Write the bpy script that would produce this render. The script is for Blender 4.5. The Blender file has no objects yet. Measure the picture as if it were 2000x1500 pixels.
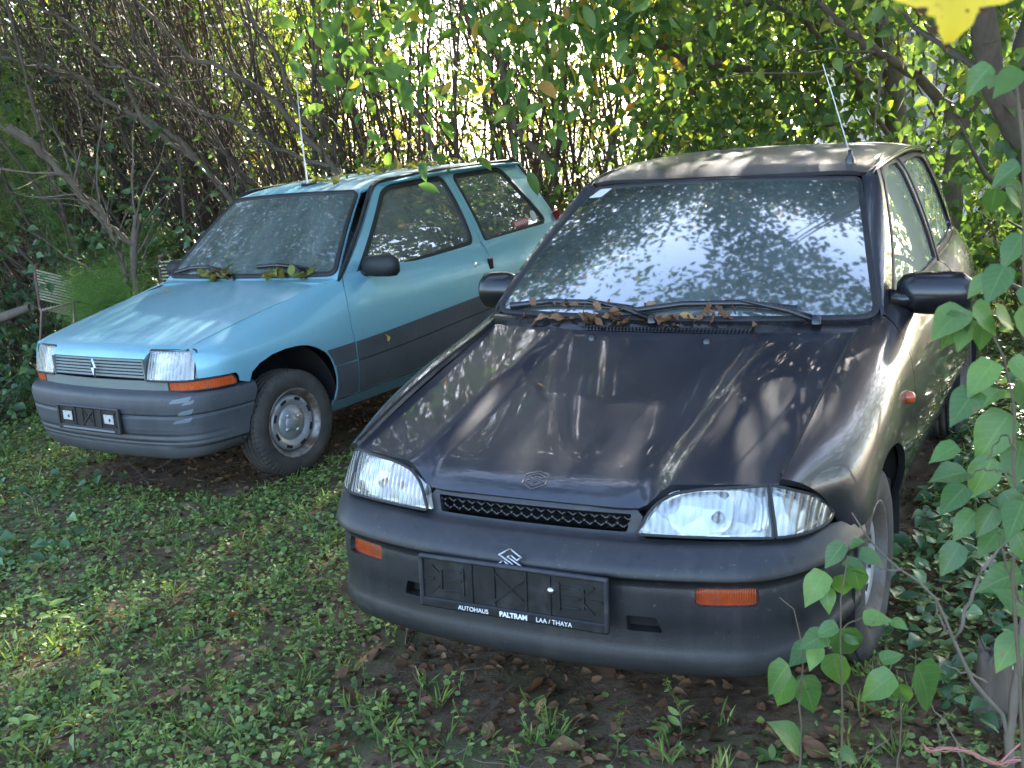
import bpy, math, random
import numpy as np
from mathutils import Vector, Matrix
from mathutils.geometry import delaunay_2d_cdt
R = math.radians
rng = np.random.default_rng(7)
sc = bpy.context.scene
COL = sc.collection

# ------------------------------------------------------------------ camera
CAM_H, CAM_F, CAM_PITCH, CAM_ROLL = 1.539, 2176.0, 0.21102, -0.0830
cam_d = bpy.data.cameras.new('camera'); cam = bpy.data.objects.new('camera', cam_d); COL.objects.link(cam)
sc.camera = cam
cam_d.sensor_width = 36.0; cam_d.lens = 36.0 * CAM_F / 2000.0
cam_d.clip_start = 0.05; cam_d.clip_end = 900.0
cam_d.dof.use_dof = True; cam_d.dof.focus_distance = 4.3; cam_d.dof.aperture_fstop = 11.0
_cp, _sp, _cr, _sr = math.cos(CAM_PITCH), math.sin(CAM_PITCH), math.cos(CAM_ROLL), math.sin(CAM_ROLL)
_fw = Vector((0, _cp, -_sp)); _up = Vector((0, _sp, _cp)); _rt = Vector((1, 0, 0))
_r2 = _cr * _rt + _sr * _up; _u2 = -_sr * _rt + _cr * _up
cam.matrix_world = Matrix(((_r2.x, _u2.x, -_fw.x, 0), (_r2.y, _u2.y, -_fw.y, 0), (_r2.z, _u2.z, -_fw.z, CAM_H), (0, 0, 0, 1)))

# ------------------------------------------------------------------ light
SUN_EL, SUN_AZ = 27.0, 24.0          # azimuth from +Y towards +X
world = bpy.data.worlds.new("World"); sc.world = world; world.use_nodes = True
wn = world.node_tree
sky = wn.nodes.new('ShaderNodeTexSky'); sky.sky_type = 'NISHITA'; sky.sun_disc = False
sky.sun_elevation = R(SUN_EL); sky.sun_rotation = R(SUN_AZ)
sky.air_density = 0.85; sky.dust_density = 2.4; sky.ozone_density = 1.0
bgn = wn.nodes['Background']; bgn.inputs['Strength'].default_value = 0.15
wn.links.new(sky.outputs[0], bgn.inputs['Color'])
sl = bpy.data.lights.new('sun', 'SUN'); sl.energy = 4.2; sl.angle = R(0.6); sl.color = (1.0, 0.93, 0.82)
sun = bpy.data.objects.new('sun', sl); COL.objects.link(sun)
_sd = Vector((math.sin(R(SUN_AZ)) * math.cos(R(SUN_EL)), math.cos(R(SUN_AZ)) * math.cos(R(SUN_EL)), math.sin(R(SUN_EL))))
sun.rotation_euler = _sd.to_track_quat('Z', 'Y').to_euler()
sun.location = _sd * 40
sc.view_settings.view_transform = 'Standard'; sc.view_settings.look = 'None'
sc.view_settings.exposure = 3.12; sc.view_settings.gamma = 1.0
sc.cycles.max_bounces = 8; sc.cycles.diffuse_bounces = 4; sc.cycles.glossy_bounces = 4
sc.cycles.transparent_max_bounces = 12; sc.cycles.transmission_bounces = 6
sc.cycles.sample_clamp_indirect = 6.0
sc.cycles.caustics_reflective = False; sc.cycles.caustics_refractive = False

# ------------------------------------------------------------------ object helpers
def tag(o, label=None, cat=None, group=None, kind=None):
    if label: o['label'] = label
    if cat: o['category'] = cat
    if group: o['group'] = group
    if kind: o['kind'] = kind
    return o
def empty(name, loc=(0, 0, 0), rot=(0, 0, 0), parent=None):
    o = bpy.data.objects.new(name, None); COL.objects.link(o)
    o.location = loc; o.rotation_euler = rot; o.empty_display_size = .1
    if parent: o.parent = parent
    return o
def copy_tree(o, parent=None):
    c = o.copy(); COL.objects.link(c); c.parent = parent
    for ch in list(o.children): copy_tree(ch, c)
    return c
class MB:
    """collects geometry for one mesh object"""
    def __init__(s): s.v = []; s.f = []; s.m = []; s.n = []; s.k = 0; s.t = []
    def add(s, v, f, m=0, n=None, sm=True, t=None):
        v = np.asarray(v, float).reshape(-1, 3)
        s.v.append(v); s.n.append(np.zeros_like(v) if n is None else np.asarray(n, float))
        s.t.append(np.full(len(v), .5) if t is None else np.asarray(t, float))
        k = s.k
        for q in f: s.f.append([i + k for i in q]); s.m.append((m, sm))
        s.k += len(v); return s
    def xf(s, M):
        M = np.array(M); s.v = [v @ M[:3, :3].T + M[:3, 3] for v in s.v]; s.n = [n @ M[:3, :3].T for n in s.n]; return s
    def build(s, name, mats, parent=None, **kw):
        me = bpy.data.meshes.new(name)
        V = np.concatenate(s.v) if s.v else np.zeros((0, 3))
        me.from_pydata(V.tolist(), [], s.f)
        if not isinstance(mats, (list, tuple)): mats = [mats]
        for m in mats: me.materials.append(m)
        me.polygons.foreach_set('material_index', [a for a, b in s.m])
        me.polygons.foreach_set('use_smooth', [b for a, b in s.m])
        N = np.concatenate(s.n) if s.n else V
        if len(N) and np.abs(N).sum() > 1e-6:
            L = np.linalg.norm(N, axis=1)
            me.update()
            if (L < 1e-6).any():
                vn = np.zeros(len(V) * 3, 'f'); me.vertex_normals.foreach_get('vector', vn); vn = vn.reshape(-1, 3)
                N[L < 1e-6] = vn[L < 1e-6]
            N = N / np.maximum(np.linalg.norm(N, axis=1, keepdims=True), 1e-9)
            me.normals_split_custom_set_from_vertices(N.tolist())
        T = np.concatenate(s.t) if s.t else []
        if len(T) and np.ptp(T) > 1e-6:
            at = me.attributes.new('tint', 'FLOAT', 'POINT'); at.data.foreach_set('value', T.astype('f'))
        me.update()
        o = bpy.data.objects.new(name, me); COL.objects.link(o)
        if parent: o.parent = parent
        return o
def big_mesh(name, V, F, mats, tint=None, parent=None, smooth=True):
    """V (n,3), F (m,k) numpy arrays with constant k"""
    me = bpy.data.meshes.new(name)
    n, m, k = len(V), len(F), F.shape[1]
    me.vertices.add(n); me.vertices.foreach_set('co', np.asarray(V, 'f').ravel())
    me.loops.add(m * k); me.loops.foreach_set('vertex_index', F.astype('i').ravel())
    me.polygons.add(m); me.polygons.foreach_set('loop_start', (np.arange(m) * k).astype('i'))
    me.polygons.foreach_set('use_smooth', np.full(m, smooth))
    if not isinstance(mats, (list, tuple)): mats = [mats]
    for q in mats: me.materials.append(q)
    if tint is not None:
        at = me.attributes.new('tint', 'FLOAT', 'POINT'); at.data.foreach_set('value', np.asarray(tint, 'f'))
    me.update(calc_edges=True); me.validate()
    o = bpy.data.objects.new(name, me); COL.objects.link(o)
    if parent: o.parent = parent
    return o

# ------------------------------------------------------------------ shape helpers
def box(mb, c, s, m=0, bev=.0, M=None):
    """box centred c, size s; bev rounds all edges with a chamfer"""
    c = np.array(c, float); h = np.array(s, float) / 2; b = min(bev, h.min() * .95)
    if b <= 0:
        v = np.array([[x, y, z] for x in (-1, 1) for y in (-1, 1) for z in (-1, 1)]) * h
        f = [(0, 1, 3, 2), (4, 6, 7, 5), (0, 4, 5, 1), (2, 3, 7, 6), (0, 2, 6, 4), (1, 5, 7, 3)]
    else:
        v = []; idx = {}
        for sx in (-1, 1):
            for sy in (-1, 1):
                for sz in (-1, 1):
                    for a in range(3):
                        p = np.array([sx, sy, sz]) * (h - b); p[a] = [sx, sy, sz][a] * h[a]
                        idx[(sx, sy, sz, a)] = len(v); v.append(p)
        f = []
        S = (-1, 1)
        for a in range(3):
            o1, o2 = [i for i in range(3) if i != a]
            for s0 in S:
                q = []
                for t1, t2 in ((-1, -1), (1, -1), (1, 1), (-1, 1)):
                    k = [0, 0, 0]; k[a] = s0; k[o1] = t1; k[o2] = t2; q.append(idx[(*k, a)])
                f.append(q)
            for t1 in S:
                for t2 in S:
                    k1 = [0, 0, 0]; k1[a] = -1; k1[o1] = t1; k1[o2] = t2; k2 = list(k1); k2[a] = 1
                    f.append([idx[(*k1, o1)], idx[(*k1, o2)], idx[(*k2, o2)], idx[(*k2, o1)]])
        for k in [(x, y, z) for x in S for y in S for z in S]: f.append([idx[(*k, 0)], idx[(*k, 1)], idx[(*k, 2)]])
        v = np.array(v)
        g = []
        for q in f:
            p = v[q]; nrm = np.cross(p[1] - p[0], p[2] - p[0])
            g.append(q if nrm @ p.mean(0) > 0 else q[::-1])
        f = g
    v = np.array(v)
    if M is not None: v = v @ np.array(M)[:3, :3].T
    mb.add(v + c, f, m, sm=False); return mb
def tube(mb, pts, rad, seg=8, m=0, cap=True, t=None, squash=1.0):
    pts = np.array(pts, float); n = len(pts)
    rad = np.full(n, rad) if np.isscalar(rad) else np.array(rad, float)
    T = np.gradient(pts, axis=0); T /= np.maximum(np.linalg.norm(T, axis=1, keepdims=True), 1e-9)
    ref = np.array([0, 0, 1.]) if abs(T[0][2]) < .9 else np.array([1., 0, 0])
    A = np.cross(T, ref); A /= np.maximum(np.linalg.norm(A, axis=1, keepdims=True), 1e-9); B = np.cross(T, A)
    th = np.linspace(0, 2 * np.pi, seg, endpoint=False)
    V = pts[:, None] + rad[:, None, None] * (np.cos(th)[None, :, None] * A[:, None] + squash * np.sin(th)[None, :, None] * B[:, None])
    f = []
    for i in range(n - 1):
        for j in range(seg):
            k = (j + 1) % seg
            f.append((i * seg + j, i * seg + k, (i + 1) * seg + k, (i + 1) * seg + j))
    if cap: f.append(tuple(range(seg))); f.append(tuple(range((n - 1) * seg, n * seg))[::-1])
    mb.add(V.reshape(-1, 3), f, m, t=None if t is None else np.full(n * seg, t)); return mb
def lathe(mb, prof, seg=48, m=0, axis='x', c=(0, 0, 0), sm=True, wob=None):
    """profile (axial, radius) turned round the x axis"""
    prof = np.array(prof, float); th = np.linspace(0, 2 * np.pi, seg, endpoint=False)
    a = prof[:, 0][:, None] * np.ones(seg); r = prof[:, 1][:, None] * np.ones(seg)
    if wob is not None: r = wob(a, r, th[None, :])
    V = np.stack([a, r * np.cos(th), r * np.sin(th)], -1)
    if axis == 'z': V = V[..., [1, 2, 0]]
    if axis == 'y': V = V[..., [2, 0, 1]]
    n = len(prof); f = []
    for i in range(n - 1):
        for j in range(seg):
            k = (j + 1) % seg
            f.append((i * seg + j, (i + 1) * seg + j, (i + 1) * seg + k, i * seg + k))
    mb.add(V.reshape(-1, 3) + np.array(c), f, m, sm=sm); return mb
def herm(K, P, t):
    """nonuniform cubic Hermite through P at knots K (monotone-limited), t array -> (len t, ...)"""
    K = np.asarray(K, float); P = np.asarray(P, float); t = np.asarray(t, float)
    d = (P[1:] - P[:-1]) / (K[1:] - K[:-1]).reshape((-1,) + (1,) * (P.ndim - 1))
    h = K[1:] - K[:-1]
    Tn = np.empty_like(P); Tn[0] = d[0]; Tn[-1] = d[-1]
    if len(K) > 2:
        w = (h[:-1] / (h[:-1] + h[1:])).reshape((-1,) + (1,) * (P.ndim - 1))
        Tn[1:-1] = (1 - w) * d[:-1] + w * d[1:]
        Tn[0] = 1.5 * d[0] - .5 * Tn[1]; Tn[-1] = 1.5 * d[-1] - .5 * Tn[-2]
    i = np.clip(np.searchsorted(K, t, side='right') - 1, 0, len(K) - 2)
    sh = (-1,) + (1,) * (P.ndim - 1)
    hh = h[i].reshape(sh); s = ((t - K[i]) / h[i]).reshape(sh)
    return (2*s**3-3*s**2+1)*P[i] + (s**3-2*s**2+s)*hh*Tn[i] + (-2*s**3+3*s**2)*P[i+1] + (s**3-s**2)*hh*Tn[i+1]
def H1(pts):
    K = [p[0] for p in pts]; P = np.array([p[1] for p in pts], float)
    return lambda t: herm(K, P, np.clip(np.atleast_1d(t), K[0], K[-1]))
class Net:
    def __init__(s, rows, U, V): s.P = np.array(rows, float); s.U = np.array(U, float); s.V = np.array(V, float)
    def __call__(s, u, v):
        u = np.atleast_1d(np.asarray(u, float)); v = np.atleast_1d(np.asarray(v, float))
        C = np.stack([herm(s.U, r, u) for r in s.P])       # rows, N, 3
        K = s.V; h = K[1:] - K[:-1]
        d = (C[1:] - C[:-1]) / h[:, None, None]
        Tn = np.empty_like(C); w = (h[:-1] / (h[:-1] + h[1:]))[:, None, None]
        Tn[1:-1] = (1 - w) * d[:-1] + w * d[1:]; Tn[0] = 1.5*d[0]-.5*Tn[1]; Tn[-1] = 1.5*d[-1]-.5*Tn[-2]
        i = np.clip(np.searchsorted(K, v, side='right') - 1, 0, len(K) - 2); q = np.arange(len(v))
        hh = h[i][:, None]; t = ((v - K[i]) / h[i])[:, None]
        return (2*t**3-3*t**2+1)*C[i,q]+(t**3-2*t**2+t)*hh*Tn[i,q]+(-2*t**3+3*t**2)*C[i+1,q]+(t**3-t**2)*hh*Tn[i+1,q]
    def inv(s, yz):
        """(y, z) on the surface -> (u, v)"""
        yz = np.array(yz, float); u = yz[:, 0].copy(); v = np.full(len(u), s.V.mean())
        vs = np.linspace(s.V[0], s.V[-1], 60)
        for k in range(len(u)):
            z = s(np.full(60, u[k]), vs)[:, 2]; v[k] = vs[np.argmin(np.abs(z - yz[k, 1]))]
        for _ in range(25):
            p = s(u, v); e = 1e-3
            dv = (s(u, v + e) - p) / e
            u = u + .8 * (yz[:, 0] - p[:, 1])
            dz = np.where(np.abs(dv[:, 2]) < .15, -.15, dv[:, 2])
            v = np.clip(v + .7 * (yz[:, 1] - p[:, 2]) / dz, s.V[0], s.V[-1])
            u = np.clip(u, s.U[0], s.U[-1])
        return np.stack([u, v], 1)
def fillet(poly, r):
    """round the corners of a closed 2-D polygon; r scalar or per-vertex"""
    n = len(poly); P = [np.array(p, float) for p in poly]; out = []
    rr = [r] * n if np.isscalar(r) else list(r)
    for i in range(n):
        a, b, c = P[i - 1], P[i], P[(i + 1) % n]
        if rr[i] <= 0: out.append(b); continue
        d1 = a - b; d2 = c - b; l1 = np.linalg.norm(d1); l2 = np.linalg.norm(d2)
        k = min(rr[i], l1 * .49, l2 * .49); p = b + d1 / l1 * k; q = b + d2 / l2 * k
        for t in np.linspace(0, 1, 7): out.append((1-t)**2*p + 2*t*(1-t)*b + t*t*q)
    return np.array(out)
def dens(poly, step, closed=True):
    P = np.array(poly, float); out = []
    n = len(P)
    for i in range(n if closed else n - 1):
        a, b = P[i], P[(i + 1) % n]; k = max(1, int(math.ceil(np.linalg.norm(b - a) / step)))
        for j in range(k): out.append(a + (b - a) * j / k)
    if not closed: out.append(P[-1])
    return np.array(out)
def inside(poly, pts):
    x, y = pts[:, 0], pts[:, 1]; r = np.zeros(len(pts), bool); n = len(poly)
    for i in range(n):
        x1, y1 = poly[i]; x2, y2 = poly[(i + 1) % n]
        if y1 == y2: continue
        c = ((y1 > y) != (y2 > y)) & (x < (x2 - x1) * (y - y1) / (y2 - y1) + x1); r ^= c
    return r
def area2(p): p = np.array(p); q = np.roll(p, -1, 0); return .5 * np.sum(p[:, 0] * q[:, 1] - q[:, 0] * p[:, 1])
def panel(mb, S, outline, holes=(), step=.03, rim=.014, sg=1, m=0, mirror=False, off=0., rimm=None, hrim=None, disp=None):
    """trimmed smooth surface with a turned-in rim. S(a,b)->xyz arrays; sg picks the outward side"""
    outline = np.array(outline, float)
    if area2(outline) < 0: outline = outline[::-1]
    loops = [dens(outline, step)]
    for h_ in holes:
        h_ = np.array(h_, float)
        if area2(h_) > 0: h_ = h_[::-1]
        loops.append(dens(h_, step))
    lo, hi = loops[0].min(0), loops[0].max(0)
    gx, gy = np.meshgrid(np.arange(lo[0] + step * .5, hi[0], step), np.arange(lo[1] + step * .5, hi[1], step))
    G = np.stack([gx.ravel(), gy.ravel()], 1)
    G = G + (np.random.default_rng(1).random(G.shape) - .5) * step * .02
    k = inside(loops[0], G)
    for h_ in loops[1:]: k &= ~inside(h_, G)
    G = G[k]
    B = np.concatenate(loops)
    if len(G):
        dmin = np.full(len(G), 9.)
        for b in B: dmin = np.minimum(dmin, np.hypot(G[:, 0] - b[0], G[:, 1] - b[1]))
        G = G[dmin > step * .45]
    A = np.concatenate([B, G]); E = []; o = 0
    for l in loops:
        n = len(l); E += [(o + i, o + (i + 1) % n) for i in range(n)]; o += n
    vo, _, fo, ov, _, _ = delaunay_2d_cdt([Vector(a) for a in A], E, [], 0, 1e-7)
    vo = np.array([(p.x, p.y) for p in vo]); fo = [list(f) for f in fo]
    cen = np.array([vo[f].mean(0) for f in fo]); ok = inside(loops[0], cen)
    for h_ in loops[1:]: ok &= ~inside(h_, cen)
    F = [f for f, q in zip(fo, ok) if q]
    def ev(ab):
        e = 2e-3; p = S(ab[:, 0], ab[:, 1])
        n = np.cross(S(ab[:, 0] + e, ab[:, 1]) - S(ab[:, 0] - e, ab[:, 1]), S(ab[:, 0], ab[:, 1] + e) - S(ab[:, 0], ab[:, 1] - e)) * sg
        n /= np.maximum(np.linalg.norm(n, axis=1, keepdims=True), 1e-12)
        return p + n * off, n
    V, N = ev(vo)
    # orient
    Q = np.array(F); fn = np.cross(V[Q[:, 1]] - V[Q[:, 0]], V[Q[:, 2]] - V[Q[:, 0]])
    if (fn * N[Q[:, 0]]).sum() < 0: F = [f[::-1] for f in F]
    MX = np.array([-1, 1, 1.]) if mirror else np.ones(3)
    def put(v, n, f, mm):
        mb.add(v * MX, [g[::-1] for g in f] if mirror else f, mm, n * MX)
    put(V, N, F, m)
    if rim:
        for li, l in enumerate(loops):
            rd = rim if (li == 0 or hrim is None) else hrim
            p, n = ev(l); nn = len(p); T = np.roll(p, -1, 0) - np.roll(p, 1, 0)
            w = np.cross(T, n); w /= np.maximum(np.linalg.norm(w, axis=1, keepdims=True), 1e-12)
            if sg < 0: w = -w
            v2 = np.concatenate([p, p - n * rd]); f2 = []
            for i in range(nn):
                j = (i + 1) % nn; f2.append([i, i + nn, j + nn, j])
            fnn = np.cross(v2[f2[0][1]] - v2[f2[0][0]], v2[f2[0][2]] - v2[f2[0][0]])
            if fnn @ w[0] < 0: f2 = [g[::-1] for g in f2]
            put(v2, np.concatenate([w, w]), f2, m if rimm is None else rimm)
    return mb
def strip(mb, S, line, width, off=.003, sg=1, m=0, mirror=False, h=.004, closed=True, step=.03):
    """a raised band (rubber seal, moulding) following a line on a surface"""
    l = dens(line, step, closed); n = len(l)
    T = (np.roll(l, -1, 0) - np.roll(l, 1, 0)) if closed else np.gradient(l, axis=0)
    T /= np.maximum(np.linalg.norm(T, axis=1, keepdims=True), 1e-9); Q = np.stack([T[:, 1], -T[:, 0]], 1)
    e = 2e-3
    def ev(ab):
        p = S(ab[:, 0], ab[:, 1])
        nn = np.cross(S(ab[:, 0] + e, ab[:, 1]) - S(ab[:, 0] - e, ab[:, 1]), S(ab[:, 0], ab[:, 1] + e) - S(ab[:, 0], ab[:, 1] - e)) * sg
        return p, nn / np.maximum(np.linalg.norm(nn, axis=1, keepdims=True), 1e-12)
    rows = []
    for a, b in ((-.5, -h), (-.5, h * .6), (-.28, h), (.28, h), (.5, h * .6), (.5, -h)):
        p, nn = ev(l + Q * width * a); rows.append(p + nn * (off + b))
    V = np.concatenate(rows); f = []
    for r in range(5):
        for i in range(n if closed else n - 1):
            j = (i + 1) % n; f.append([r*n+i, r*n+j, (r+1)*n+j, (r+1)*n+i])
    if not closed: f.append([r*n for r in range(6)]); f.append([r*n+n-1 for r in range(6)][::-1])
    p, nn = ev(l); k = 2 * n
    fn = np.cross(V[f[k][1]] - V[f[k][0]], V[f[k][2]] - V[f[k][0]])
    if fn @ nn[0] < 0: f = [g[::-1] for g in f]
    if mirror: V = V * np.array([-1, 1, 1.]); f = [g[::-1] for g in f]
    mb.add(V, f, m); return mb
# ------------------------------------------------------------------ materials
def mat(name):
    m = bpy.data.materials.new(name); m.use_nodes = True; return m, m.node_tree, m.node_tree.nodes, m.node_tree.links
def pr(nodes): return nodes['Principled BSDF']
def noise(nt, scale, detail=4, rough=.55, vec=None, dist=0):
    n = nt.nodes.new('ShaderNodeTexNoise'); n.inputs['Scale'].default_value = scale
    n.inputs['Detail'].default_value = detail; n.inputs['Roughness'].default_value = rough
    n.inputs['Distortion'].default_value = dist
    if vec is None:
        tc = nt.nodes.new('ShaderNodeTexCoord'); vec = tc.outputs['Object']
    nt.links.new(vec, n.inputs['Vector']); return n
def ramp(nt, fac, stops):
    r = nt.nodes.new('ShaderNodeValToRGB'); e = r.color_ramp.elements
    while len(e) > 1: e.remove(e[0])
    e[0].position = stops[0][0]; e[0].color = (*stops[0][1], 1) if len(stops[0][1]) == 3 else stops[0][1]
    for p, c in stops[1:]:
        q = e.new(p); q.color = (*c, 1) if len(c) == 3 else c
    nt.links.new(fac, r.inputs['Fac']); return r
def mixc(nt, fac, a, b, mode='MIX'):
    m = nt.nodes.new('ShaderNodeMix'); m.data_type = 'RGBA'; m.blend_type = mode
    for s, v in ((m.inputs[0], fac), (m.inputs[6], a), (m.inputs[7], b)):
        if hasattr(v, 'links'): nt.links.new(v, s)
        elif isinstance(v, (int, float)): s.default_value = v
        else: s.default_value = (*v, 1)
    return m.outputs[2]
def math_(nt, op, a, b=None, clamp=False):
    m = nt.nodes.new('ShaderNodeMath'); m.operation = op; m.use_clamp = clamp
    for i, v in enumerate((a, b)):
        if v is None: continue
        if hasattr(v, 'links'): nt.links.new(v, m.inputs[i])
        else: m.inputs[i].default_value = v
    return m.outputs[0]
def bump(nt, h, st=.2, d=.01):
    b = nt.nodes.new('ShaderNodeBump'); b.inputs['Strength'].default_value = st; b.inputs['Distance'].default_value = d
    nt.links.new(h, b.inputs['Height']); return b.outputs[0]
def gray(v): return (v, v, v)
def plain(name, col, rough=.6, metal=0., spec=.5, var=.25, vs=25, coat=0., bmp=0., bs=200, dirt=None, ds=6, dl=(.45, .65)):
    """principled with noise-driven colour variation, optional dirt colour and fine bump"""
    m, nt, N, L = mat(name); p = pr(N)
    n = noise(nt, vs, 5)
    c = mixc(nt, n.outputs['Fac'], tuple(x * (1 - var) for x in col), tuple(min(1, x * (1 + var)) for x in col))
    rv = rough
    if dirt:
        n2 = noise(nt, ds, 8, .65); r = ramp(nt, n2.outputs['Fac'], [(dl[0], gray(0)), (dl[1], gray(1))])
        c = mixc(nt, r.outputs[0], c, dirt)
        rr = nt.nodes.new('ShaderNodeMapRange'); L.new(r.outputs[0], rr.inputs[0]); rr.inputs[3].default_value = rough; rr.inputs[4].default_value = min(1, rough + .35)
        L.new(rr.outputs[0], p.inputs['Roughness'])
    else: p.inputs['Roughness'].default_value = rv
    L.new(c, p.inputs['Base Color']); p.inputs['Metallic'].default_value = metal
    p.inputs['Specular IOR Level'].default_value = spec; p.inputs['Coat Weight'].default_value = coat
    p.inputs['Coat Roughness'].default_value = .06
    if bmp: L.new(bump(nt, noise(nt, bs, 3).outputs['Fac'], bmp, .002), p.inputs['Normal'])
    return m
def paint(name, col, dust, dfine=.35, dbig=(.42, .75), metal=.55, rough=.32, coat=1., coat_rough=.05, flecks=.06, dmax=.8, streak=.42):
    """metallic car paint under a film of dust, bird droppings and specks"""
    m, nt, N, L = mat(name); p = pr(N)
    fl = noise(nt, 900, 2); base = mixc(nt, fl.outputs['Fac'], tuple(x * .8 for x in col), tuple(x * 1.2 for x in col))
    tc = nt.nodes.new('ShaderNodeTexCoord'); mp = nt.nodes.new('ShaderNodeMapping'); mp.inputs['Scale'].default_value = (1, .5, 1)
    L.new(tc.outputs['Object'], mp.inputs[0])
    big = noise(nt, 3.2, 9, .62, mp.outputs[0], .3); fine = noise(nt, 60, 8, .7)
    rb = ramp(nt, big.outputs['Fac'], [(dbig[0], gray(0)), (dbig[1], gray(dmax))])
    rf = ramp(nt, fine.outputs['Fac'], [(.5, gray(0)), (.72, gray(dfine))])
    sp = noise(nt, 170, 2, .5); rs = ramp(nt, sp.outputs['Fac'], [(.70, gray(0)), (.74, gray(.75))])
    sep = nt.nodes.new('ShaderNodeSeparateXYZ'); g = nt.nodes.new('ShaderNodeNewGeometry'); L.new(g.outputs['Normal'], sep.inputs[0])
    upw = nt.nodes.new('ShaderNodeMapRange'); L.new(sep.outputs['Z'], upw.inputs[0]); upw.inputs[1].default_value = -.2; upw.inputs[2].default_value = 1.; upw.inputs[3].default_value = .45; upw.inputs[4].default_value = 1.
    ms = nt.nodes.new('ShaderNodeMapping'); ms.inputs['Scale'].default_value = (11, 11, .7); L.new(tc.outputs['Object'], ms.inputs[0]); st = noise(nt, 2.4, 6, .62, ms.outputs[0])
    d = math_(nt, 'MAXIMUM', rb.outputs[0], rf.outputs[0]); d = math_(nt, 'MAXIMUM', d, math_(nt, 'MULTIPLY', ramp(nt, st.outputs['Fac'], [(.52, gray(0)), (.72, gray(1))]).outputs[0], streak)); d = math_(nt, 'MAXIMUM', d, math_(nt, 'MULTIPLY', rs.outputs[0], flecks * 10)); d = math_(nt, 'MULTIPLY', d, upw.outputs[0], True)
    L.new(mixc(nt, d, base, dust), p.inputs['Base Color'])
    L.new(math_(nt, 'MULTIPLY', math_(nt, 'SUBTRACT', 1., d), metal), p.inputs['Metallic'])
    L.new(math_(nt, 'ADD', math_(nt, 'MULTIPLY', d, .45), rough), p.inputs['Roughness'])
    L.new(math_(nt, 'MULTIPLY', math_(nt, 'SUBTRACT', 1., math_(nt, 'MULTIPLY', d, .8)), coat), p.inputs['Coat Weight'])
    L.new(math_(nt, 'ADD', math_(nt, 'MULTIPLY', rf.outputs[0], .25), coat_rough), p.inputs['Coat Roughness'])
    L.new(bump(nt, noise(nt, 2.2, 2).outputs['Fac'], .04, .01), p.inputs['Coat Normal'])
    return m
def glass(name, tint, dust=(.35, .36, .33), film_lo=.1, film_hi=.4, ior=1.5, refl=1.0, streak=(1, 1, 1), rough=.0, ds=4.):
    """thin window glass: mirror reflection by Fresnel, tinted see-through and a diffuse film (dust; on some panes also painted-in reflection)"""
    m, nt, N, L = mat(name); N.remove(pr(N)); out = N['Material Output']
    tr = N.new('ShaderNodeBsdfTransparent'); tr.inputs[0].default_value = (*tint, 1)
    gl = N.new('ShaderNodeBsdfGlossy'); gl.inputs['Roughness'].default_value = rough; gl.inputs[0].default_value = (1, 1, 1, 1)
    df = N.new('ShaderNodeBsdfDiffuse'); df.inputs[0].default_value = (*dust, 1)
    fr = N.new('ShaderNodeFresnel'); fr.inputs['IOR'].default_value = ior
    tc = nt.nodes.new('ShaderNodeTexCoord'); mp = nt.nodes.new('ShaderNodeMapping'); mp.inputs['Scale'].default_value = streak
    L.new(tc.outputs['Object'], mp.inputs[0])
    n1 = noise(nt, ds, 9, .68, mp.outputs[0], .4); r1 = ramp(nt, n1.outputs['Fac'], [(.35, gray(film_lo)), (.75, gray(film_hi))])
    n2 = noise(nt, 90, 4, .6); r2 = ramp(nt, n2.outputs['Fac'], [(.66, gray(0)), (.74, gray(.35))])
    d = math_(nt, 'MAXIMUM', r1.outputs[0], r2.outputs[0], True)
    m1 = N.new('ShaderNodeMixShader'); m2 = N.new('ShaderNodeMixShader')
    L.new(d, m1.inputs[0]); L.new(tr.outputs[0], m1.inputs[1]); L.new(df.outputs[0], m1.inputs[2])
    L.new(math_(nt, 'MULTIPLY', fr.outputs[0], refl, True), m2.inputs[0]); L.new(m1.outputs[0], m2.inputs[1]); L.new(gl.outputs[0], m2.inputs[2])
    L.new(m2.outputs[0], out.inputs['Surface']); return m
def leafmat(name, stops, trans=.4, rough=.45, spec=.35, veins=False):
    """leaf: colour from the per-leaf tint attribute, light shines through"""
    m, nt, N, L = mat(name); p = pr(N); out = N['Material Output']
    at = N.new('ShaderNodeAttribute'); at.attribute_name = 'tint'
    r = ramp(nt, at.outputs['Fac'], stops)
    n = noise(nt, 60, 3); c = mixc(nt, math_(nt, 'MULTIPLY', n.outputs['Fac'], .5), r.outputs[0], (.02, .03, .01), 'MIX')
    c = mixc(nt, .6, r.outputs[0], c)
    L.new(c, p.inputs['Base Color']); p.inputs['Roughness'].default_value = rough; p.inputs['Specular IOR Level'].default_value = spec
    tl = N.new('ShaderNodeBsdfTranslucent')
    tcol = mixc(nt, 1., c, (1.9, 1.8, .8), 'MULTIPLY'); L.new(tcol, tl.inputs[0])
    mx = N.new('ShaderNodeMixShader'); mx.inputs[0].default_value = trans
    L.new(p.outputs[0], mx.inputs[1]); L.new(tl.outputs[0], mx.inputs[2]); L.new(mx.outputs[0], out.inputs['Surface'])
    return m
M = {}
M['blue'] = paint('aqua_metallic_paint', (.21, .46, .54), (.26, .30, .31), dfine=.35, dbig=(.45, .85), metal=.35, rough=.33, coat=.7, coat_rough=.12, dmax=.6)
M['blueroof'] = paint('aqua_paint_under_dust', (.075, .36, .45), (.16, .19, .18), dfine=.5, dbig=(.25, .65), metal=.2, rough=.5, coat=.4, coat_rough=.25, dmax=.85)
M['dark'] = paint('midnight_blue_paint', (.010, .014, .026), (.095, .091, .088), dfine=.22, dbig=(.22, .95), metal=.35, rough=.3, coat=1., coat_rough=.03, dmax=.55, streak=0.)
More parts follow.
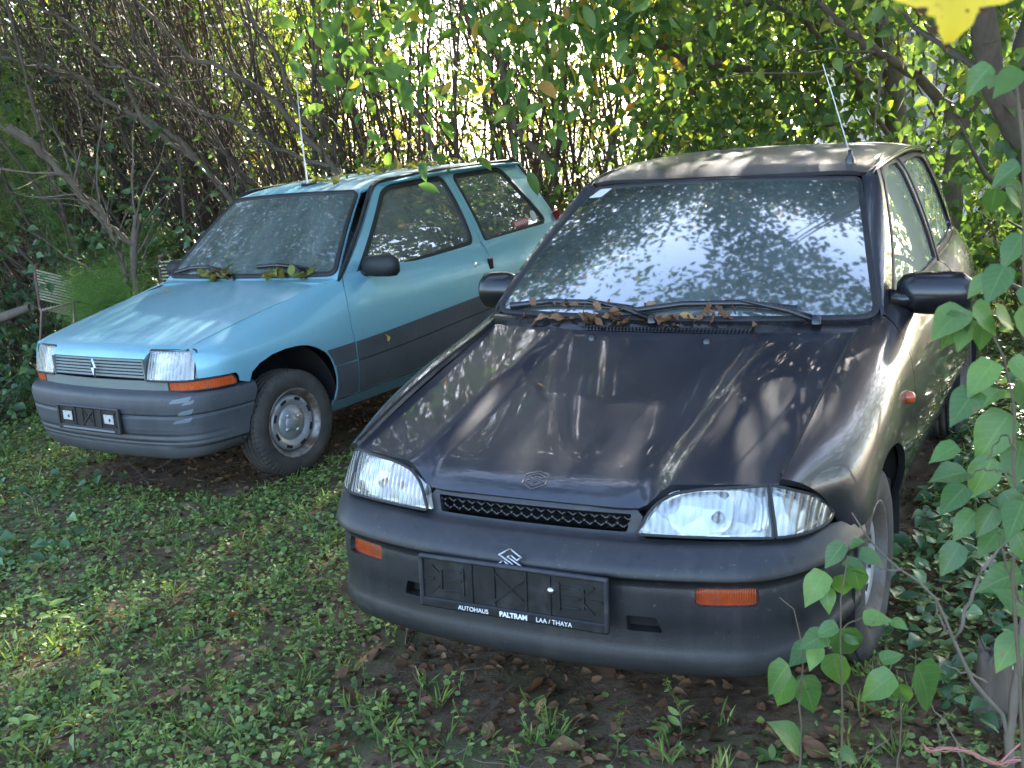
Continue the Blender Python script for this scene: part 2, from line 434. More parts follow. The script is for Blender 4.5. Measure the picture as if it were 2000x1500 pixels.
M['darkside'] = paint('midnight_blue_paint_dusty', (.014, .014, .022), (.085, .073, .060), dfine=.3, dbig=(.3, 1.0), metal=.25, rough=.32, coat=.9, coat_rough=.04, dmax=.5)
M['darkroof'] = paint('midnight_blue_paint_dust_film', (.014, .014, .02), (.135, .122, .108), dfine=.5, dbig=(.2, .65), metal=.2, rough=.4, coat=.8, coat_rough=.14, dmax=.8)
def weathered(name, col, rough, fade, dirt, spec=.4):
    m, nt, N, L = mat(name); p = pr(N); tc = N.new('ShaderNodeTexCoord')
    mp = N.new('ShaderNodeMapping'); mp.inputs['Scale'].default_value = (1, 1, 7); L.new(tc.outputs['Object'], mp.inputs[0])
    mv = N.new('ShaderNodeMapping'); mv.inputs['Scale'].default_value = (9, 9, .8); L.new(tc.outputs['Object'], mv.inputs[0])
    big = noise(nt, 3.5, 7, .65); sc_ = noise(nt, 5, 6, .7, mp.outputs[0], .6); dr = noise(nt, 3, 5, .6, mv.outputs[0]); gr = noise(nt, 420, 3); sp = noise(nt, 75, 3, .6)
    c = mixc(nt, ramp(nt, big.outputs['Fac'], [(.35, gray(0)), (.7, gray(1))]).outputs[0], col, fade)
    c = mixc(nt, ramp(nt, dr.outputs['Fac'], [(.50, gray(0)), (.75, gray(.22))]).outputs[0], c, dirt)
    c = mixc(nt, ramp(nt, sc_.outputs['Fac'], [(.64, gray(0)), (.70, gray(.5))]).outputs[0], c, dirt)
    c = mixc(nt, ramp(nt, sp.outputs['Fac'], [(.66, gray(0)), (.72, gray(.7))]).outputs[0], c, dirt)
    dk = noise(nt, 24, 2, .5); c = mixc(nt, ramp(nt, dk.outputs['Fac'], [(.69, gray(0)), (.72, gray(.55))]).outputs[0], c, tuple(x * .35 for x in col))
    sz = N.new('ShaderNodeSeparateXYZ'); L.new(tc.outputs['Object'], sz.inputs[0]); mr = N.new('ShaderNodeMapRange'); L.new(math_(nt, 'ADD', sz.outputs[2], math_(nt, 'MULTIPLY', sp.outputs['Fac'], .16)), mr.inputs[0])
    mr.inputs[1].default_value = .44; mr.inputs[2].default_value = .28; mr.inputs[3].default_value = 0; mr.inputs[4].default_value = .28
    c = mixc(nt, mr.outputs[0], c, tuple(x * .8 for x in dirt))
    L.new(c, p.inputs['Base Color']); p.inputs['Specular IOR Level'].default_value = spec
    L.new(math_(nt, 'ADD', math_(nt, 'MULTIPLY', big.outputs['Fac'], .3), rough - .15), p.inputs['Roughness']); L.new(bump(nt, gr.outputs['Fac'], .3, .002), p.inputs['Normal']); return m
M['bumpS'] = weathered('weathered_charcoal_plastic', (.012, .0125, .015), .42, (.024, .024, .027), (.070, .063, .054), .5)
M['bumpR'] = weathered('weathered_grey_plastic', (.054, .058, .064), .5, (.078, .084, .092), (.12, .105, .085), .4)
M['bumpRt'] = plain('bleached_grey_plastic', (.15, .17, .19), .5, var=.12, vs=6, spec=.4, dirt=(.2, .2, .19), ds=9, dl=(.5, .8))
M['grilleR'] = plain('bleached_green_grey_plastic', (.14, .165, .15), .55, var=.15, vs=9, dirt=(.2, .2, .17), ds=20, dl=(.5, .8))
M['rubber'] = plain('black_rubber', (.012, .012, .013), .6, var=.3, bmp=.15, dirt=(.05, .045, .04), ds=14, dl=(.5, .9))
M['blackp'] = plain('black_gloss_plastic', (.010, .010, .012), .22, var=.2, spec=.6, dirt=(.06, .06, .055), ds=5, dl=(.55, .95))
M['plate'] = plain('black_plate_holder_plastic', (.007, .007, .008), .42, var=.4, vs=40, dirt=(.022, .023, .021), ds=18, dl=(.5, .8))
M['plframe'] = plain('scuffed_plate_frame_plastic', (.026, .027, .031), .35, var=.3, vs=30, spec=.6, dirt=(.06, .058, .05), ds=14, dl=(.5, .8))
M['dgrey'] = plain('dark_interior_trim', (.045, .046, .048), .8, var=.2)
M['seat'] = plain('grey_seat_cloth', (.085, .085, .085), .95, var=.3, vs=60)
M['seat2'] = plain('light_seat_cloth', (.16, .16, .15), .95, var=.3, vs=60)
M['under'] = plain('underbody_black', (.012, .011, .010), .95, var=.3)
M['tyre'] = plain('dusty_tyre_rubber', (.030, .027, .024), .85, var=.25, vs=14, bmp=.3, bs=300, dirt=(.085, .072, .058), ds=9, dl=(.35, .75))
M['steelR'] = plain('silver_wheel_steel', (.40, .40, .40), .42, metal=.55, var=.1, dirt=(.16, .11, .075), ds=11, dl=(.55, .8))
M['steelS'] = plain('white_silver_wheel_steel', (.36, .36, .37), .4, metal=.35, var=.1, dirt=(.2, .13, .09), ds=10, dl=(.6, .85))
M['rust'] = plain('rusty_steel', (.13, .075, .045), .85, var=.5, vs=30)
M['chrome'] = plain('chrome', (.75, .76, .78), .12, metal=1., var=.05)
M['chromed'] = plain('dull_chrome', (.5, .5, .52), .3, metal=1., var=.1)
M['alu'] = plain('antenna_steel', (.7, .7, .66), .5, metal=.2, var=.05)
M['ghost'] = plain('emblem_glue_residue', (.11, .09, .085), .8, var=.4, vs=90)
M['white'] = plain('white_lettering', (.75, .75, .73), .5, var=.12, vs=200)
M['redst'] = plain('faded_red_sticker', (.55, .10, .11), .5, var=.15)
M['creamst'] = plain('pale_sticker', (.62, .60, .55), .5, var=.1)
M['redlamp'] = plain('red_tail_lamp', (.35, .015, .02), .15, var=.1, coat=1.)
M['gS'] = glass('windscreen_glass_clean', (.62, .74, .70), (.36, .44, .42), .16, .36, 1.5, 6.2, ds=3, rough=.042)  # bluish film colour also paints in brightness of the reflected sky
M['gSs'] = glass('side_glass_dusty', (.60, .70, .62), (.52, .55, .42), .66, .88, 1.5, 1.1, ds=2.2)
M['gR'] = glass('windscreen_glass_hazed', (.45, .52, .48), (.22, .27, .25), .22, .60, 1.5, 1.6, streak=(1, .35, .35), ds=5, rough=.03)
M['gRs'] = glass('side_glass_tinted', (.42, .48, .46), (.36, .36, .32), .24, .46, 1.5, 3.0)  # pale film colour stands in for bright reflections on these panes
def amber_mat(name, col, dirt):
    m = plain(name, col, .22, var=.25, vs=60, coat=.8, dirt=dirt, ds=12, dl=(.5, .85)); nt = m.node_tree
    w = nt.nodes.new('ShaderNodeTexWave'); w.bands_direction = 'X'; w.inputs['Scale'].default_value = 60
    tc = nt.nodes.new('ShaderNodeTexCoord'); nt.links.new(tc.outputs['Object'], w.inputs[0])
    nt.links.new(bump(nt, w.outputs[1], .5, .002), pr(nt.nodes).inputs['Normal']); return m
M['amber'] = amber_mat('amber_indicator_lens', (.52, .075, .015), (.30, .07, .03))
M['amberd'] = amber_mat('grimy_amber_indicator_lens', (.33, .045, .008), (.12, .04, .02))
def lensmat(name, tint, ridge=150., st=.35, haze=.18):
    m, nt, N, L = mat(name); N.remove(pr(N)); out = N['Material Output']
    w = N.new('ShaderNodeTexWave'); w.bands_direction = 'X'; w.inputs['Scale'].default_value = ridge
    tc = N.new('ShaderNodeTexCoord'); L.new(tc.outputs['Object'], w.inputs[0])
    b = bump(nt, w.outputs[1], st, .003)
    tr = N.new('ShaderNodeBsdfTransparent'); tr.inputs[0].default_value = (*tint, 1)
    gl = N.new('ShaderNodeBsdfGlossy'); gl.inputs['Roughness'].default_value = .05; L.new(b, gl.inputs['Normal'])
    df = N.new('ShaderNodeBsdfDiffuse'); df.inputs[0].default_value = (.56, .56, .53, 1)
    fr = N.new('ShaderNodeFresnel'); fr.inputs[0].default_value = 1.5; L.new(b, fr.inputs['Normal'])
    hz = noise(nt, 14, 6); rr = ramp(nt, hz.outputs['Fac'], [(.3, gray(haze * .6)), (.75, gray(haze * 2))])
    rid = math_(nt, 'MULTIPLY', w.outputs[1], .26); hf = math_(nt, 'ADD', rr.outputs[0], rid, True)
    a = N.new('ShaderNodeMixShader'); c = N.new('ShaderNodeMixShader')
    L.new(hf, a.inputs[0]); L.new(tr.outputs[0], a.inputs[1]); L.new(df.outputs[0], a.inputs[2])
    L.new(math_(nt, 'MULTIPLY', fr.outputs[0], 1.6, True), c.inputs[0]); L.new(a.outputs[0], c.inputs[1]); L.new(gl.outputs[0], c.inputs[2])
    L.new(c.outputs[0], out.inputs[0]); return m
M['lens'] = lensmat('ribbed_headlight_lens', (.80, .82, .82), 20, .9, .05)
M['lensR'] = lensmat('hazed_headlight_lens', (.8, .82, .85), 16, .6, .14)
M['reflector'] = plain('lamp_reflector', (.62, .62, .60), .12, metal=1., var=.05)
def facet(m):
    nt = m.node_tree; v = nt.nodes.new('ShaderNodeTexVoronoi'); v.inputs['Scale'].default_value = 20
    tc = nt.nodes.new('ShaderNodeTexCoord'); nt.links.new(tc.outputs['Object'], v.inputs[0])
    nt.links.new(bump(nt, v.outputs[0], .45, .01), pr(nt.nodes).inputs['Normal'])
facet(M['reflector'])
M['reflector'].node_tree.nodes['Principled BSDF'].inputs['Roughness'].default_value = .22
M['sillR'] = paint('aqua_paint_caked_with_mud', (.05, .13, .15), (.075, .062, .048), dfine=.6, dbig=(.2, .55), metal=.1, rough=.6, coat=.2, coat_rough=.3, dmax=.9)
M['patch'] = plain('weathered_white_plate', (.42, .42, .40), .6, var=.2, vs=40, dirt=(.2, .19, .16), ds=40, dl=(.5, .7))
M['steelS2'] = plain('dark_wheel_barrel_steel', (.13, .12, .11), .55, metal=.3, var=.2, dirt=(.12, .08, .05), ds=10, dl=(.45, .7))  # darker version of the wheel steel for the barrel, brown patches over it
# ------------------------------------------------------------------ shared car pieces
def both(fn):
    for mirror in (False, True): fn(mirror)
def arc_pts(cy, cz, r, a0, a1, n=18, ez=1.0):
    return [(cy + r * math.cos(R(a)), cz + ez * r * math.sin(R(a))) for a in np.linspace(a0, a1, n)]
def tyre_mesh(r=.273, w=.155, rim=.168):
    mb = MB(); h = w / 2
    prof = [(-h * .80, rim), (-h * .92, rim + .012), (-h * 1.05, rim + .045), (-h * 1.04, r - .04), (-h * .93, r - .014), (-h * .80, r - .003)]
    for k in range(5):
        a = -h * .78 + k * h * .39 * .98; g = .006
        prof += [(a, r), (a + h * .30, r + .001), (a + h * .305, r - .007), (a + h * .375, r - .007)] if k < 4 else [(a, r)]
    prof += [(h * .80, r - .003), (h * .93, r - .014), (h * 1.04, r - .04), (h * 1.05, rim + .045), (h * .92, rim + .012), (h * .80, rim)]
    def wob(a, rr, th):
        blk = (np.sin(th * 62 + np.sign(a) * 1.2 + a * 60) > .35) * .005
        return rr - blk * (rr > r - .012) * (np.abs(a) > h * .42) - blk * .6 * (rr > r - .03) * (np.abs(a) > h * .85)
    lathe(mb, prof, 372, wob=wob); return mb
def slot_disc(mb, x, rad, ang, l, w, m):
    """black plate for the shade in a vent slot: short arc band at radius rad"""
    th = np.linspace(ang - l / rad / 2, ang + l / rad / 2, 7); v = []
    for t in th: v += [(x, (rad - w / 2) * math.cos(t), (rad - w / 2) * math.sin(t)), (x, (rad + w / 2) * math.cos(t), (rad + w / 2) * math.sin(t))]
    mb.add(v, [(2*i, 2*i+1, 2*i+3, 2*i+2) for i in range(6)], m)
def wheel(root, loc, side, steer, kind):
    w = empty('wheel', loc, (0, 0, steer + (0 if side > 0 else math.pi)), root)
    tyre_mesh().build('tyre', M['tyre'], w)
    st = M['steelR'] if kind == 'R' else M['steelS']
    mb = MB()
    lathe(mb, [(-.06, .150), (.0, .150), (.045, .158), (.062, .166), (.0665, .1775), (.072, .1795), (.074, .176), (.069, .170), (.060, .160), (.040, .151), (.024, .147)], 72, 1)
    lathe(mb, [(.024, .148), (.030, .146), (.046, .139), (.052, .128), (.050, .112), (.040, .094), (.036, .088), (.040, .084), (.046, .080), (.047, .03), (.047, .0)] if kind == 'R' else
              [(.020, .149), (.026, .146), (.042, .136), (.047, .122), (.040, .100), (.022, .080), (.018, .066), (.026, .055), (.030, .036), (.034, .034), (.036, .0)], 72, 0)
    rimo = mb.build('rim', [st, M['rust'] if kind == 'R' else M['steelS2']], w)
    if kind == 'R': rimo.data.materials[1] = plain('rusted_silver_rim_edge', (.30, .29, .27), .5, metal=.5, var=.2, dirt=(.13, .08, .05), ds=12, dl=(.42, .6))
    for k in range(8):
        a = 2 * math.pi * (k + .5) / 8; sb = MB()
        if kind == 'R': slot_disc(sb, .0527, .1245, a, .040, .016, 0)
        else: slot_disc(sb, .0415, .101, a, .030, .024, 0)
        sb.build('vent_slot_shade', M['under'], rimo)  # black plate on the disc, painted shade instead of an open hole
    for k in range(4):
        a = 2 * math.pi * (k + .36) / 4; hb = MB()
        lathe(hb, [(.044 if kind == 'R' else .02, .012), (.056 if kind == 'R' else .034, .011), (.058 if kind == 'R' else .036, .0)], 8, 0, c=(0, .05 * math.cos(a), .05 * math.sin(a)))
        hb.build('wheel_bolt', M['steelR'] if kind == 'R' else M['rust'], w)
    if kind == 'R':
        cb = MB(); lathe(cb, [(.046, .046), (.050, .044), (.050, 0)], 40); cb.build('centre_cap', M['steelR'], w)
    return w
def seat_mesh(mb, x, y, z, m=0):
    box(mb, (x, y, z), (.46, .50, .16), m, .05)
    T = Matrix.Rotation(R(-18), 4, 'X')
    box(mb, (x, y + .33, z + .33), (.46, .12, .58), m, .05, T)
def wiper(root, pts, pivot, name='wiper', mat_=None):
    w = MB(); P = np.array(pts, float)
    tube(w, P, .0075, 6, squash=1.8)
    mid = P[len(P) // 2]; a = np.array(pivot, float)
    arm = [a, a + (mid - a) * .35 + np.array([0, -.006, .012]), mid + np.array([0, -.008, .012])]
    tube(w, arm, [.013, .010, .006], 6)
    lathe(w, [(-.012, .017), (.012, .014), (.014, 0)], 12, axis='z', c=tuple(a))
    return w.build(name, mat_ or M['blackp'], root)
def plate_holder(root, cy, cz, w, h, tilt, name='plate_holder', lines=None, rz=0.):
    p = empty(name, (0, cy, cz), (tilt, 0, rz), root); mb = MB()
    box(mb, (0, .006, 0), (w, .008, h), 0, .003)
    fr = .011; bot = .026
    box(mb, (0, -.001, h/2 - fr/2), (w, .012, fr), 1, .004); box(mb, (0, -.001, -h/2 + bot/2), (w, .010, bot), 0, .004)
    for s in (-1, 1): box(mb, (s * (w/2 - fr/2), -.0015, 0), (fr, .0125, h - .004), 1, .004)
    z0, z1 = -h/2 + bot, h/2 - fr; zc = (z0 + z1) / 2
    for s in (-1, 1):
        for x, l in ((.045, 1), (.11, 1), (.135, .7), (.20, .5)):
            box(mb, (s * x, .0005, zc), (.006, .006, (z1 - z0) * l), 0, .001)
        for dz in (-.025, 0, .025): box(mb, (s * .165, .0012, zc + dz), (.05, .006, .005), 0, .001)
        for q in (-1, 1): box(mb, (s * .212, .001, zc + q * .020), (.045, .005, .005), 0, 0, Matrix.Rotation(-.75 * q * s, 4, 'Y'))
        box(mb, (s * .236, .001, zc), (.028, .005, .006), 0)
        box(mb, (0, .001 + .0007 * s, zc), (.115, .005, .007), 0, 0, Matrix.Rotation(.68 * s, 4, 'Y'))
    mb.build('frame', [M['plate'], M['plframe']], p); return p
def text_part(root, body, size, loc, rot, matl, name='lettering', ext=.0006, bold=0.):
    c = bpy.data.curves.new(name, 'FONT'); c.body = body; c.size = size; c.extrude = ext; c.offset = bold
    c.align_x = 'CENTER'; c.align_y = 'CENTER'
    o = bpy.data.objects.new(name, c); COL.objects.link(o)
    dg = bpy.context.evaluated_depsgraph_get(); me = bpy.data.meshes.new_from_object(o.evaluated_get(dg))
    bpy.data.objects.remove(o); me.materials.clear(); me.materials.append(matl); me.name = name
    o = bpy.data.objects.new(name, me); COL.objects.link(o); o.parent = root
    o.location = loc; o.rotation_euler = rot; return o
def s_emblem(mb, w, h, r, m=0, P=None):
    """slanted S badge outline drawn as a closed tube; P maps (x, z) to a point"""
    q = [(0, .52), (.52, .20), (.30, .06), (.02, .24), (-.13, .15), (.52, -.20), (0, -.52), (-.52, -.20), (-.30, -.06), (-.02, -.24), (.13, -.15), (-.52, .20)]
    pts = [P(a * w, b * h) for a, b in q]; pts = pts + pts[:1]
    for a, b in zip(pts[:-1], pts[1:]): tube(mb, [a, b], r, 6, m)

# ------------------------------------------------------------------ the dark hatchback
def build_suzuki():
    root = empty('parked_car', (-.0385, 2.6406, .031)); root.rotation_mode = 'YXZ'; root.rotation_euler = (.0091, .0185, -.4985)
    tag(root, 'dark midnight-blue hatchback in front, sky and leaves reflected in its windscreen', 'car', 'parked cars left under the trees')
    # body side net: rows from bonnet edge down to sill
    U = [.22, .45, .75, 1.10, 1.28, 1.80, 2.40, 3.00, 3.42, 3.66]; V = [0, .055, .125, .22, .30, .41, .52, .60]
    SN = Net([
        [(.618,.222,.692),(.624,.45,.752),(.628,.75,.818),(.634,1.10,.880),(.665,1.28,.908),(.692,1.8,.915),(.690,2.4,.918),(.672,3.0,.935),(.63,3.42,.94),(.60,3.60,.90)],
        [(.655,.252,.676),(.672,.45,.735),(.686,.75,.803),(.692,1.10,.862),(.715,1.28,.882),(.732,1.8,.885),(.731,2.4,.888),(.712,3.0,.90),(.67,3.42,.895),(.62,3.64,.86)],
        [(.690,.305,.634),(.728,.45,.682),(.748,.75,.755),(.750,1.10,.805),(.758,1.28,.815),(.768,1.8,.815),(.768,2.4,.815),(.752,3.0,.82),(.71,3.42,.81),(.65,3.67,.78)],
        [(.710,.370,.560),(.760,.45,.595),(.780,.75,.670),(.779,1.10,.705),(.783,1.28,.705),(.788,1.8,.705),(.788,2.4,.705),(.775,3.0,.705),(.73,3.42,.70),(.67,3.68,.67)],
        [(.722,.390,.500),(.772,.45,.530),(.790,.75,.575),(.786,1.10,.585),(.788,1.28,.585),(.792,1.8,.585),(.792,2.4,.585),(.782,3.0,.585),(.74,3.42,.58),(.68,3.68,.55)],
        [(.730,.400,.420),(.772,.45,.430),(.782,.75,.460),(.775,1.10,.465),(.775,1.28,.465),(.778,1.8,.465),(.778,2.4,.465),(.770,3.0,.465),(.73,3.42,.46),(.67,3.68,.44)],
        [(.732,.410,.320),(.755,.45,.325),(.760,.75,.340),(.738,1.10,.345),(.735,1.28,.345),(.735,1.8,.345),(.735,2.4,.345),(.735,3.0,.345),(.70,3.42,.34),(.65,3.66,.33)],
        [(.725,.420,.240),(.735,.45,.240),(.735,.75,.255),(.702,1.10,.258),(.700,1.28,.258),(.700,1.8,.258),(.700,2.4,.258),(.700,3.0,.258),(.67,3.42,.26),(.62,3.64,.27)]], U, V)
    def yz(*p): return SN.inv(p)
    gap = [(1.262,.905),(1.225,.855),(1.197,.77),(1.186,.65),(1.190,.50),(1.198,.37),(1.203,.262)]
    gapB = [(2.395,.915),(2.405,.80),(2.40,.62),(2.385,.45),(2.36,.30),(2.35,.262)]
    arch = arc_pts(.738, .295, .335, 44, 180, 22)[::-1] if False else None
    archF = arc_pts(.742, .300, .330, 136, 0, 24)            # front to rear over the top
    g1 = yz(*gap); gB = yz(*gapB)
    top = [(u, .0) for u in np.linspace(1.24, .225, 14)]
    fr_edge = [(.2205, v) for v in np.linspace(.0, .295, 9)]
    low_f = yz((.445, .517)); ar = yz(*archF)
    rear_low = yz((1.074, .262), (1.199, .262))
    fender = np.concatenate([top, fr_edge, low_f, ar, rear_low, (g1[::-1] - np.array([.004, 0]))])
    def mk(name, matl, parent, poly, **kw):
        objs = []
        for mir in (False, True):
            mb = MB(); panel(mb, SN, poly, mirror=mir, step=.035, **kw); objs.append(mb.build(name, matl, parent))
        return objs
    sgn = dict(sg=1)
    t = SN(np.array([1.8]), np.array([.3])); e = 1e-3
    nn = np.cross(SN(np.array([1.8+e]), np.array([.3]))-t, SN(np.array([1.8]), np.array([.3+e]))-t)[0]
    sgS = 1 if nn[0] > 0 else -1
    mk('fender', M['darkside'], root, fender, sg=sgS, rim=.02)
    door_low = np.concatenate([g1 + np.array([.0, 0]), yz((1.205,.262),(2.345,.262)), gB[::-1] - np.array([.004, 0])])
    door_low = np.concatenate([[(u, .0) for u in np.linspace(2.38, 1.275, 20)], door_low[1:-1]])
    archR = arc_pts(3.01, .300, .325, 180, 0, 24)
    quart = np.concatenate([[(u, .0) for u in np.linspace(3.66, 2.40, 18)], gB[1:], yz((2.68,.262)), yz(*archR), yz((3.34,.262),(3.62,.27)), [(3.66, v) for v in np.linspace(.55, .02, 8)]])
    # greenhouse side: x as a function of (y, z)
    xb = H1([(1.1,.655),(1.28,.672),(1.8,.696),(2.4,.694),(3.0,.676),(3.42,.634),(3.7,.60)])
    def GS(y, z):
        y = np.atleast_1d(y); z = np.atleast_1d(z); d = z - .905
        return np.stack([xb(y) - .22 * d - .30 * np.maximum(d, 0) ** 2 - .9 * np.maximum(d - .36, 0) ** 1.5, y, z], -1)
    frame = [(1.262,.900),(1.55,1.112),(1.80,1.285),(1.87,1.318),(1.96,1.336),(2.12,1.350),(2.30,1.353),(2.335,1.352),(2.372,1.10),(2.394,.900)]
    wfr = fillet([(1.425,.922),(1.80,1.232),(1.90,1.298),(2.04,1.320),(2.283,1.322),(2.348,.922)], [.02,.05,.08,.08,.02,.02])
    qframe = [(2.399,.900),(2.377,1.10),(2.340,1.352),(2.80,1.352),(3.10,1.338),(3.26,1.312),(3.34,1.26),(3.50,1.08),(3.62,.905)]
    qw = fillet([(2.425,.945),(2.372,1.312),(2.80,1.318),(3.02,1.300),(3.255,.978),(3.22,.950)], [.02,.03,.05,.04,.03,.03])
    for mir in (False, True):
        mb = MB(); panel(mb, SN, door_low, mirror=mir, step=.035, sg=sgS, rim=.02)
        panel(mb, GS, frame, [wfr], sg=1, mirror=mir, step=.03, rim=.02)
        d = mb.build('door', M['darkside'], root)
        w = MB(); panel(w, GS, fillet([(1.40,.91),(1.80,1.245),(1.90,1.31),(2.04,1.332),(2.29,1.332),(2.36,.91)], .02), sg=1, mirror=mir, step=.05, rim=0, off=-.010); w.build('window', M['gSs'], d)
        s = MB(); strip(s, GS, wfr, .022, .000, mirror=mir, h=.003); s.build('window_seal', M['rubber'], d)
        hb = MB()
        hx = SN(np.array([2.25]), np.array([.10]))[0]; q = -1 if mir else 1
        box(hb, (q * (hx[0] + .006), 2.26, hx[2]), (.02, .17, .035), 0, .008); hb.build('door_handle', M['blackp'], d)
        # B pillar black strip
        mb = MB(); panel(mb, SN, quart, mirror=mir, step=.035, sg=sgS, rim=.02)
        panel(mb, GS, qframe, [qw], sg=1, mirror=mir, step=.03, rim=.02)
        qd = mb.build('rear_quarter', M['darkside'], root)
        w = MB(); panel(w, GS, fillet([(2.41,.935),(2.36,1.325),(2.80,1.33),(3.03,1.31),(3.27,.965)], .02), sg=1, mirror=mir, step=.05, rim=0, off=-.010); w.build('window', M['gSs'], qd)
        s = MB(); strip(s, GS, qw, .024, .000, mirror=mir, h=.003); s.build('window_seal', M['rubber'], qd)
        s = MB(); strip(s, GS, [(2.368,1.345),(2.386,1.10),(2.40,.915)], .030, .001, mirror=mir, h=.004, closed=False)
        s.build('pillar_trim', M['rubber'], qd)
    # bonnet
    yf = H1([(0,.098),(.15,.100),(.28,.108),(.315,.118),(.36,.130),(.45,.158),(.613,.220)])
    zc = H1([(.0,.627),(.03,.645),(.08,.668),(.18,.695),(.33,.727),(.55,.770),(.80,.822),(1.0,.884)])
    zfr = H1([(0,.620),(.28,.625),(.305,.640),(.335,.666),(.37,.680),(.5,.688),(.63,.691)])
    lip = lambda a: (lambda q: q * q * (3 - 2 * q))(np.clip((a - .295) / .085, 0, 1))
    def HS(x, y):
        x = np.atleast_1d(x).astype(float); y = np.atleast_1d(y); ax = np.abs(x); y0 = yf(ax)
        t = (y - y0) / (1.112 - y0); L_ = lip(ax)
        tt = np.clip(t, 0, 1); zn = .627 + .045 * (1 - np.exp(-tt / .045)) + .144 * tt + .068 * tt * tt                     # with nose lip
        zl = .690 + .196 * np.clip(t, 0, 1) ** .93            # over the lamps
        z = zn * (1 - L_) + zl * L_ - .008 * (ax / .62) ** 4
        cr = .235 + .215 * np.clip((y - .28) / .78, 0, 1)    # pressed crease line
        amp = .0045 * np.clip((y - .22) / .40, 0, 1) * np.clip((1.10 - y) / .08, 0, 1) ** .5
        z = z + amp * (1 / (1 + np.exp((ax - cr) / .010)) - .0) - amp * .45 * np.exp(-((ax - cr - .022) / .02) ** 2) - .006
        return np.stack([x, y, z], -1)
    rear = H1([(0,1.058),(.3,1.066),(.5,1.085),(.60,1.108),(.634,1.122)])
    fe = [(x, float(yf(abs(x))[0]) + .002) for x in np.concatenate([-np.linspace(.612, 0, 34), np.linspace(0, .612, 34)[1:]])]
    re_ = [(x, float(rear(abs(x))[0])) for x in np.linspace(.626, -.626, 24)]
    mb = MB(); panel(mb, HS, fe + re_, step=.02, sg=1, rim=.018)
    hood = mb.build('bonnet', M['dark'], root)
    for q in (-1, 1): mb = MB(); mb_p = SN(np.linspace(.235, 1.12, 40), np.zeros(40)) * np.array([q, 1, 1]) + np.array([-q * .0045, 0, .0015]); tube(mb, mb_p, .0042, 6); mb.build('bonnet_seam', M['under'], root)
    # badge outline left on the bonnet, where the emblem came off
    mb = MB()
    def onhood(a, b, cx=.0, cy=.150):
        p = HS([cx + a], [cy + b])[0]; return p + np.array([0, -.0006, .0008])
    s_emblem(mb, .050, .040, .0015, 0, lambda a, b: onhood(a, b))
    q = [onhood(.038 * math.cos(t), .030 * math.sin(t)) for t in np.linspace(R(30), R(390), 7)]
    for a, b in zip(q[:-1], q[1:]): tube(mb, [a, b], .0016, 5)
    mb.build('emblem_mark', M['ghost'], hood)
    for x in (-.20, .19):
        mb = MB(); p = HS([x], [1.0])[0]; lathe(mb, [(-.004, .013), (.008, .012), (.014, .007), (.015, 0)], 12, axis='z', c=tuple(p)); mb.build('washer_nozzle', M['blackp'], hood)
    # cowl and windscreen
    def WS(a, b):
        s = np.atleast_1d(a) / .62; t = np.atleast_1d(b) / .72
        x = (.672 * (1 - t) + .508 * t) * s; y = (1.118 + .100 * s * s) * (1 - t) + (1.712 + .080 * s * s) * t
        z = .898 * (1 - t) + (1.308 - .018 * s * s) * t
        k = .022 * 4 * t * (1 - t)
        return np.stack([x, y - k * .55, z + k * .83], -1)
    wo = fillet([(-.615, .005), (.615, .005), (.612, .715), (-.612, .715)], [.05, .05, .03, .03])
    mb = MB(); panel(mb, WS, wo, step=.045, sg=1, rim=0); wsc = mb.build('windscreen', M['gS'], root)
    mb = MB(); strip(mb, WS, wo, .020, .001, h=.004, step=.03); mb.build('windscreen_seal', M['rubber'], wsc)
    mb = MB(); p = WS([-.555], [.672])[0]
    panel(mb, WS, fillet([(-.59,.64),(-.52,.64),(-.50,.70),(-.565,.70)], .008), step=.03, rim=0, off=.0025); mb.build('permit_sticker', M['creamst'], wsc)
    def cowl(a, b):
        s = np.atleast_1d(a) / .62; t = np.atleast_1d(b)
        ax = np.abs(s) * .62
        return np.stack([.66 * s, (rear(ax) + .004) * (1 - t) + (1.128 + .10 * s * s) * t, .868 + .026 * t + .012 * np.sin(t * 3.1)], -1)
    mb = MB(); panel(mb, lambda a, b: cowl(a, b * 8), [(-.62,0),(.62,0),(.62,.125),(-.62,.125)], step=.03, rim=.02)
    for k in range(46):
        x = -.23 + k * .0115; p = cowl([x], [.12])[0]; box(mb, (p[0], p[1], p[2] + .003), (.0045, .02, .005), 1)
    mb.build('cowl_grille', [M['blackp'], M['rubber']], root)
    wiper(root, [WS([a], [b])[0] + np.array([0, -.008, .012]) for a, b in [(-.56,.018),(-.42,.045),(-.26,.05),(-.10,.030)]], cowl([-.02], [.35])[0] + np.array([0, 0, .02]))
    wiper(root, [WS([a], [b])[0] + np.array([0, -.008, .012]) for a, b in [(-.10,.020),(.06,.052),(.24,.055),(.40,.030)]], cowl([.47], [.35])[0] + np.array([0, 0, .02]))
    # roof
    rc = H1([(1.68,1.306),(1.76,1.330),(1.86,1.350),(2.0,1.366),(2.2,1.380),(2.4,1.386),(2.7,1.384),(3.0,1.370),(3.3,1.340),(3.5,1.30)])
    xe = H1([(1.76,.520),(1.9,.533),(2.1,.543),(2.4,.545),(2.8,.538),(3.1,.522),(3.34,.495)])
    def RS(x, y):
        x = np.atleast_1d(x); y = np.atleast_1d(y); ax = np.abs(x); e = xe(y); q = np.clip(ax / e, 0, 1.05)
        return np.stack([x, y, rc(y) - .016 * q ** 2 - .020 * q ** 9 - .10 * np.clip((1.86 - y) / .14, 0, 1) * .1 * q], -1)
    side = [(float(xe(y)[0]), y) for y in np.linspace(1.82, 3.30, 20)]
    fr = [(x, 1.722 + .085 * (x / .5) ** 2) for x in np.linspace(-.50, .50, 20)]
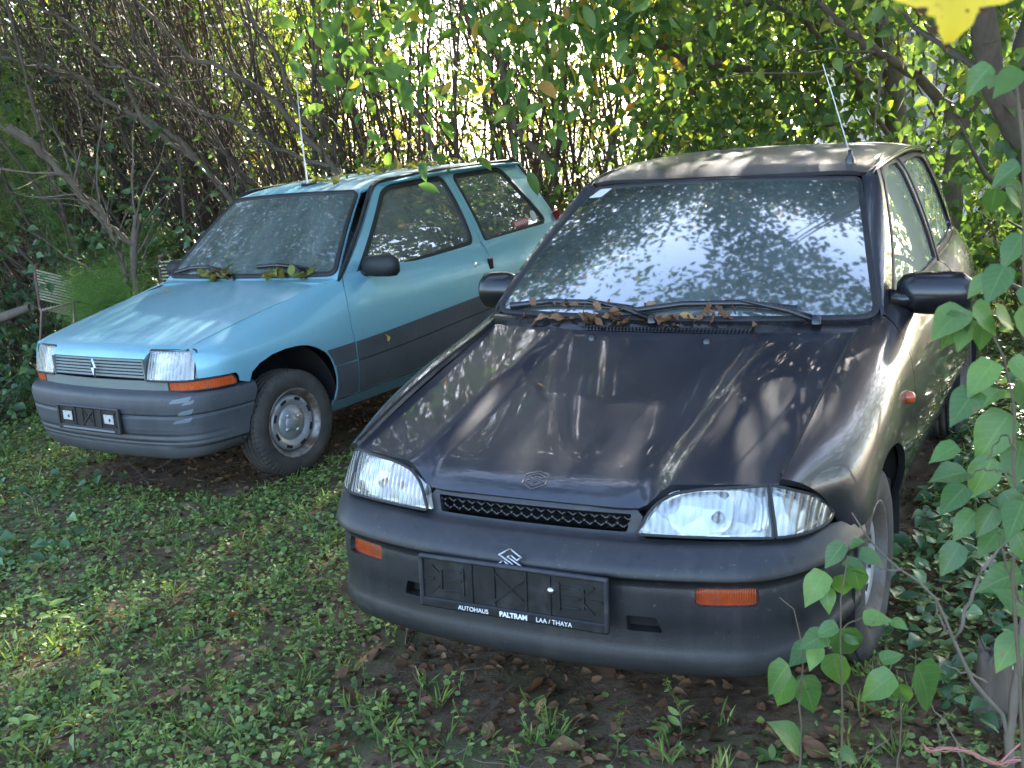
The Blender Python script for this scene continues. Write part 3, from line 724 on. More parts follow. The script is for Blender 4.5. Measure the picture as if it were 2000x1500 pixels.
    mb = MB(); panel(mb, RS, fr + side + [(-x, y) for x, y in side[::-1]], step=.045, sg=1, rim=.015)
    roof = mb.build('roof', M['darkroof'], root)
    # roof gutters and A pillar skins
    for q in (-1, 1):
        mb = MB()
        Lb = WS(np.full(12, .622), np.linspace(0, .73, 12)); Rb = GS(np.array([1.258 + .555 * k for k in np.linspace(0, 1, 12)]), np.array([.905 + .385 * k for k in np.linspace(0, 1, 12)]))
        mid = (Lb + Rb) / 2 + np.array([.010, -.008, .010])
        P = np.concatenate([Lb + np.array([.002,-.001,.002]), mid, Rb + np.array([.001,0,.002])]) * np.array([q, 1, 1])
        f = []
        for r in range(2):
            for i in range(11): a = r*12+i; g = [a, a+1, a+13, a+12]; f.append(g if q > 0 else g[::-1])
        mb.add(P, f, 0); mb.build('windscreen_pillar', M['dark'], root)
        mb = MB(); pts = [RS([float(xe(y)[0])], [y])[0] * np.array([q, 1, 1]) + np.array([q * .008, 0, -.004]) for y in np.linspace(1.79, 3.28, 22)]
        pts = [WS([.622], [.70])[0] * np.array([q, 1, 1]) + np.array([q*.012, 0.02, .0])] + pts
        tube(mb, pts, .011, 8); mb.build('roof_gutter', M['darkside'], root)
    a = MB(); base = RS([.452], [1.885])[0]; lathe(a, [(-.005,.017),(.012,.016),(.03,.008),(.045,.006),(.046,0)], 14, axis='z', c=tuple(base))
    tip = base + np.array([-.115, .0, .44]); tip = base + np.array([-.16, .30, .36])
    tube(a, [base + np.array([0,0,.03]), (base + tip) / 2 + np.array([0, 0, .02]), tip], [.0026, .0022, .0017], 6, 1); a.build('antenna', [M['blackp'], M['alu']], roof)
    # front bumper: profile swept along the plan curve
    plan = np.array([(0,0),(.10,.001),(.22,.008),(.34,.022),(.44,.042),(.52,.063),(.597,.095),(.655,.148),(.700,.215),(.735,.29),(.760,.37),(.774,.46)])
    seg = np.concatenate([[0], np.cumsum(np.linalg.norm(np.diff(plan, axis=0), axis=1))]); SM = seg[-1]
    prof = np.array([(.108,.618),(.100,.600),(.094,.575),(.086,.558),(.055,.545),(.022,.520),(.005,.499),(.000,.485),(.000,.477),(.012,.471),(.022,.462),(.020,.43),(.018,.38),(.020,.33),(.017,.295),(.011,.268),(.012,.248),(.022,.228),(.050,.212),(.10,.205)])
    tk = np.concatenate([[0], np.cumsum(np.linalg.norm(np.diff(prof, axis=0), axis=1))]); TM = tk[-1]
    def BS(s, t):
        s = np.atleast_1d(s).astype(float); t = np.atleast_1d(t); q = np.abs(s)
        P = herm(seg, plan, np.clip(q, 0, SM)); e = 1e-3; D = herm(seg, plan, np.clip(q + e, 0, SM)) - herm(seg, plan, np.clip(q - e, 0, SM))
        D /= np.maximum(np.linalg.norm(D, axis=1, keepdims=True), 1e-9); Nn = np.stack([-D[:, 1], D[:, 0]], 1)
        pr_ = herm(tk, prof, np.clip(t, 0, TM)); cor = np.clip((q - .55) / .35, 0, 1)
        d = pr_[:, 0] * (1 - .45 * cor * (pr_[:, 1] > .5)); z = pr_[:, 1] + .0 * cor
        z = z + .055 * cor ** 2 * np.clip((.42 - z) / .18, 0, 1)
        X = P[:, 0] + Nn[:, 0] * d; Y = P[:, 1] + Nn[:, 1] * d
        return np.stack([np.sign(s) * X, Y, z], -1)
    def tz(z):                                             # profile parameter of a height
        return float(np.interp(-z, -prof[:, 1], tk))
    s_of = lambda x: float(np.interp(x, plan[:, 0], seg))
    gr = fillet([(-.288, tz(.605)), (.288, tz(.605)), (.276, tz(.563)), (-.276, tz(.563))], .006)
    def ind_poly(q, grow=0):
        a, b = s_of(.452) - grow, s_of(.600) + grow
        return fillet([(q*a, tz(.452) - grow*.6), (q*b, tz(.452) - grow*.6), (q*b, tz(.408) + grow), (q*a, tz(.408) + grow)], .015)
    slot = lambda q: fillet([(q*.285, tz(.375)), (q*.36, tz(.375)), (q*.375, tz(.335)), (q*.285, tz(.335))], .006)
    ou = []
    ou += [(s, tz(.618)) for s in np.linspace(-.30, .30, 14)]
    lampl = [(.318, .600), (.306, .566), (.330, .5545), (.45, .554), (.62, .5535), (.72, .552), (.80, .552), (.88, .551), (.925, .546), (.950, .528), (SM - .004, .520)]
    ou += [(s, tz(z)) for s, z in lampl]
    ou += [(SM - .002, tz(z)) for z in (.48, .40, .32)] + [(SM - .03, TM)]
    ou += [(s, TM) for s in np.linspace(SM - .06, -SM + .06, 50)]
    ou += [(-(SM - .03), TM)] + [(-(SM - .002), tz(z)) for z in (.32, .40, .48)] + [(-s, tz(z)) for s, z in lampl[::-1]]
    mb = MB(); panel(mb, BS, ou, [gr, ind_poly(1), ind_poly(-1), slot(1), slot(-1)], step=.016, sg=-1, rim=.02, hrim=.035)
    bum = mb.build('front_bumper', M['bumpS'], root)
    for q in (-1, 1):
        mb = MB(); panel(mb, BS, ind_poly(q, .004), step=.02, sg=-1, rim=0, off=-.014); mb.build('indicator_lamp', M['amberd'], bum)
        mb = MB(); panel(mb, BS, slot(q), step=.03, sg=-1, rim=0, off=-.034); mb.build('slot_backing', M['under'], bum)
    mb = MB(); rr_ = .0165
    for row in range(3):
        for k in range(-12, 13):
            x = (k + .5 * (row % 2)) * rr_ * 1.78; z = .602 - row * rr_ * 1.30
            if abs(x) > .285: continue
            hx = [(x + rr_ * math.cos(t) * 1.02, z + rr_ * .86 * math.sin(t)) for t in np.linspace(R(30), R(390), 7)]
            for (x1, z1), (x2, z2) in zip(hx[:-1], hx[1:]):
                if max(z1, z2) > .608 or min(z1, z2) < .555: continue
                y1, y2 = .112 - .10 * (z1 - .59) + .25 * x1 * x1 * .5, .112 - .10 * (z2 - .59) + .25 * x2 * x2 * .5
                tube(mb, [(x1, y1, z1), (x2, y2, z2)], .0024, 4, squash=2.2)
    mb.build('honeycomb_grille', M['blackp'], bum)
    mb = MB(); box(mb, (0, .19, .585), (.66, .02, .10)); mb.build('grille_backing', M['under'], bum)
    # chrome badge over the number plate holder
    mb = MB(); s_emblem(mb, .062, .056, .0027, 0, lambda a, b: np.array([a - .004, -.010 + b * .12, .497 + b])); mb.build('emblem', M['chromed'], bum)
    ph = plate_holder(root, -.030, .421, .530, .140, R(-4))
    tag(ph)
    for s, x, b, sz in (('AUTOHAUS', -.105, .0, .0125), ('PALTRAM', .010, .0006, .0138), ('LAA / THAYA', .122, .0, .0125)):
        text_part(ph, s, sz * 1.32, (x, -.0068, -.0585), (R(90), 0, 0), M['white'], bold=b)
    mb = MB(); lathe(mb, [(-.006,.010),(.0,.010),(.004,.006),(.005,0)], 14, axis='y', c=(.113, .002, .020)); mb.v[-1][:, 1] *= -1; mb.build('screw', M['chromed'], ph)
    # headlamps
    lb = np.array([(.285,.080),(.36,.093),(.45,.114),(.54,.140),(.615,.170),(.660,.205),(.690,.255),(.706,.315),(.712,.38)])
    ls = np.concatenate([[0], np.cumsum(np.linalg.norm(np.diff(lb, axis=0), axis=1))])
    def LS(s, t):
        s = np.atleast_1d(s); t = np.atleast_1d(t); P = herm(ls, lb, np.clip(s, 0, ls[-1])); D = herm(ls, lb, s + 1e-3) - herm(ls, lb, s - 1e-3)
        D /= np.maximum(np.linalg.norm(D, axis=1, keepdims=True), 1e-9); Nn = np.stack([-D[:, 1], D[:, 0]], 1); d = .34 * t + .9 * t * t
        return np.stack([P[:, 0] + Nn[:, 0] * d, P[:, 1] + Nn[:, 1] * d, .564 + t], -1)
    sx = lambda x: float(np.interp(x, lb[:, 0], ls))
    sd = sx(.615)
    head = fillet([(.012,.003),(sd-.004,-.002),(sd-.004,.113),(sx(.45),.107),(sx(.38),.095),(sx(.335),.066)], [.012,.004,.006,.05,.05,.03])
    corner = fillet([(sd+.003,-.002),(sd+.07,-.003),(ls[-1]-.045,-.004),(ls[-1]-.012,.002),(ls[-1]-.06,.060),(sd+.075,.098),(sd+.003,.114)], [.003,.01,.02,.012,.04,.04,.006])
    for mir in (False, True):
        q = -1 if mir else 1
        h = empty('headlight', (0, 0, 0), parent=root)
        mb = MB(); panel(mb, LS, head, mirror=mir, step=.02, sg=1, rim=.012); mb.build('lens', M['lens'], h)
        mb = MB(); panel(mb, LS, head, mirror=mir, step=.02, sg=1, rim=0, off=-.055)
        panel(mb, lambda s, t: LS(s, t) + np.stack([0*s, .035 * np.cos((s - .16) * 14) * np.cos((t - .06) * 18), 0*s], -1), [(.03,.01),(sd-.01,.01),(sd-.01,.115),(.10,.10)], mirror=mir, step=.02, sg=1, rim=0, off=-.040)
        lathe(mb, [(-.02,.012),(.0,.012),(.012,.006),(.014,0)], 16, axis='y', c=(q*.48,.165,.605)); mb.build('reflector', M['reflector'], h)
        mb = MB(); strip(mb, LS, head, .007, -.001, sg=1, mirror=mir, h=.003, step=.02); mb.build('seal', M['rubber'], h)
        c = empty('corner_lamp', (0, 0, 0), parent=root)
        mb = MB(); panel(mb, LS, corner, mirror=mir, step=.02, sg=1, rim=.012); mb.build('lens', M['lens'], c)
        mb = MB(); panel(mb, LS, corner, mirror=mir, step=.02, sg=1, rim=0, off=-.035); mb.build('reflector', M['reflector'], c)
        mb = MB(); strip(mb, LS, corner, .007, -.001, sg=1, mirror=mir, h=.003, step=.02); mb.build('seal', M['rubber'], c)
        p = SN(np.array([1.045]), np.array([.228]))[0]
        mb = MB(); lathe(mb, [(-.004,.0195),(.006,.0195),(.016,.0165),(.022,.009),(.0235,0)], 24, c=(0,0,0))
        mb.v = [v * np.array([q, 1, 1]) + np.array([q * p[0], p[1], .695]) for v in mb.v]
        if mir: mb.f = [g[::-1] for g in mb.f]
        mb.build('side_repeater', M['amber'], root)
        # mirror
        mm = MB(); cy_ = 1.46
        prof = [(-.115,.0),(-.113,.038),(-.095,.060),(-.05,.069),(.04,.071),(.085,.066),(.108,.048),(.117,.022),(.118,0)]
        lathe(mm, prof, 28)
        mm.v = [np.stack([v[:, 0], np.where(v[:, 1] > 0, v[:, 1] * .18, v[:, 1] * .95), v[:, 2]], -1) for v in mm.v]
        mm.v = [v * np.array([q * (.72 if mir else 1), 1, 1]) + np.array([q * (.775 if mir else .800), cy_, .938]) for v in mm.v]
        if mir: mm.f = [g[::-1] for g in mm.f]
        tube(mm, [(q*.668, 1.415, .925), (q*.70, 1.42, .922), (q*.735, 1.44, .925)], [.042,.034,.036], 10, squash=.8)
        ms = mm.build('wing_mirror', M['blackp'], root)
        g = MB(); box(g, (q*(.775 if mir else .8), cy_ + .016, .938), (.13 if mir else .185, .004, .10), 0, .002); g.build('mirror_glass', M['chrome'], ms)
        # wheel well, mud flap
        for yc in (.742, 3.01):
            w = MB(); th = np.linspace(R(-8), R(188), 22)
            for a, b in ((.50, .70),):
                v = [(q * x, yc + (.345 if yc < 2 else .34) * math.cos(t), .30 + .345 * math.sin(t)) for x in (.45, .755) for t in th]
                w.add(v, [(i, i+1, i+23, i+22) for i in range(21)], 0)
                v = [(q * .45, yc + .345 * math.cos(t), .30 + .345 * math.sin(t)) for t in th] + [(q*.45, yc, .25)]
                w.add(v, [(i, i+1, 22) for i in range(21)], 0)
            w.build('wheel_well', M['under'], root)
        w = MB(); box(w, (q*.655, 1.02, .335), (.17, .012, .24), 0, .004, Matrix.Rotation(R(6), 4, 'X')); w.build('mud_flap', M['rubber'], root)
    wheel(root, (.675, .742, .288), 1, 0, 'S'); wheel(root, (-.675, .742, .288), -1, 0, 'S')
    wheel(root, (.665, 3.01, .285), 1, 0, 'S'); wheel(root, (-.665, 3.01, .285), -1, 0, 'S')
    # tailgate, rear bumper, floor, interior
    def TS(a, b):
        s = np.atleast_1d(a) / .6; t = np.atleast_1d(b) / .85
        y = np.interp(t, [0, .45, 1], [3.33, 3.62, 3.69]) - .10 * s * s; z = np.interp(t, [0, .45, .5, 1], [1.335, .95, .92, .55]) ; x = np.interp(t, [0, .45, 1], [.50, .62, .66]) * s
        return np.stack([x, y, z], -1)
    hole = fillet([(-.5,.03),(.5,.03),(.5,.36),(-.5,.36)], .04)
    mb = MB(); panel(mb, TS, [(-.6,0),(.6,0),(.6,.85),(-.6,.85)], [hole], step=.05, sg=1, rim=.02); tg = mb.build('tailgate', M['darkside'], root)
    mb = MB(); panel(mb, TS, hole, step=.1, sg=1, rim=0, off=-.01); mb.build('rear_window', M['gSs'], tg)
    mb = MB(); box(mb, (0, 3.66, .44), (1.34, .16, .26), 0, .06); mb.build('rear_bumper', M['bumpS'], root)
    mb = MB(); box(mb, (0, 1.95, .27), (1.36, 3.1, .06)); box(mb, (0, .62, .52), (.86, .80, .22)); box(mb, (0, 1.16, .70), (1.30, .03, .34)); mb.build('floor_pan', M['under'], root)
    it = MB(); box(it, (0, 1.32, .80), (1.24, .34, .20), 0, .06); box(it, (.34, 1.48, .86), (.36, .16, .12), 0, .04)
    it.build('dashboard', M['dgrey'], root)
    for x in (-.34, .34):
        s = MB(); seat_mesh(s, x, 1.98, .46); sb = s.build('front_seat', M['seat2'], root)
        s = MB(); box(s, (x, 2.47, 1.10), (.26, .09, .17), 0, .035); s.build('headrest', M['seat2'], sb)
    s = MB(); box(s, (0, 2.85, .46), (1.20, .48, .18), 0, .05); box(s, (0, 3.12, .72), (1.20, .14, .46), 0, .05); s.build('rear_seat', M['seat'], root)
    s = MB(); tube(s, [(.34 + .185 * math.cos(t), 1.66 + .075 * math.sin(t), .93 + .17 * math.sin(t)) for t in np.linspace(0, 2 * math.pi, 33)], .013, 8, cap=False)
    tube(s, [(.34, 1.50, .86), (.34, 1.66, .93)], .03, 8); box(s, (.34, 1.66, .93), (.33, .02, .05), 0, .01); s.build('steering_wheel', M['dgrey'], root)
    s = MB(); box(s, (.0, 1.78, 1.235), (.22, .02, .055), 0, .01); tube(s, [(0, 1.76, 1.29), (0, 1.78, 1.245)], .008, 6); s.build('interior_mirror', M['blackp'], root)
    root['_WS'] = 0
    del root['_WS']
    return root, WS, HS, RS, cowl
car_s, S_WS, S_HS, S_RS, S_COWL = build_suzuki()
# ------------------------------------------------------------------ the aqua hatchback
def build_renault():
    root = empty('parked_car', (-2.114, 5.4726, -.0293)); root.rotation_mode = 'YXZ'; root.rotation_euler = (.0211, -.0102, -.6417)
    tag(root, 'light blue three-door hatchback with grey plastic bumper, parked behind the dark car', 'car', 'parked cars left under the trees')
    U = [.17, .28, .45, .75, 1.044, 1.15, 1.80, 2.40, 3.00, 3.38, 3.56]; V = [0, .05, .13, .22, .34, .48, .60]
    SN = Net([
        [(.636,.172,.742),(.642,.28,.765),(.650,.45,.798),(.668,.75,.853),(.690,1.044,.908),(.712,1.15,.922),(.728,1.8,.928),(.724,2.4,.938),(.710,3.0,.956),(.678,3.34,.958),(.61,3.50,.93)],
        [(.657,.174,.722),(.680,.28,.738),(.694,.45,.764),(.714,.75,.812),(.732,1.044,.866),(.744,1.15,.882),(.752,1.8,.888),(.750,2.4,.896),(.737,3.0,.908),(.700,3.36,.905),(.63,3.53,.88)],
        [(.675,.170,.665),(.722,.28,.678),(.750,.45,.694),(.766,.75,.727),(.773,1.044,.766),(.777,1.15,.780),(.781,1.8,.792),(.780,2.4,.800),(.770,3.0,.806),(.730,3.38,.80),(.65,3.55,.79)],
        [(.681,.162,.595),(.736,.28,.600),(.768,.45,.605),(.789,.75,.640),(.789,1.044,.650),(.790,1.15,.655),(.792,1.8,.665),(.792,2.4,.675),(.783,3.0,.68),(.745,3.38,.68),(.66,3.56,.68)],
        [(.683,.168,.530),(.736,.28,.520),(.768,.45,.500),(.790,.75,.510),(.790,1.044,.515),(.790,1.15,.520),(.792,1.8,.530),(.792,2.4,.540),(.785,3.0,.55),(.745,3.38,.55),(.66,3.56,.55)],
        [(.680,.210,.400),(.732,.28,.380),(.760,.45,.360),(.780,.75,.370),(.780,1.044,.372),(.780,1.15,.375),(.782,1.8,.385),(.782,2.4,.395),(.776,3.0,.40),(.738,3.38,.40),(.65,3.55,.40)],
        [(.670,.215,.260),(.715,.28,.240),(.735,.45,.225),(.740,.75,.225),(.740,1.044,.228),(.740,1.15,.230),(.740,1.8,.235),(.740,2.4,.240),(.735,3.0,.25),(.70,3.38,.26),(.62,3.53,.26)]], U, V)
    yz = lambda *p: SN.inv(p)
    arch = [(.405,.530),(.425,.575),(.475,.607),(.555,.633),(.645,.643),(.735,.640),(.79,.630),(.85,.603),(.905,.568),(.935,.53),(.955,.48),(.966,.42),(.965,.36),(.948,.296)]
    ga = yz((1.162,.915),(1.140,.86),(1.122,.76),(1.118,.66),(1.128,.56),(1.132,.45),(1.130,.34),(1.129,.296))
    gb = yz((2.398,.930),(2.412,.82),(2.412,.68),(2.405,.50),(2.39,.36),(2.388,.318))
    top = [(u, .0) for u in np.linspace(1.145, .175, 14)]
    fender = np.concatenate([top, [(.172, v) for v in np.linspace(.02, .215, 6)], yz((.20,.596),(.26,.594),(.338,.592),(.350,.575),(.352,.548),(.385,.536)), yz(*arch), yz((1.126,.294)), ga[::-1] - np.array([.004, 0])])
    archR = arc_pts(3.06, .30, .325, 180, 0, 20)
    door_low = np.concatenate([[(u, .0) for u in np.linspace(2.385, 1.175, 18)], ga[1:], gb[::-1][:-1] - np.array([.004, 0])])
    sill = np.concatenate([yz((.948,.290),(.925,.236),(1.6,.238),(2.70,.242),(2.735,.30),(2.39,.312),(1.13,.290))])
    quart = np.concatenate([[(u, .0) for u in np.linspace(3.55, 2.402, 14)], gb[1:], yz((2.72,.34)), yz(*archR), yz((3.40,.27)), [(3.555, v) for v in np.linspace(.55, .03, 8)]])
    xb = H1([(1.0,.700),(1.15,.716),(1.8,.730),(2.4,.726),(3.0,.712),(3.34,.680),(3.6,.60)])
    def GS(y, z):
        y = np.atleast_1d(y); z = np.atleast_1d(z); d = z - .92
        return np.stack([xb(y) - .28 * d - .26 * np.maximum(d, 0) ** 2, y, z], -1)
    frame = [(1.158,.905),(1.45,1.155),(1.655,1.335),(1.70,1.360),(1.78,1.372),(2.10,1.380),(2.345,1.382),(2.376,1.15),(2.398,.925)]
    wfr = fillet([(1.262,.898),(1.72,1.322),(1.80,1.344),(2.285,1.352),(2.318,1.15),(2.318,.945)], [.03,.06,.04,.04,.1,.05])
    qframe = [(2.402,.925),(2.380,1.15),(2.350,1.382),(2.90,1.384),(3.06,1.378),(3.13,1.35),(3.36,.955)]
    qw = fillet([(2.452,.938),(2.425,1.15),(2.398,1.350),(2.905,1.354),(3.165,.992),(3.14,.968)], [.03,.1,.04,.06,.03,.02])
    t = SN(np.array([1.8]), np.array([.3])); e = 1e-3
    nn = np.cross(SN(np.array([1.8+e]), np.array([.3]))-t, SN(np.array([1.8]), np.array([.3+e]))-t)[0]; sgS = 1 if nn[0] > 0 else -1
    zt = H1([(.90,.574),(1.13,.577),(1.8,.607),(2.24,.630),(3.4,.675)]); zm = H1([(.95,.478),(1.15,.476),(2.37,.536),(3.4,.57)]); zb = H1([(.94,.292),(1.12,.300),(1.77,.312),(2.4,.324),(3.4,.34)])
    def clad(y0, y1, lo, hi, yoff=.0):
        ys = np.linspace(y0, y1, 12); return np.concatenate([yz(*[(y, float(hi(y)[0]) - .002) for y in ys]), yz(*[(y, float(lo(y)[0]) + .002) for y in ys[::-1]])])
    for mir in (False, True):
        q = -1 if mir else 1
        mb = MB(); panel(mb, SN, fender, mirror=mir, step=.03, sg=sgS, rim=.008); fe = mb.build('fender', M['blue'], root)
        mb = MB()
        panel(mb, SN, np.concatenate([yz((.915,.574),(1.0,.575),(1.122,.577),(1.124,.482),(1.05,.480),(.962,.480),(.948,.515))]), mirror=mir, step=.03, sg=sgS, off=.006, rim=.008)
        panel(mb, SN, np.concatenate([yz((.964,.476),(1.05,.474),(1.124,.472),(1.124,.303),(1.05,.300),(.953,.298),(.967,.36),(.968,.42))]), mirror=mir, step=.03, sg=sgS, off=.006, rim=.008)
        mb.build('cladding', M['bumpR'], fe)
        mb = MB(); panel(mb, SN, door_low, mirror=mir, step=.03, sg=sgS, rim=.02); panel(mb, GS, frame, [wfr], sg=1, mirror=mir, step=.03, rim=.02)
        d = mb.build('door', M['blue'], root)
        mb = MB(); panel(mb, SN, clad(1.136, 2.397, zb, zt), mirror=mir, step=.05, sg=sgS, off=.0025, rim=0); mb.build('cladding_groove', M['rubber'], d)
        mb = MB(); panel(mb, SN, clad(1.138, 2.396, zm, zt), mirror=mir, step=.035, sg=sgS, off=.006, rim=.008)
        panel(mb, SN, clad(1.138, 2.394, zb, lambda y: zm(y) - .004), mirror=mir, step=.035, sg=sgS, off=.006, rim=.008); mb.build('cladding', M['bumpR'], d)
        w = MB(); panel(w, GS, fillet([(1.24,.885),(1.70,1.335),(1.80,1.358),(2.30,1.365),(2.332,1.15),(2.332,.93)], .03), sg=1, mirror=mir, step=.05, rim=0, off=-.008); w.build('window', M['gRs'], d)
        s = MB(); strip(s, GS, wfr, .026, .000, mirror=mir, h=.004); s.build('window_seal', M['rubber'], d)
        s = MB(); panel(s, GS, fillet([(1.235,.885),(1.40,1.035),(1.405,.905),(1.39,.885)], .01), mirror=mir, step=.05, rim=.004, off=.006); s.build('mirror_mount', M['rubber'], d)
        s = MB(); p = SN.inv([(2.25,.815)]); p = SN(p[:, 0], p[:, 1])[0]; lathe(s, [(-.004,.013),(.004,.013),(.006,.010),(.004,.005),(.004,0)], 16); s.v = [v * np.array([q, 1, 1]) + p * np.array([q, 1, 1]) for v in s.v]
        if mir: s.f = [g[::-1] for g in s.f]
        s.build('door_lock', M['chromed'], d)
        s = MB(); p = SN.inv([(2.39,.80)]); p = SN(p[:, 0], p[:, 1])[0]; box(s, (q * (p[0] - .002), 2.40, .80), (.02, .05, .075), 0, .008); s.build('door_handle', M['blackp'], d)
        mb = MB(); panel(mb, SN, quart, mirror=mir, step=.035, sg=sgS, rim=.02); panel(mb, GS, qframe, [qw], sg=1, mirror=mir, step=.03, rim=.02)
        qd = mb.build('rear_quarter', M['blue'], root)
        mb = MB(); panel(mb, SN, clad(2.404, 2.735, zm, zt), mirror=mir, step=.035, sg=sgS, off=.006, rim=.008); panel(mb, SN, clad(2.404, 2.735, zb, lambda y: zm(y) - .004), mirror=mir, step=.035, sg=sgS, off=.006, rim=.008); mb.build('cladding', M['bumpR'], qd)
        w = MB(); panel(w, GS, fillet([(2.44,.925),(2.385,1.365),(2.92,1.37),(3.185,.96)], .03), sg=1, mirror=mir, step=.05, rim=0, off=-.008); w.build('window', M['gRs'], qd)
        s = MB(); strip(s, GS, qw, .026, .000, mirror=mir, h=.004); s.build('window_seal', M['rubber'], qd)
        if not mir:
            s = MB(); panel(s, GS, [(2.80,.975),(2.975,.985),(2.975,1.025),(2.80,1.015)], rim=0, off=-.004, step=.03); ss = s.build('window_sticker', M['redst'], qd)
            s = MB()
            for k in range(7):
                y0 = 2.815 + k * .0215; panel(s, GS, [(y0,.984+k*.0012),(y0+.012,.985+k*.0012),(y0+.012,1.007+k*.0012),(y0,1.006+k*.0012)], rim=0, off=-.0028, step=.03)
            s.build('sticker_marks', M['creamst'], ss)
            s = MB(); th = np.linspace(0, 2*math.pi, 20, endpoint=False); panel(s, GS, [(3.06 + .035*math.cos(a), 1.025 + .035*math.sin(a)) for a in th], rim=0, off=-.004, step=.03); s.build('round_sticker', M['creamst'], qd)
        mb = MB(); panel(mb, SN, sill, mirror=mir, step=.05, sg=sgS, rim=.02); mb.build('sill', M['sillR'], root)
        # black rain gutter up the pillar and along the roof
        mb = MB(); pts = [GS([y], [z])[0] for y, z in [(1.128,.905),(1.20,.968),(1.42,1.160),(1.62,1.334),(1.68,1.366),(1.78,1.386),(2.1,1.396),(2.5,1.399),(2.9,1.398),(3.08,1.392),(3.14,1.372),(3.37,.97)]]
        pp = herm(np.arange(len(pts)), np.array(pts), np.linspace(0, len(pts) - 1, 70)) + np.array([.002, -.002, 0]); tube(mb, pp * np.array([q, 1, 1]), .011, 8)
        mb.build('rain_gutter', M['rubber'], root)
        # mirror
        mm = MB(); prof = [(-.11,.0),(-.108,.036),(-.09,.052),(-.04,.058),(.05,.060),(.10,.055),(.122,.036),(.126,.012),(.126,0)]
        lathe(mm, prof, 28)
        mm.v = [np.stack([v[:, 0], np.where(v[:, 1] > 0, v[:, 1] * .2, v[:, 1] * .95), v[:, 2] * 1.02], -1) for v in mm.v]
        M4 = Matrix.Rotation(R(4), 4, 'Z'); mm.xf(M4); mm.v = [v * np.array([q, 1, 1]) + np.array([q * .845, 1.345, .952]) for v in mm.v]
        if mir: mm.f = [g[::-1] for g in mm.f]
        tube(mm, [(q*.715, 1.32, .918), (q*.745, 1.33, .915), (q*.775, 1.34, .93)], [.036,.03,.032], 10, squash=.7)
        ms = mm.build('wing_mirror', M['rubber'], root); g = MB(); box(g, (q*.845, 1.362, .952), (.19, .004, .095), 0, .002); g.build('mirror_glass', M['chrome'], ms)
        for yc, r in ((.665, .335), (3.06, .335)):
            w = MB(); th = np.linspace(R(-8), R(188), 22)
            v = [(q * x, yc + r * math.cos(t_), .30 + (r + .015) * math.sin(t_)) for x in (.42, .735) for t_ in th]; w.add(v, [(i, i+1, i+23, i+22) for i in range(21)], 0)
            v = [(q * .42, yc + r * math.cos(t_), .30 + (r + .015) * math.sin(t_)) for t_ in th] + [(q*.42, yc, .25)]; w.add(v, [(i, i+1, 22) for i in range(21)], 0)
            w.build('wheel_well', M['under'], root)
    # bonnet
    zp = H1([(.088,.690),(.098,.705),(.118,.729),(.15,.750),(.20,.768),(.30,.791),(.6,.850),(.9,.898),(1.06,.918)])
    def HS(x, y):
        x = np.atleast_1d(x).astype(float); y = np.atleast_1d(y); s = np.abs(x) / .65
        z = zp(y - .012 * s * s) - .012 * s ** 2 - .006 * s ** 6
        rib = .006 / (1 + np.exp((np.abs(x) - (.26 + .20 * np.clip((y - .2) / .8, 0, 1))) / .008)) * np.clip((y - .16) / .3, 0, 1)
        return np.stack([x, y, z + .3 * rib], -1)
    fe = [(x, .092 + .05 * (x * x)) for x in np.linspace(-.386, .386, 26)]
    R_side = [(.392,.112),(.402,.124),(.42,.130),(.50,.140),(.58,.152),(.622,.165),(.632,.18)]
    edge = [(float(v_[0]) - .004, u) for u in np.linspace(.22, 1.03, 20) for v_ in [SN(np.array([u]), np.array([0.]))[0]]]
    re_ = [(x, 1.046 - .012 * (x/.68)**2 * 0) for x in np.linspace(.680, -.680, 20)]
    mb = MB(); panel(mb, HS, fe + R_side + edge + re_ + [(-a, b) for a, b in edge[::-1]] + [(-a, b) for a, b in R_side[::-1]], step=.025, sg=1, rim=.016); hood = mb.build('bonnet', M['blue'], root)
    def WS(a, b):
        s = np.atleast_1d(a) / .62; t_ = np.atleast_1d(b) / .62
        x = (.716 * (1 - t_) + .528 * t_) * s; y = (1.090 + .045 * s * s) * (1 - t_) + (1.545 + .045 * s * s) * t_; z = .938 * (1 - t_) + (1.356 - .010 * s * s) * t_; k = .012 * 4 * t_ * (1 - t_)
        return np.stack([x, y - k * .6, z + k * .8], -1)
    wo = fillet([(-.605, .004), (.605, .004), (.605, .612), (-.605, .612)], [.05, .05, .05, .05])
    mb = MB(); panel(mb, WS, wo, step=.045, sg=1, rim=0); wsc = mb.build('windscreen', M['gR'], root)
    mb = MB(); strip(mb, WS, wo, .026, .002, h=.006, step=.03); mb.build('windscreen_seal', M['rubber'], wsc)
    # scuttle, header and pillars around the windscreen (one body coloured frame)
    def FR(a, b): return WS(a, b) + np.array([0, .004, -.004])
    mb = MB(); panel(mb, FR, [(-.622,-.03),(.622,-.03),(.622,.640),(-.622,.640)], [fillet([(-.600,.010),(.600,.010),(.600,.606),(-.600,.606)], .05)], step=.04, sg=1, rim=.01)
    def SC(a, b):
        s = np.atleast_1d(a) / .62; t_ = np.atleast_1d(b); return np.stack([.70 * s, 1.050 * (1 - t_) + (1.076 + .045 * s * s) * t_, .915 + .004 * t_ - .010 * s * s * (1 - t_)], -1)
    panel(mb, lambda a, b: SC(a, b * 20), [(-.62,0),(.62,0),(.62,.05),(-.62,.05)], step=.025, rim=.01, sg=1)
    mb.build('windscreen_frame', M['blue'], root)
    wiper(root, [WS([a], [b])[0] + np.array([0, -.008, .012]) for a, b in [(-.56,.020),(-.44,.05),(-.30,.055),(-.14,.028)]], (-.06, 1.075, .935))
    wiper(root, [WS([a], [b])[0] + np.array([0, -.008, .012]) for a, b in [(.10,.055),(.24,.060),(.36,.045),(.48,.018)]], (.50, 1.10, .935))
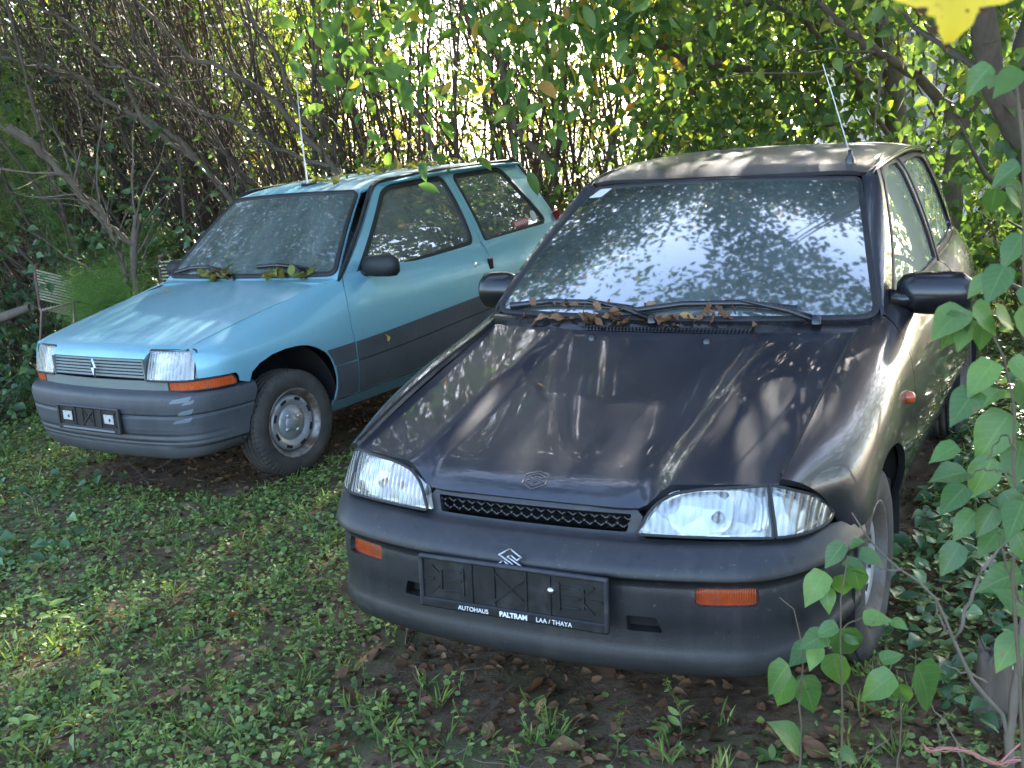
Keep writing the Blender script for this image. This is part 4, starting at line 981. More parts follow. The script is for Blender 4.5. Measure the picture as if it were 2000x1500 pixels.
    rc = H1([(1.53,1.352),(1.60,1.372),(1.72,1.393),(1.9,1.407),(2.2,1.417),(2.6,1.418),(2.95,1.408),(3.12,1.392),(3.2,1.36)])
    def RS(x, y):
        x = np.atleast_1d(x); y = np.atleast_1d(y); q_ = np.clip(np.abs(x) / .57, 0, 1.05)
        return np.stack([x, y, rc(y - .03 * q_ * q_) - .012 * q_ ** 2 - .016 * q_ ** 8], -1)
    mb = MB(); xr = H1([(1.58,.535),(1.75,.565),(2.4,.578),(3.0,.570),(3.15,.560)])
    panel(mb, RS, [(x, 1.548 + .045 * (x/.53)**2) for x in np.linspace(-.528, .528, 18)] + [(float(xr(y)[0]), y) for y in np.linspace(1.60, 3.15, 18)] + [(-float(xr(y)[0]), y) for y in np.linspace(3.15, 1.60, 18)], step=.045, sg=1, rim=.012)
    roof = mb.build('roof', M['blueroof'], root)
    a = MB(); b0 = RS([-.02], [1.72])[0]; box(a, tuple(b0 + np.array([0, 0, .006])), (.05, .075, .018), 0, .007)
    tube(a, [b0 + np.array([0,0,.01]), b0 + np.array([-.005,.01,.30]), b0 + np.array([.0,.03,.64])], [.0050,.0042,.0034], 6, 1); a.build('antenna', [M['rubber'], M['creamst']], roof)
    # front end: bumper
    plan = np.array([(0,0),(.12,.001),(.25,.007),(.38,.019),(.48,.034),(.57,.055),(.64,.088),(.69,.135),(.722,.20),(.744,.29),(.757,.38),(.763,.445)])
    seg = np.concatenate([[0], np.cumsum(np.linalg.norm(np.diff(plan, axis=0), axis=1))]); SM = seg[-1]
    prof = np.array([(.085,.545),(.045,.541),(.016,.533),(.003,.520),(.0,.505),(.0,.452),(.003,.436),(.009,.431),(.003,.425),(.003,.40),(.006,.375),(.0095,.352),(.014,.345),(.011,.338),(.016,.331),(.013,.322),(.018,.315),(.015,.306),(.021,.299),(.018,.290),(.024,.283),(.026,.262),(.040,.228),(.060,.205),(.10,.195)])
    tk = np.concatenate([[0], np.cumsum(np.linalg.norm(np.diff(prof, axis=0), axis=1))]); TM = tk[-1]
    def BS(s, t_):
        s = np.atleast_1d(s).astype(float); t_ = np.atleast_1d(t_); q_ = np.abs(s)
        P = herm(seg, plan, np.clip(q_, 0, SM)); D = herm(seg, plan, np.clip(q_ + 1e-3, 0, SM)) - herm(seg, plan, np.clip(q_ - 1e-3, 0, SM))
        D /= np.maximum(np.linalg.norm(D, axis=1, keepdims=True), 1e-9); Nn = np.stack([-D[:, 1], D[:, 0]], 1)
        p_ = herm(tk, prof, np.clip(t_, 0, TM)); cor = np.clip((q_ - .5) / .4, 0, 1)
        p_[:, 0] = np.where((p_[:, 1] > .27) & (p_[:, 1] < .36), p_[:, 0] * (1 - cor) + .014 * cor, p_[:, 0])
        d = p_[:, 0] * (1 - .5 * cor * (p_[:, 1] > .5)); z = p_[:, 1] - .012 * cor * np.clip((p_[:, 1] - .4) / .1, 0, 1) + .02 * cor * np.clip((.3 - p_[:, 1]) / .1, 0, 1)
        return np.stack([np.sign(s) * (P[:, 0] + Nn[:, 0] * d), P[:, 1] + Nn[:, 1] * d, z], -1)
    tz = lambda z: float(np.interp(-z, -prof[:, 1], tk))
    mb = MB(); panel(mb, BS, [(s, .001) for s in np.linspace(-SM + .003, SM - .003, 60)] + [(SM - .003, tz(.5)), (SM - .03, tz(.42)), (SM - .065, tz(.33)), (SM - .105, TM)] + [(s, TM) for s in np.linspace(SM - .13, -SM + .13, 50)] + [(-SM + .105, TM), (-SM + .065, tz(.33)), (-SM + .03, tz(.42)), (-SM + .003, tz(.5))], step=.012, sg=-1, rim=.006)
    bum = mb.build('front_bumper', M['bumpR'], root)
    mb = MB()
    for s0, z0, w_, h_ in ((.60,.515,.10,.012),(.66,.50,.05,.008),(.63,.455,.07,.014),(.60,.41,.09,.010)):
        panel(mb, BS, fillet([(s0, tz(z0)), (s0 + w_, tz(z0 + .012)), (s0 + w_ * .8, tz(z0 - h_)), (s0 - .02, tz(z0 - h_ * 1.6))], .01), step=.01, sg=-1, rim=0, off=.0012)
    mb.build('scrape_marks', M['bumpRt'], bum)
    # grille
    mb = MB()
    for k in range(6):
        z = .601 + k * .0158; y = .086 + (z - .59) * .12
        xs = np.linspace(-.386, .386, 17); V_ = []
        for x in xs:
            c = .045 * x * x
            V_ += [(x, y + c + .020, z + .011), (x, y + c, z + .011), (x, y + c - .004, z + .002), (x, y + c + .014, z - .003)]
        f = []
        for i in range(16):
            for j in range(3): a_ = i*4+j; f.append((a_, a_+1, a_+5, a_+4))
        mb.add(V_, [g[::-1] for g in f], 0, sm=False)
    for q in (-1, 1): box(mb, (q*.383, .102, .643), (.010, .030, .098), 0)
    g_ = mb.build('front_grille', M['grilleR'], root)
    mb = MB(); box(mb, (0, .125, .64), (.78, .01, .11)); mb.build('grille_backing', M['under'], g_)
    mb = MB(); dm = [(0,.050),(.019,0),(0,-.050),(-.019,0)]; c0 = np.array([0, .070, .646])
    for a_, b_ in zip(dm, dm[1:] + dm[:1]):
        mb.add([c0 + np.array([a_[0], 0, a_[1]]), c0 + np.array([b_[0], 0, b_[1]]), c0 + np.array([b_[0]*.72, -.008, b_[1]*.8]), c0 + np.array([a_[0]*.72, -.008, a_[1]*.8])], [(0,1,2,3)], sm=False)
        mb.add([c0 + np.array([a_[0]*.72, -.008, a_[1]*.8]), c0 + np.array([b_[0]*.72, -.008, b_[1]*.8]), c0 + np.array([b_[0]*.35, .004, b_[1]*.45]), c0 + np.array([a_[0]*.35, .004, a_[1]*.45])], [(0,1,2,3)], sm=False)
    mb.build('emblem', M['chromed'], g_)
    def FP(x, z):                                          # panel strip under grille and lamps, wraps to the wing
        x = np.atleast_1d(x).astype(float); z = np.atleast_1d(z); P = herm(seg, plan, np.clip(np.abs(x), 0, SM)); D = herm(seg, plan, np.clip(np.abs(x) + 1e-3, 0, SM)) - herm(seg, plan, np.clip(np.abs(x) - 1e-3, 0, SM))
        D /= np.maximum(np.linalg.norm(D, axis=1, keepdims=True), 1e-9); c = np.clip((np.abs(x) - .55) / .3, 0, 1); d = .070 - .066 * c
        return np.stack([np.sign(x) * (P[:, 0] - D[:, 1] * d), P[:, 1] + D[:, 0] * d, z + .0 * x], -1)
    mb = MB(); panel(mb, FP, [(-.535,.541),(.535,.541),(.535,.590),(-.535,.590)], step=.03, sg=1, rim=.012); mb.build('front_panel', M['grilleR'], root)
    lb = np.array([(.388,.084),(.46,.090),(.53,.100),(.60,.116),(.645,.136),(.672,.160)])
    ls = np.concatenate([[0], np.cumsum(np.linalg.norm(np.diff(lb, axis=0), axis=1))])
    def LS(s, t_):
        s = np.atleast_1d(s); t_ = np.atleast_1d(t_); P = herm(ls, lb, np.clip(s, 0, ls[-1])); d = .26 * t_ + .6 * t_ * t_
        return np.stack([P[:, 0] - .03 * t_, P[:, 1] + d, .594 + t_], -1)
    hp = fillet([(.003,.0),(ls[-1]-.003,-.003),(ls[-1]-.006,.138),(.016,.141)], [.008,.008,.02,.016])
    for mir in (False, True):
        q = -1 if mir else 1; h = empty('headlight', parent=root)
        mb = MB(); panel(mb, LS, hp, mirror=mir, step=.02, sg=1, rim=.012); mb.build('lens', M['lensR'], h)
        mb = MB(); panel(mb, lambda s, t_: LS(s, t_) + np.stack([0*s, .03 * np.cos((s - .14) * 12) * np.cos((t_ - .07) * 14), 0*s], -1), hp, mirror=mir, step=.02, sg=1, rim=0, off=-.035); mb.build('reflector', M['reflector'], h)
        mb = MB(); strip(mb, LS, hp, .010, -.001, mirror=mir, h=.004, step=.02); mb.build('seal', M['rubber'], h)
        il = [(.542,.543),(.75,.541),(.930,.537),(.936,.556),(.915,.588),(.75,.590),(.542,.588)]
        mb = MB(); panel(mb, FP, fillet(il, .006), mirror=mir, step=.02, sg=1, rim=.012); ind = mb.build('indicator_lamp', M['amber'], root)
        mb = MB(); strip(mb, FP, fillet(il, .006), .008, -.001, mirror=mir, h=.004, step=.02); mb.build('seal', M['rubber'], ind)
    ph = plate_holder(root, -.012, .402, .522, .128, R(-3))
    for x in (-.175, .175):
        mb = MB(); box(mb, (x, -.0012, .008), (.078, .004, .046), 0, .001); pa = mb.build('white_patch', M['patch'], ph)
        mb = MB(); lathe(mb, [(-.004,.008),(.0,.008),(.003,.004),(.0035,0)], 10, axis='y', c=(x + .01, -.004, .005)); mb.v[-1][:, 1] = -.008 - mb.v[-1][:, 1]; mb.build('screw', M['rubber'], pa)
    mb = MB(); box(mb, (0, -.0068, -.051), (.44, .0012, .010)); mb.build('worn_strip', M['bumpRt'], ph)
    wheel(root, (.685, .662, .250), 1, 0, 'R'); wheel(root, (-.685, .662, .250), -1, 0, 'R')
    wheel(root, (.67, 3.06, .262), 1, 0, 'R'); wheel(root, (-.67, 3.06, .262), -1, 0, 'R')
    def TS(a, b):
        s = np.atleast_1d(a) / .6; t_ = np.atleast_1d(b) / .85
        return np.stack([np.interp(t_, [0, .5, 1], [.54, .66, .68]) * s, np.interp(t_, [0, .5, 1], [3.15, 3.44, 3.55]) - .06 * s * s, np.interp(t_, [0, .5, 1], [1.385, .96, .52])], -1)
    hole = fillet([(-.5,.03),(.5,.03),(.5,.40),(-.5,.40)], .04)
    mb = MB(); panel(mb, TS, [(-.6,0),(.6,0),(.6,.85),(-.6,.85)], [hole], step=.05, sg=1, rim=.02); tg = mb.build('tailgate', M['blue'], root)
    mb = MB(); panel(mb, TS, hole, step=.1, sg=1, rim=0, off=-.01); mb.build('rear_window', M['gRs'], tg)
    for q in (-1, 1):
        mb = MB(); tube(mb, [(q*.665, 3.33, 1.03), (q*.69, 3.395, .90), (q*.69, 3.46, .74)], [.030,.036,.034], 8); mb.build('tail_lamp', M['redlamp'], root)
    mb = MB(); box(mb, (0, 3.52, .42), (1.42, .18, .26), 0, .06); mb.build('rear_bumper', M['bumpR'], root)
    mb = MB(); box(mb, (0, 1.95, .26), (1.40, 2.9, .06)); box(mb, (0, .60, .48), (.80, .70, .20)); box(mb, (0, 1.06, .70), (1.34, .03, .34)); mb.build('floor_pan', M['under'], root)
    it = MB(); box(it, (0, 1.24, .82), (1.30, .30, .20), 0, .06); box(it, (.36, 1.36, .90), (.36, .16, .10), 0, .04); it.build('dashboard', M['dgrey'], root)
    for x in (-.35, .35):
        s = MB(); seat_mesh(s, x, 1.86, .48); sb = s.build('front_seat', M['seat'], root); s = MB(); box(s, (x, 2.36, 1.13), (.26, .09, .18), 0, .035); s.build('headrest', M['seat'], sb)
    s = MB(); box(s, (0, 2.72, .48), (1.22, .48, .18), 0, .05); box(s, (0, 2.99, .76), (1.22, .14, .50), 0, .05); s.build('rear_seat', M['seat'], root)
    s = MB(); tube(s, [(.35 + .18 * math.cos(t_), 1.50 + .075 * math.sin(t_), .97 + .165 * math.sin(t_)) for t_ in np.linspace(0, 2 * math.pi, 33)], .013, 8, cap=False); box(s, (.35, 1.50, .97), (.32, .02, .05), 0, .01); s.build('steering_wheel', M['dgrey'], root)
    return root, WS, HS, RS, SC
car_r, R_WS, R_HS, R_RS, R_SC = build_renault()
# ------------------------------------------------------------------ the place
def at(px, py, Y):
    """world point at depth Y seen at a photo pixel (2000 x 1500)"""
    a, b = px - 1000.0, py - 750.0
    u = _cr * a + _sr * b; w = -_sr * a + _cr * b
    d = np.array([u, CAM_F * _cp - w * _sp, -CAM_F * _sp - w * _cp])
    # image roll: right = cr*rt + sr*up ; keep the exact camera axes
    d = np.array(_r2) * a - np.array(_u2) * b + np.array(_fw) * CAM_F
    return np.array([0, 0, CAM_H]) + d / d[1] * Y
def gz(x, y):
    x = np.asarray(x, float); y = np.asarray(y, float)
    xc = np.clip(x, -6, 5); yc = np.clip(y, 0, 12)
    z = .04 + .033 * (xc - .935) - .008 * (yc - 2.97)
    k = np.clip((14 - np.hypot(x, y)) / 4, .2, 1)
    return z + k * (.012 * np.sin(2.3 * x + 1.1) * np.cos(1.9 * y) + .008 * np.sin(5.1 * x + 2.2 * y) + .005 * np.sin(11 * x - 7 * y) + .004 * np.cos(17 * y + 9 * x))
def ax_grid(a, b, fine0, fine1, st, far):
    g = list(np.arange(fine0, fine1 + 1e-6, st)); s = st; v = fine0
    while v > a: s *= 1.5; v -= s; g.insert(0, max(v, a))
    s = st; v = fine1
    while v < b: s *= 1.5; v += s; g.append(min(v, b))
    return np.array(g)
def soil_material():
    m, nt, N, L = mat('soil_with_moss_and_litter'); p = pr(N)
    n1 = noise(nt, 1.3, 8, .6); n2 = noise(nt, 14, 8, .7); n3 = noise(nt, 90, 5, .65); n4 = noise(nt, 3.5, 6, .6)
    c = ramp(nt, n2.outputs['Fac'], [(.3, (.062, .038, .021)), (.5, (.150, .098, .060)), (.7, (.27, .19, .125))]).outputs[0]
    c = mixc(nt, ramp(nt, n3.outputs['Fac'], [(.52, gray(0)), (.68, gray(.6))]).outputs[0], c, (.14, .085, .055))
    moss = ramp(nt, n4.outputs['Fac'], [(.48, gray(0)), (.62, gray(.7))]).outputs[0]
    c = mixc(nt, moss, c, (.075, .098, .032))
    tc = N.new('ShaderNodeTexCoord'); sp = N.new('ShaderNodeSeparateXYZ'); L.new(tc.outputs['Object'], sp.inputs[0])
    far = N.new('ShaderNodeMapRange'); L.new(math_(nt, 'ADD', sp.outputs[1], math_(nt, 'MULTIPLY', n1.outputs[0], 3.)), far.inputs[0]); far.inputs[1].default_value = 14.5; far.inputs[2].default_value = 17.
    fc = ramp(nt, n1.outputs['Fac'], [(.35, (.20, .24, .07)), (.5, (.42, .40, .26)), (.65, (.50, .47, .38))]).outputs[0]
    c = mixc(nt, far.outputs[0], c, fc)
    L.new(c, p.inputs['Base Color']); p.inputs['Roughness'].default_value = .95; p.inputs['Specular IOR Level'].default_value = .2
    h = math_(nt, 'ADD', n2.outputs['Fac'], math_(nt, 'MULTIPLY', n3.outputs['Fac'], .4)); L.new(bump(nt, h, .8, .03), p.inputs['Normal']); return m
def build_ground():
    X = ax_grid(-260, 260, -7, 6, .06, 0); Y = ax_grid(-60, 520, 1.8, 12, .06, 0)
    xx, yy = np.meshgrid(X, Y); V = np.stack([xx, yy, gz(xx, yy)], -1).reshape(-1, 3); nx, ny = len(X), len(Y)
    i = np.arange(nx - 1)[None, :] + np.arange(ny - 1)[:, None] * nx
    F = np.stack([i, i + 1, i + 1 + nx, i + nx], -1).reshape(-1, 4)
    tag(big_mesh('ground', V, F, soil_material()), kind='structure')
build_ground()

# ------------------------------------------------------------------ plant generators
def unit(v): return v / np.maximum(np.linalg.norm(v, axis=-1, keepdims=True), 1e-9)
def leaves(P, D, N, L, wr=.55, fold=.18, droop=.25, tint=None):
    """small leaves: six outline points, two quads folded along the midrib"""
    n = len(P); D = unit(D); N = unit(N - (N * D).sum(1, keepdims=True) * D); S = np.cross(D, N); L = np.broadcast_to(L, (n,))[:, None]
    w = L * wr * .5; b = P; tip = P + D * L - N * L * droop
    c1 = P + D * L * .26 - N * L * droop * .06 + N * w * fold; c2 = P + D * L * .66 - N * L * droop * .42 + N * w * fold * .7
    V = np.stack([b, c1 + S * w, c2 + S * w * .82, tip, c2 - S * w * .82, c1 - S * w], 1).reshape(-1, 3); k = (np.arange(n) * 6)[:, None, None]
    F = (np.array([[0, 3, 2, 1], [0, 5, 4, 3]])[None] + k).reshape(-1, 4)
    return V, F, np.repeat(rng.random(n) if tint is None else tint, 6)
def big_leaves(P, D, N, L, wr=.72, kind='heart', curl=.35, tint=None, fold=.22, seg=8):
    """large leaves with a real outline, folded and drooping"""
    n = len(P); D = unit(D); N = unit(N - (N * D).sum(1, keepdims=True) * D); S = np.cross(D, N)
    s = np.linspace(0, 1, seg + 1)
    if kind == 'heart': w = np.interp(s, [0, .04, .12, .25, .38, .55, .72, .88, .96, 1], [.05, .38, .78, .98, 1, .84, .54, .22, .07, 0.])
    elif kind == 'oval': w = np.interp(s, [0, .12, .3, .5, .7, .88, 1], [.04, .5, .88, 1, .85, .42, 0.])
    else: w = np.interp(s, [0, .1, .3, .5, .8, 1], [.03, .3, .9, .8, .35, 0.])
    L = np.broadcast_to(L, (n,)); cu = curl * (.5 + rng.random(n)); out = []
    for j, sj in enumerate(s):
        back = -.10 * (w[j] if sj < .2 else 0) if kind == 'heart' else 0
        c = P + D * (L * sj)[:, None] - N * (L * cu * sj ** 2)[:, None]
        for q in (-1, -.55, 0, .55, 1):
            hw = (L * wr * .5 * w[j])[:, None]
            wav = .05 * np.sin(sj * 9 + q * 2 + rng.random(n) * 3)[:, None] * (abs(q) > .9)
            out.append(c + S * hw * q + N * hw * (abs(q) * fold * 1.2 + wav) + D * (L * back * abs(q))[:, None])
    V = np.stack(out, 1).reshape(-1, 3); m = (seg + 1) * 5; k = (np.arange(n) * m)[:, None, None]
    q = np.array([[j * 5 + i, j * 5 + i + 1, (j + 1) * 5 + i + 1, (j + 1) * 5 + i] for j in range(seg) for i in range(4)])
    return V, (q[None] + k).reshape(-1, 4), np.repeat(rng.random(n) if tint is None else tint, m)
def tubes(C, Rd, seg=5):
    """C (n,k,3) curves, Rd (n,k) radii -> quads"""
    n, k, _ = C.shape; T = unit(np.gradient(C, axis=1)); ref = np.where(np.abs(T[..., 2:3]) > .9, np.array([1., 0, 0]), np.array([0, 0, 1.]))
    A = unit(np.cross(T, ref)); B = np.cross(T, A); th = np.linspace(0, 2 * np.pi, seg, endpoint=False)
    V = C[:, :, None] + Rd[:, :, None, None] * (np.cos(th)[:, None] * A[:, :, None] + np.sin(th)[:, None] * B[:, :, None])
    i = np.arange(k - 1)[:, None] * seg + np.arange(seg)[None]; j = np.arange(k - 1)[:, None] * seg + (np.arange(seg)[None] + 1) % seg
    F = np.stack([i, j, j + seg, i + seg], -1).reshape(-1, 4)
    return V.reshape(-1, 3), (F[None] + (np.arange(n) * k * seg)[:, None, None]).reshape(-1, 4)
def join(parts):
    V, F, T = [], [], []; o = 0
    for p in parts:
        v, f = p[0], p[1]; t = p[2] if len(p) > 2 else np.full(len(v), rng.random())
        V.append(v); F.append(f + o); T.append(t); o += len(v)
    return np.concatenate(V), np.concatenate(F), np.concatenate(T)
def wander(P0, D0, length, k, bend=.25, up=0., grav=None):
    """n random curves from P0 along D0"""
    n = len(P0); C = np.empty((n, k, 3)); C[:, 0] = P0; d = unit(D0); st = (np.broadcast_to(length, (n,)) / (k - 1))[:, None]
    for i in range(1, k):
        d = unit(d + rng.normal(size=(n, 3)) * bend * .5 + np.array([0, 0, up]) * .1); C[:, i] = C[:, i - 1] + d * st
    return C
def rnd_dir(n, zlo=-1, zhi=1):
    z = rng.uniform(zlo, zhi, n); a = rng.uniform(0, 2 * np.pi, n); r = np.sqrt(np.maximum(0, 1 - z * z)); return np.stack([r * np.cos(a), r * np.sin(a), z], 1)
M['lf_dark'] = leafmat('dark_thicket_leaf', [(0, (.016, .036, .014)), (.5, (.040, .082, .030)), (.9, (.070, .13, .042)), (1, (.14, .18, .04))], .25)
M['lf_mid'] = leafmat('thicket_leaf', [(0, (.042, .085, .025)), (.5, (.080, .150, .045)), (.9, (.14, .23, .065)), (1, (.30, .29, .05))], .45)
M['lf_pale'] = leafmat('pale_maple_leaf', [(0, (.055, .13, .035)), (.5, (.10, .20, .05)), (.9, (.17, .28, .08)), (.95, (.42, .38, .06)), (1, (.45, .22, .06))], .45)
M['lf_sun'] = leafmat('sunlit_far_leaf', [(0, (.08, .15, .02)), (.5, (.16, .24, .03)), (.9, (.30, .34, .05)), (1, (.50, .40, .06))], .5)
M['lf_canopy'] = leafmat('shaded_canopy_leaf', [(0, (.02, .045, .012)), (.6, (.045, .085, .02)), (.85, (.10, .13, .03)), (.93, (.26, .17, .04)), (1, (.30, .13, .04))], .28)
M['lf_lilac'] = leafmat('lilac_leaf', [(0, (.050, .125, .030)), (.6, (.080, .185, .040)), (1, (.14, .26, .05))], .3, .38, .5)
M['lf_ground'] = leafmat('ground_cover_leaf', [(0, (.065, .12, .03)), (.5, (.155, .240, .070)), (.9, (.25, .35, .10)), (1, (.40, .42, .12))], .3)
M['lf_ivy'] = leafmat('blue_green_vine_leaf', [(0, (.045, .100, .042)), (.6, (.100, .195, .085)), (1, (.18, .30, .12))], .28, .35, .5)
M['lf_dry'] = leafmat('dry_leaf', [(0, (.07, .032, .018)), (.4, (.17, .085, .045)), (.75, (.28, .15, .085)), (.93, (.38, .22, .12)), (1, (.50, .33, .06))], .15, .7, .2)
M['lf_wilt'] = leafmat('wilted_leaf', [(0, (.10, .12, .03)), (.5, (.19, .22, .05)), (.85, (.28, .26, .08)), (1, (.22, .12, .06))], .25, .6, .2)
M['lf_fern'] = leafmat('asparagus_fern_frond', [(0, (.12, .24, .07)), (.6, (.20, .36, .11)), (1, (.32, .44, .16))], .5)
def veined(m):
    nt = m.node_tree; N, L = nt.nodes, nt.links; p = pr(N); a = N.new('ShaderNodeAttribute'); a.attribute_name = 'lu'; b = N.new('ShaderNodeAttribute'); b.attribute_name = 'lv'
    au = math_(nt, 'ABSOLUTE', a.outputs['Fac']); mid = ramp(nt, au, [(.03, gray(1)), (.09, gray(0))]).outputs[0]
    w = math_(nt, 'ABSOLUTE', math_(nt, 'SINE', math_(nt, 'MULTIPLY', math_(nt, 'SUBTRACT', b.outputs['Fac'], math_(nt, 'MULTIPLY', au, .26)), 21.)))
    side = ramp(nt, w, [(.10, gray(1)), (.30, gray(0))]).outputs[0]; v = math_(nt, 'MAXIMUM', mid, math_(nt, 'MULTIPLY', side, .55))
    src = p.inputs['Base Color'].links[0].from_socket; tgt = [l.to_socket for l in list(src.links)]; c = mixc(nt, math_(nt, 'MULTIPLY', v, .28), src, (.20, .32, .12))
    n = noise(nt, 9, 5, .6); c = mixc(nt, ramp(nt, n.outputs['Fac'], [(.42, gray(0)), (.72, gray(.55))]).outputs[0], c, (.05, .10, .035))
    sp = noise(nt, 55, 3, .5); c = mixc(nt, ramp(nt, sp.outputs['Fac'], [(.70, gray(0)), (.74, gray(.8))]).outputs[0], c, (.16, .10, .04))
    for q in tgt: L.new(c, q)
    L.new(bump(nt, v, -.5, .004), p.inputs['Normal'])
veined(M['lf_lilac'])
def barkmat(name, a, b, sc_=30):
    m, nt, N, L = mat(name); p = pr(N); tc = N.new('ShaderNodeTexCoord'); mp = N.new('ShaderNodeMapping'); mp.inputs['Scale'].default_value = (1, 1, .2); L.new(tc.outputs['Object'], mp.inputs[0])
    n = noise(nt, sc_, 7, .7, mp.outputs[0]); n2 = noise(nt, 3, 4); c = mixc(nt, n.outputs['Fac'], a, b); c = mixc(nt, ramp(nt, n2.outputs['Fac'], [(.5, gray(0)), (.7, gray(.4))]).outputs[0], c, (.06, .075, .035))
    L.new(c, p.inputs['Base Color']); p.inputs['Roughness'].default_value = .9; L.new(bump(nt, n.outputs['Fac'], .7, .01), p.inputs['Normal']); return m
M['bark'] = barkmat('thicket_bark', (.045, .032, .024), (.16, .12, .09))
M['bark2'] = barkmat('pale_trunk_bark', (.06, .045, .032), (.23, .18, .135), 22)
M['twig'] = barkmat('dead_twig', (.08, .06, .042), (.24, .19, .14), 40)
M['stem'] = plain('reddish_green_stem', (.11, .085, .05), .6, var=.3)

# ------------------------------------------------------------------ thicket
def shrub(x, y, n, h, lean, spread, nleaf, lmat, label, group='shrubs of the thicket behind the cars', leafL=(.04, .08), stem_r=.020, leaf_lo=.8, twigs=6, base_r=.45, big=False, leaf_out=.25, bend=.16, name='shrub'):
    root = empty(name, (x, y, float(gz(x, y)) - .03)); tag(root, label, 'shrub', group)
    a = rng.uniform(0, 2 * np.pi, n); r = base_r * np.sqrt(rng.random(n)); P0 = np.stack([r * np.cos(a), r * .8 * np.sin(a), np.zeros(n)], 1)
    D0 = np.stack([lean[0] + spread * rng.normal(size=n), lean[1] + spread * .6 * rng.normal(size=n), np.full(n, 1.)], 1); ln = h * rng.uniform(.65, 1.1, n) / unit(D0)[:, 2] ** .5
    C = wander(P0, D0, ln, 12, bend, .6); t = np.linspace(1, 0, 12)[None]; Rd = (stem_r * rng.uniform(.35, 1.25, n))[:, None] * (.22 + .78 * t)
    parts = [tubes(C, Rd, 6)]
    m = n * twigs; si = rng.integers(0, n, m); ti = rng.integers(2, 11, m); Pt = C[si, ti]; Dt = unit(C[si, ti] - C[si, ti - 1]) + .75 * rnd_dir(m); Lt = rng.uniform(.35, 1.3, m)
    Ct = wander(Pt, Dt, Lt, 6, .32, .3); Rt = (Rd[si, ti] * .42)[:, None] * np.linspace(1, .25, 6)[None]; parts.append(tubes(Ct, Rt, 4))
    m2 = m * 2; s2 = rng.integers(0, m, m2); t2 = rng.integers(1, 6, m2); C2 = wander(Ct[s2, t2], unit(Ct[s2, t2] - Ct[s2, t2 - 1]) + .9 * rnd_dir(m2), rng.uniform(.15, .6, m2), 4, .35); parts.append(tubes(C2, np.full((m2, 4), .0022), 3))
    V, F, T = join(parts); big_mesh('stems', V, F, M['bark'], T, root)
    if nleaf:
        k = max(1, nleaf // 6); pick = rng.integers(0, m2, k * 3); pts = C2[pick, rng.integers(1, 4, k * 3)]; pts = pts[pts[:, 2] > leaf_lo][:k]
        k = len(pts); P = (pts[:, None] + rng.normal(size=(k, 6, 3)) * np.array([leaf_out, leaf_out, leaf_out * .8]) * .45).reshape(-1, 3); q = len(P)
        D = rnd_dir(q, -.9, .3); N_ = rnd_dir(q, .1, 1); Ls = rng.uniform(*leafL, q)
        fn = big_leaves if big else leaves
        v, f, tt = fn(P, D, N_, Ls, **({'curl': .3, 'seg': 4} if big else {})); big_mesh('foliage', v, f, lmat, tt, root)
    return root
G1 = 'shrubs of the thicket behind the cars'
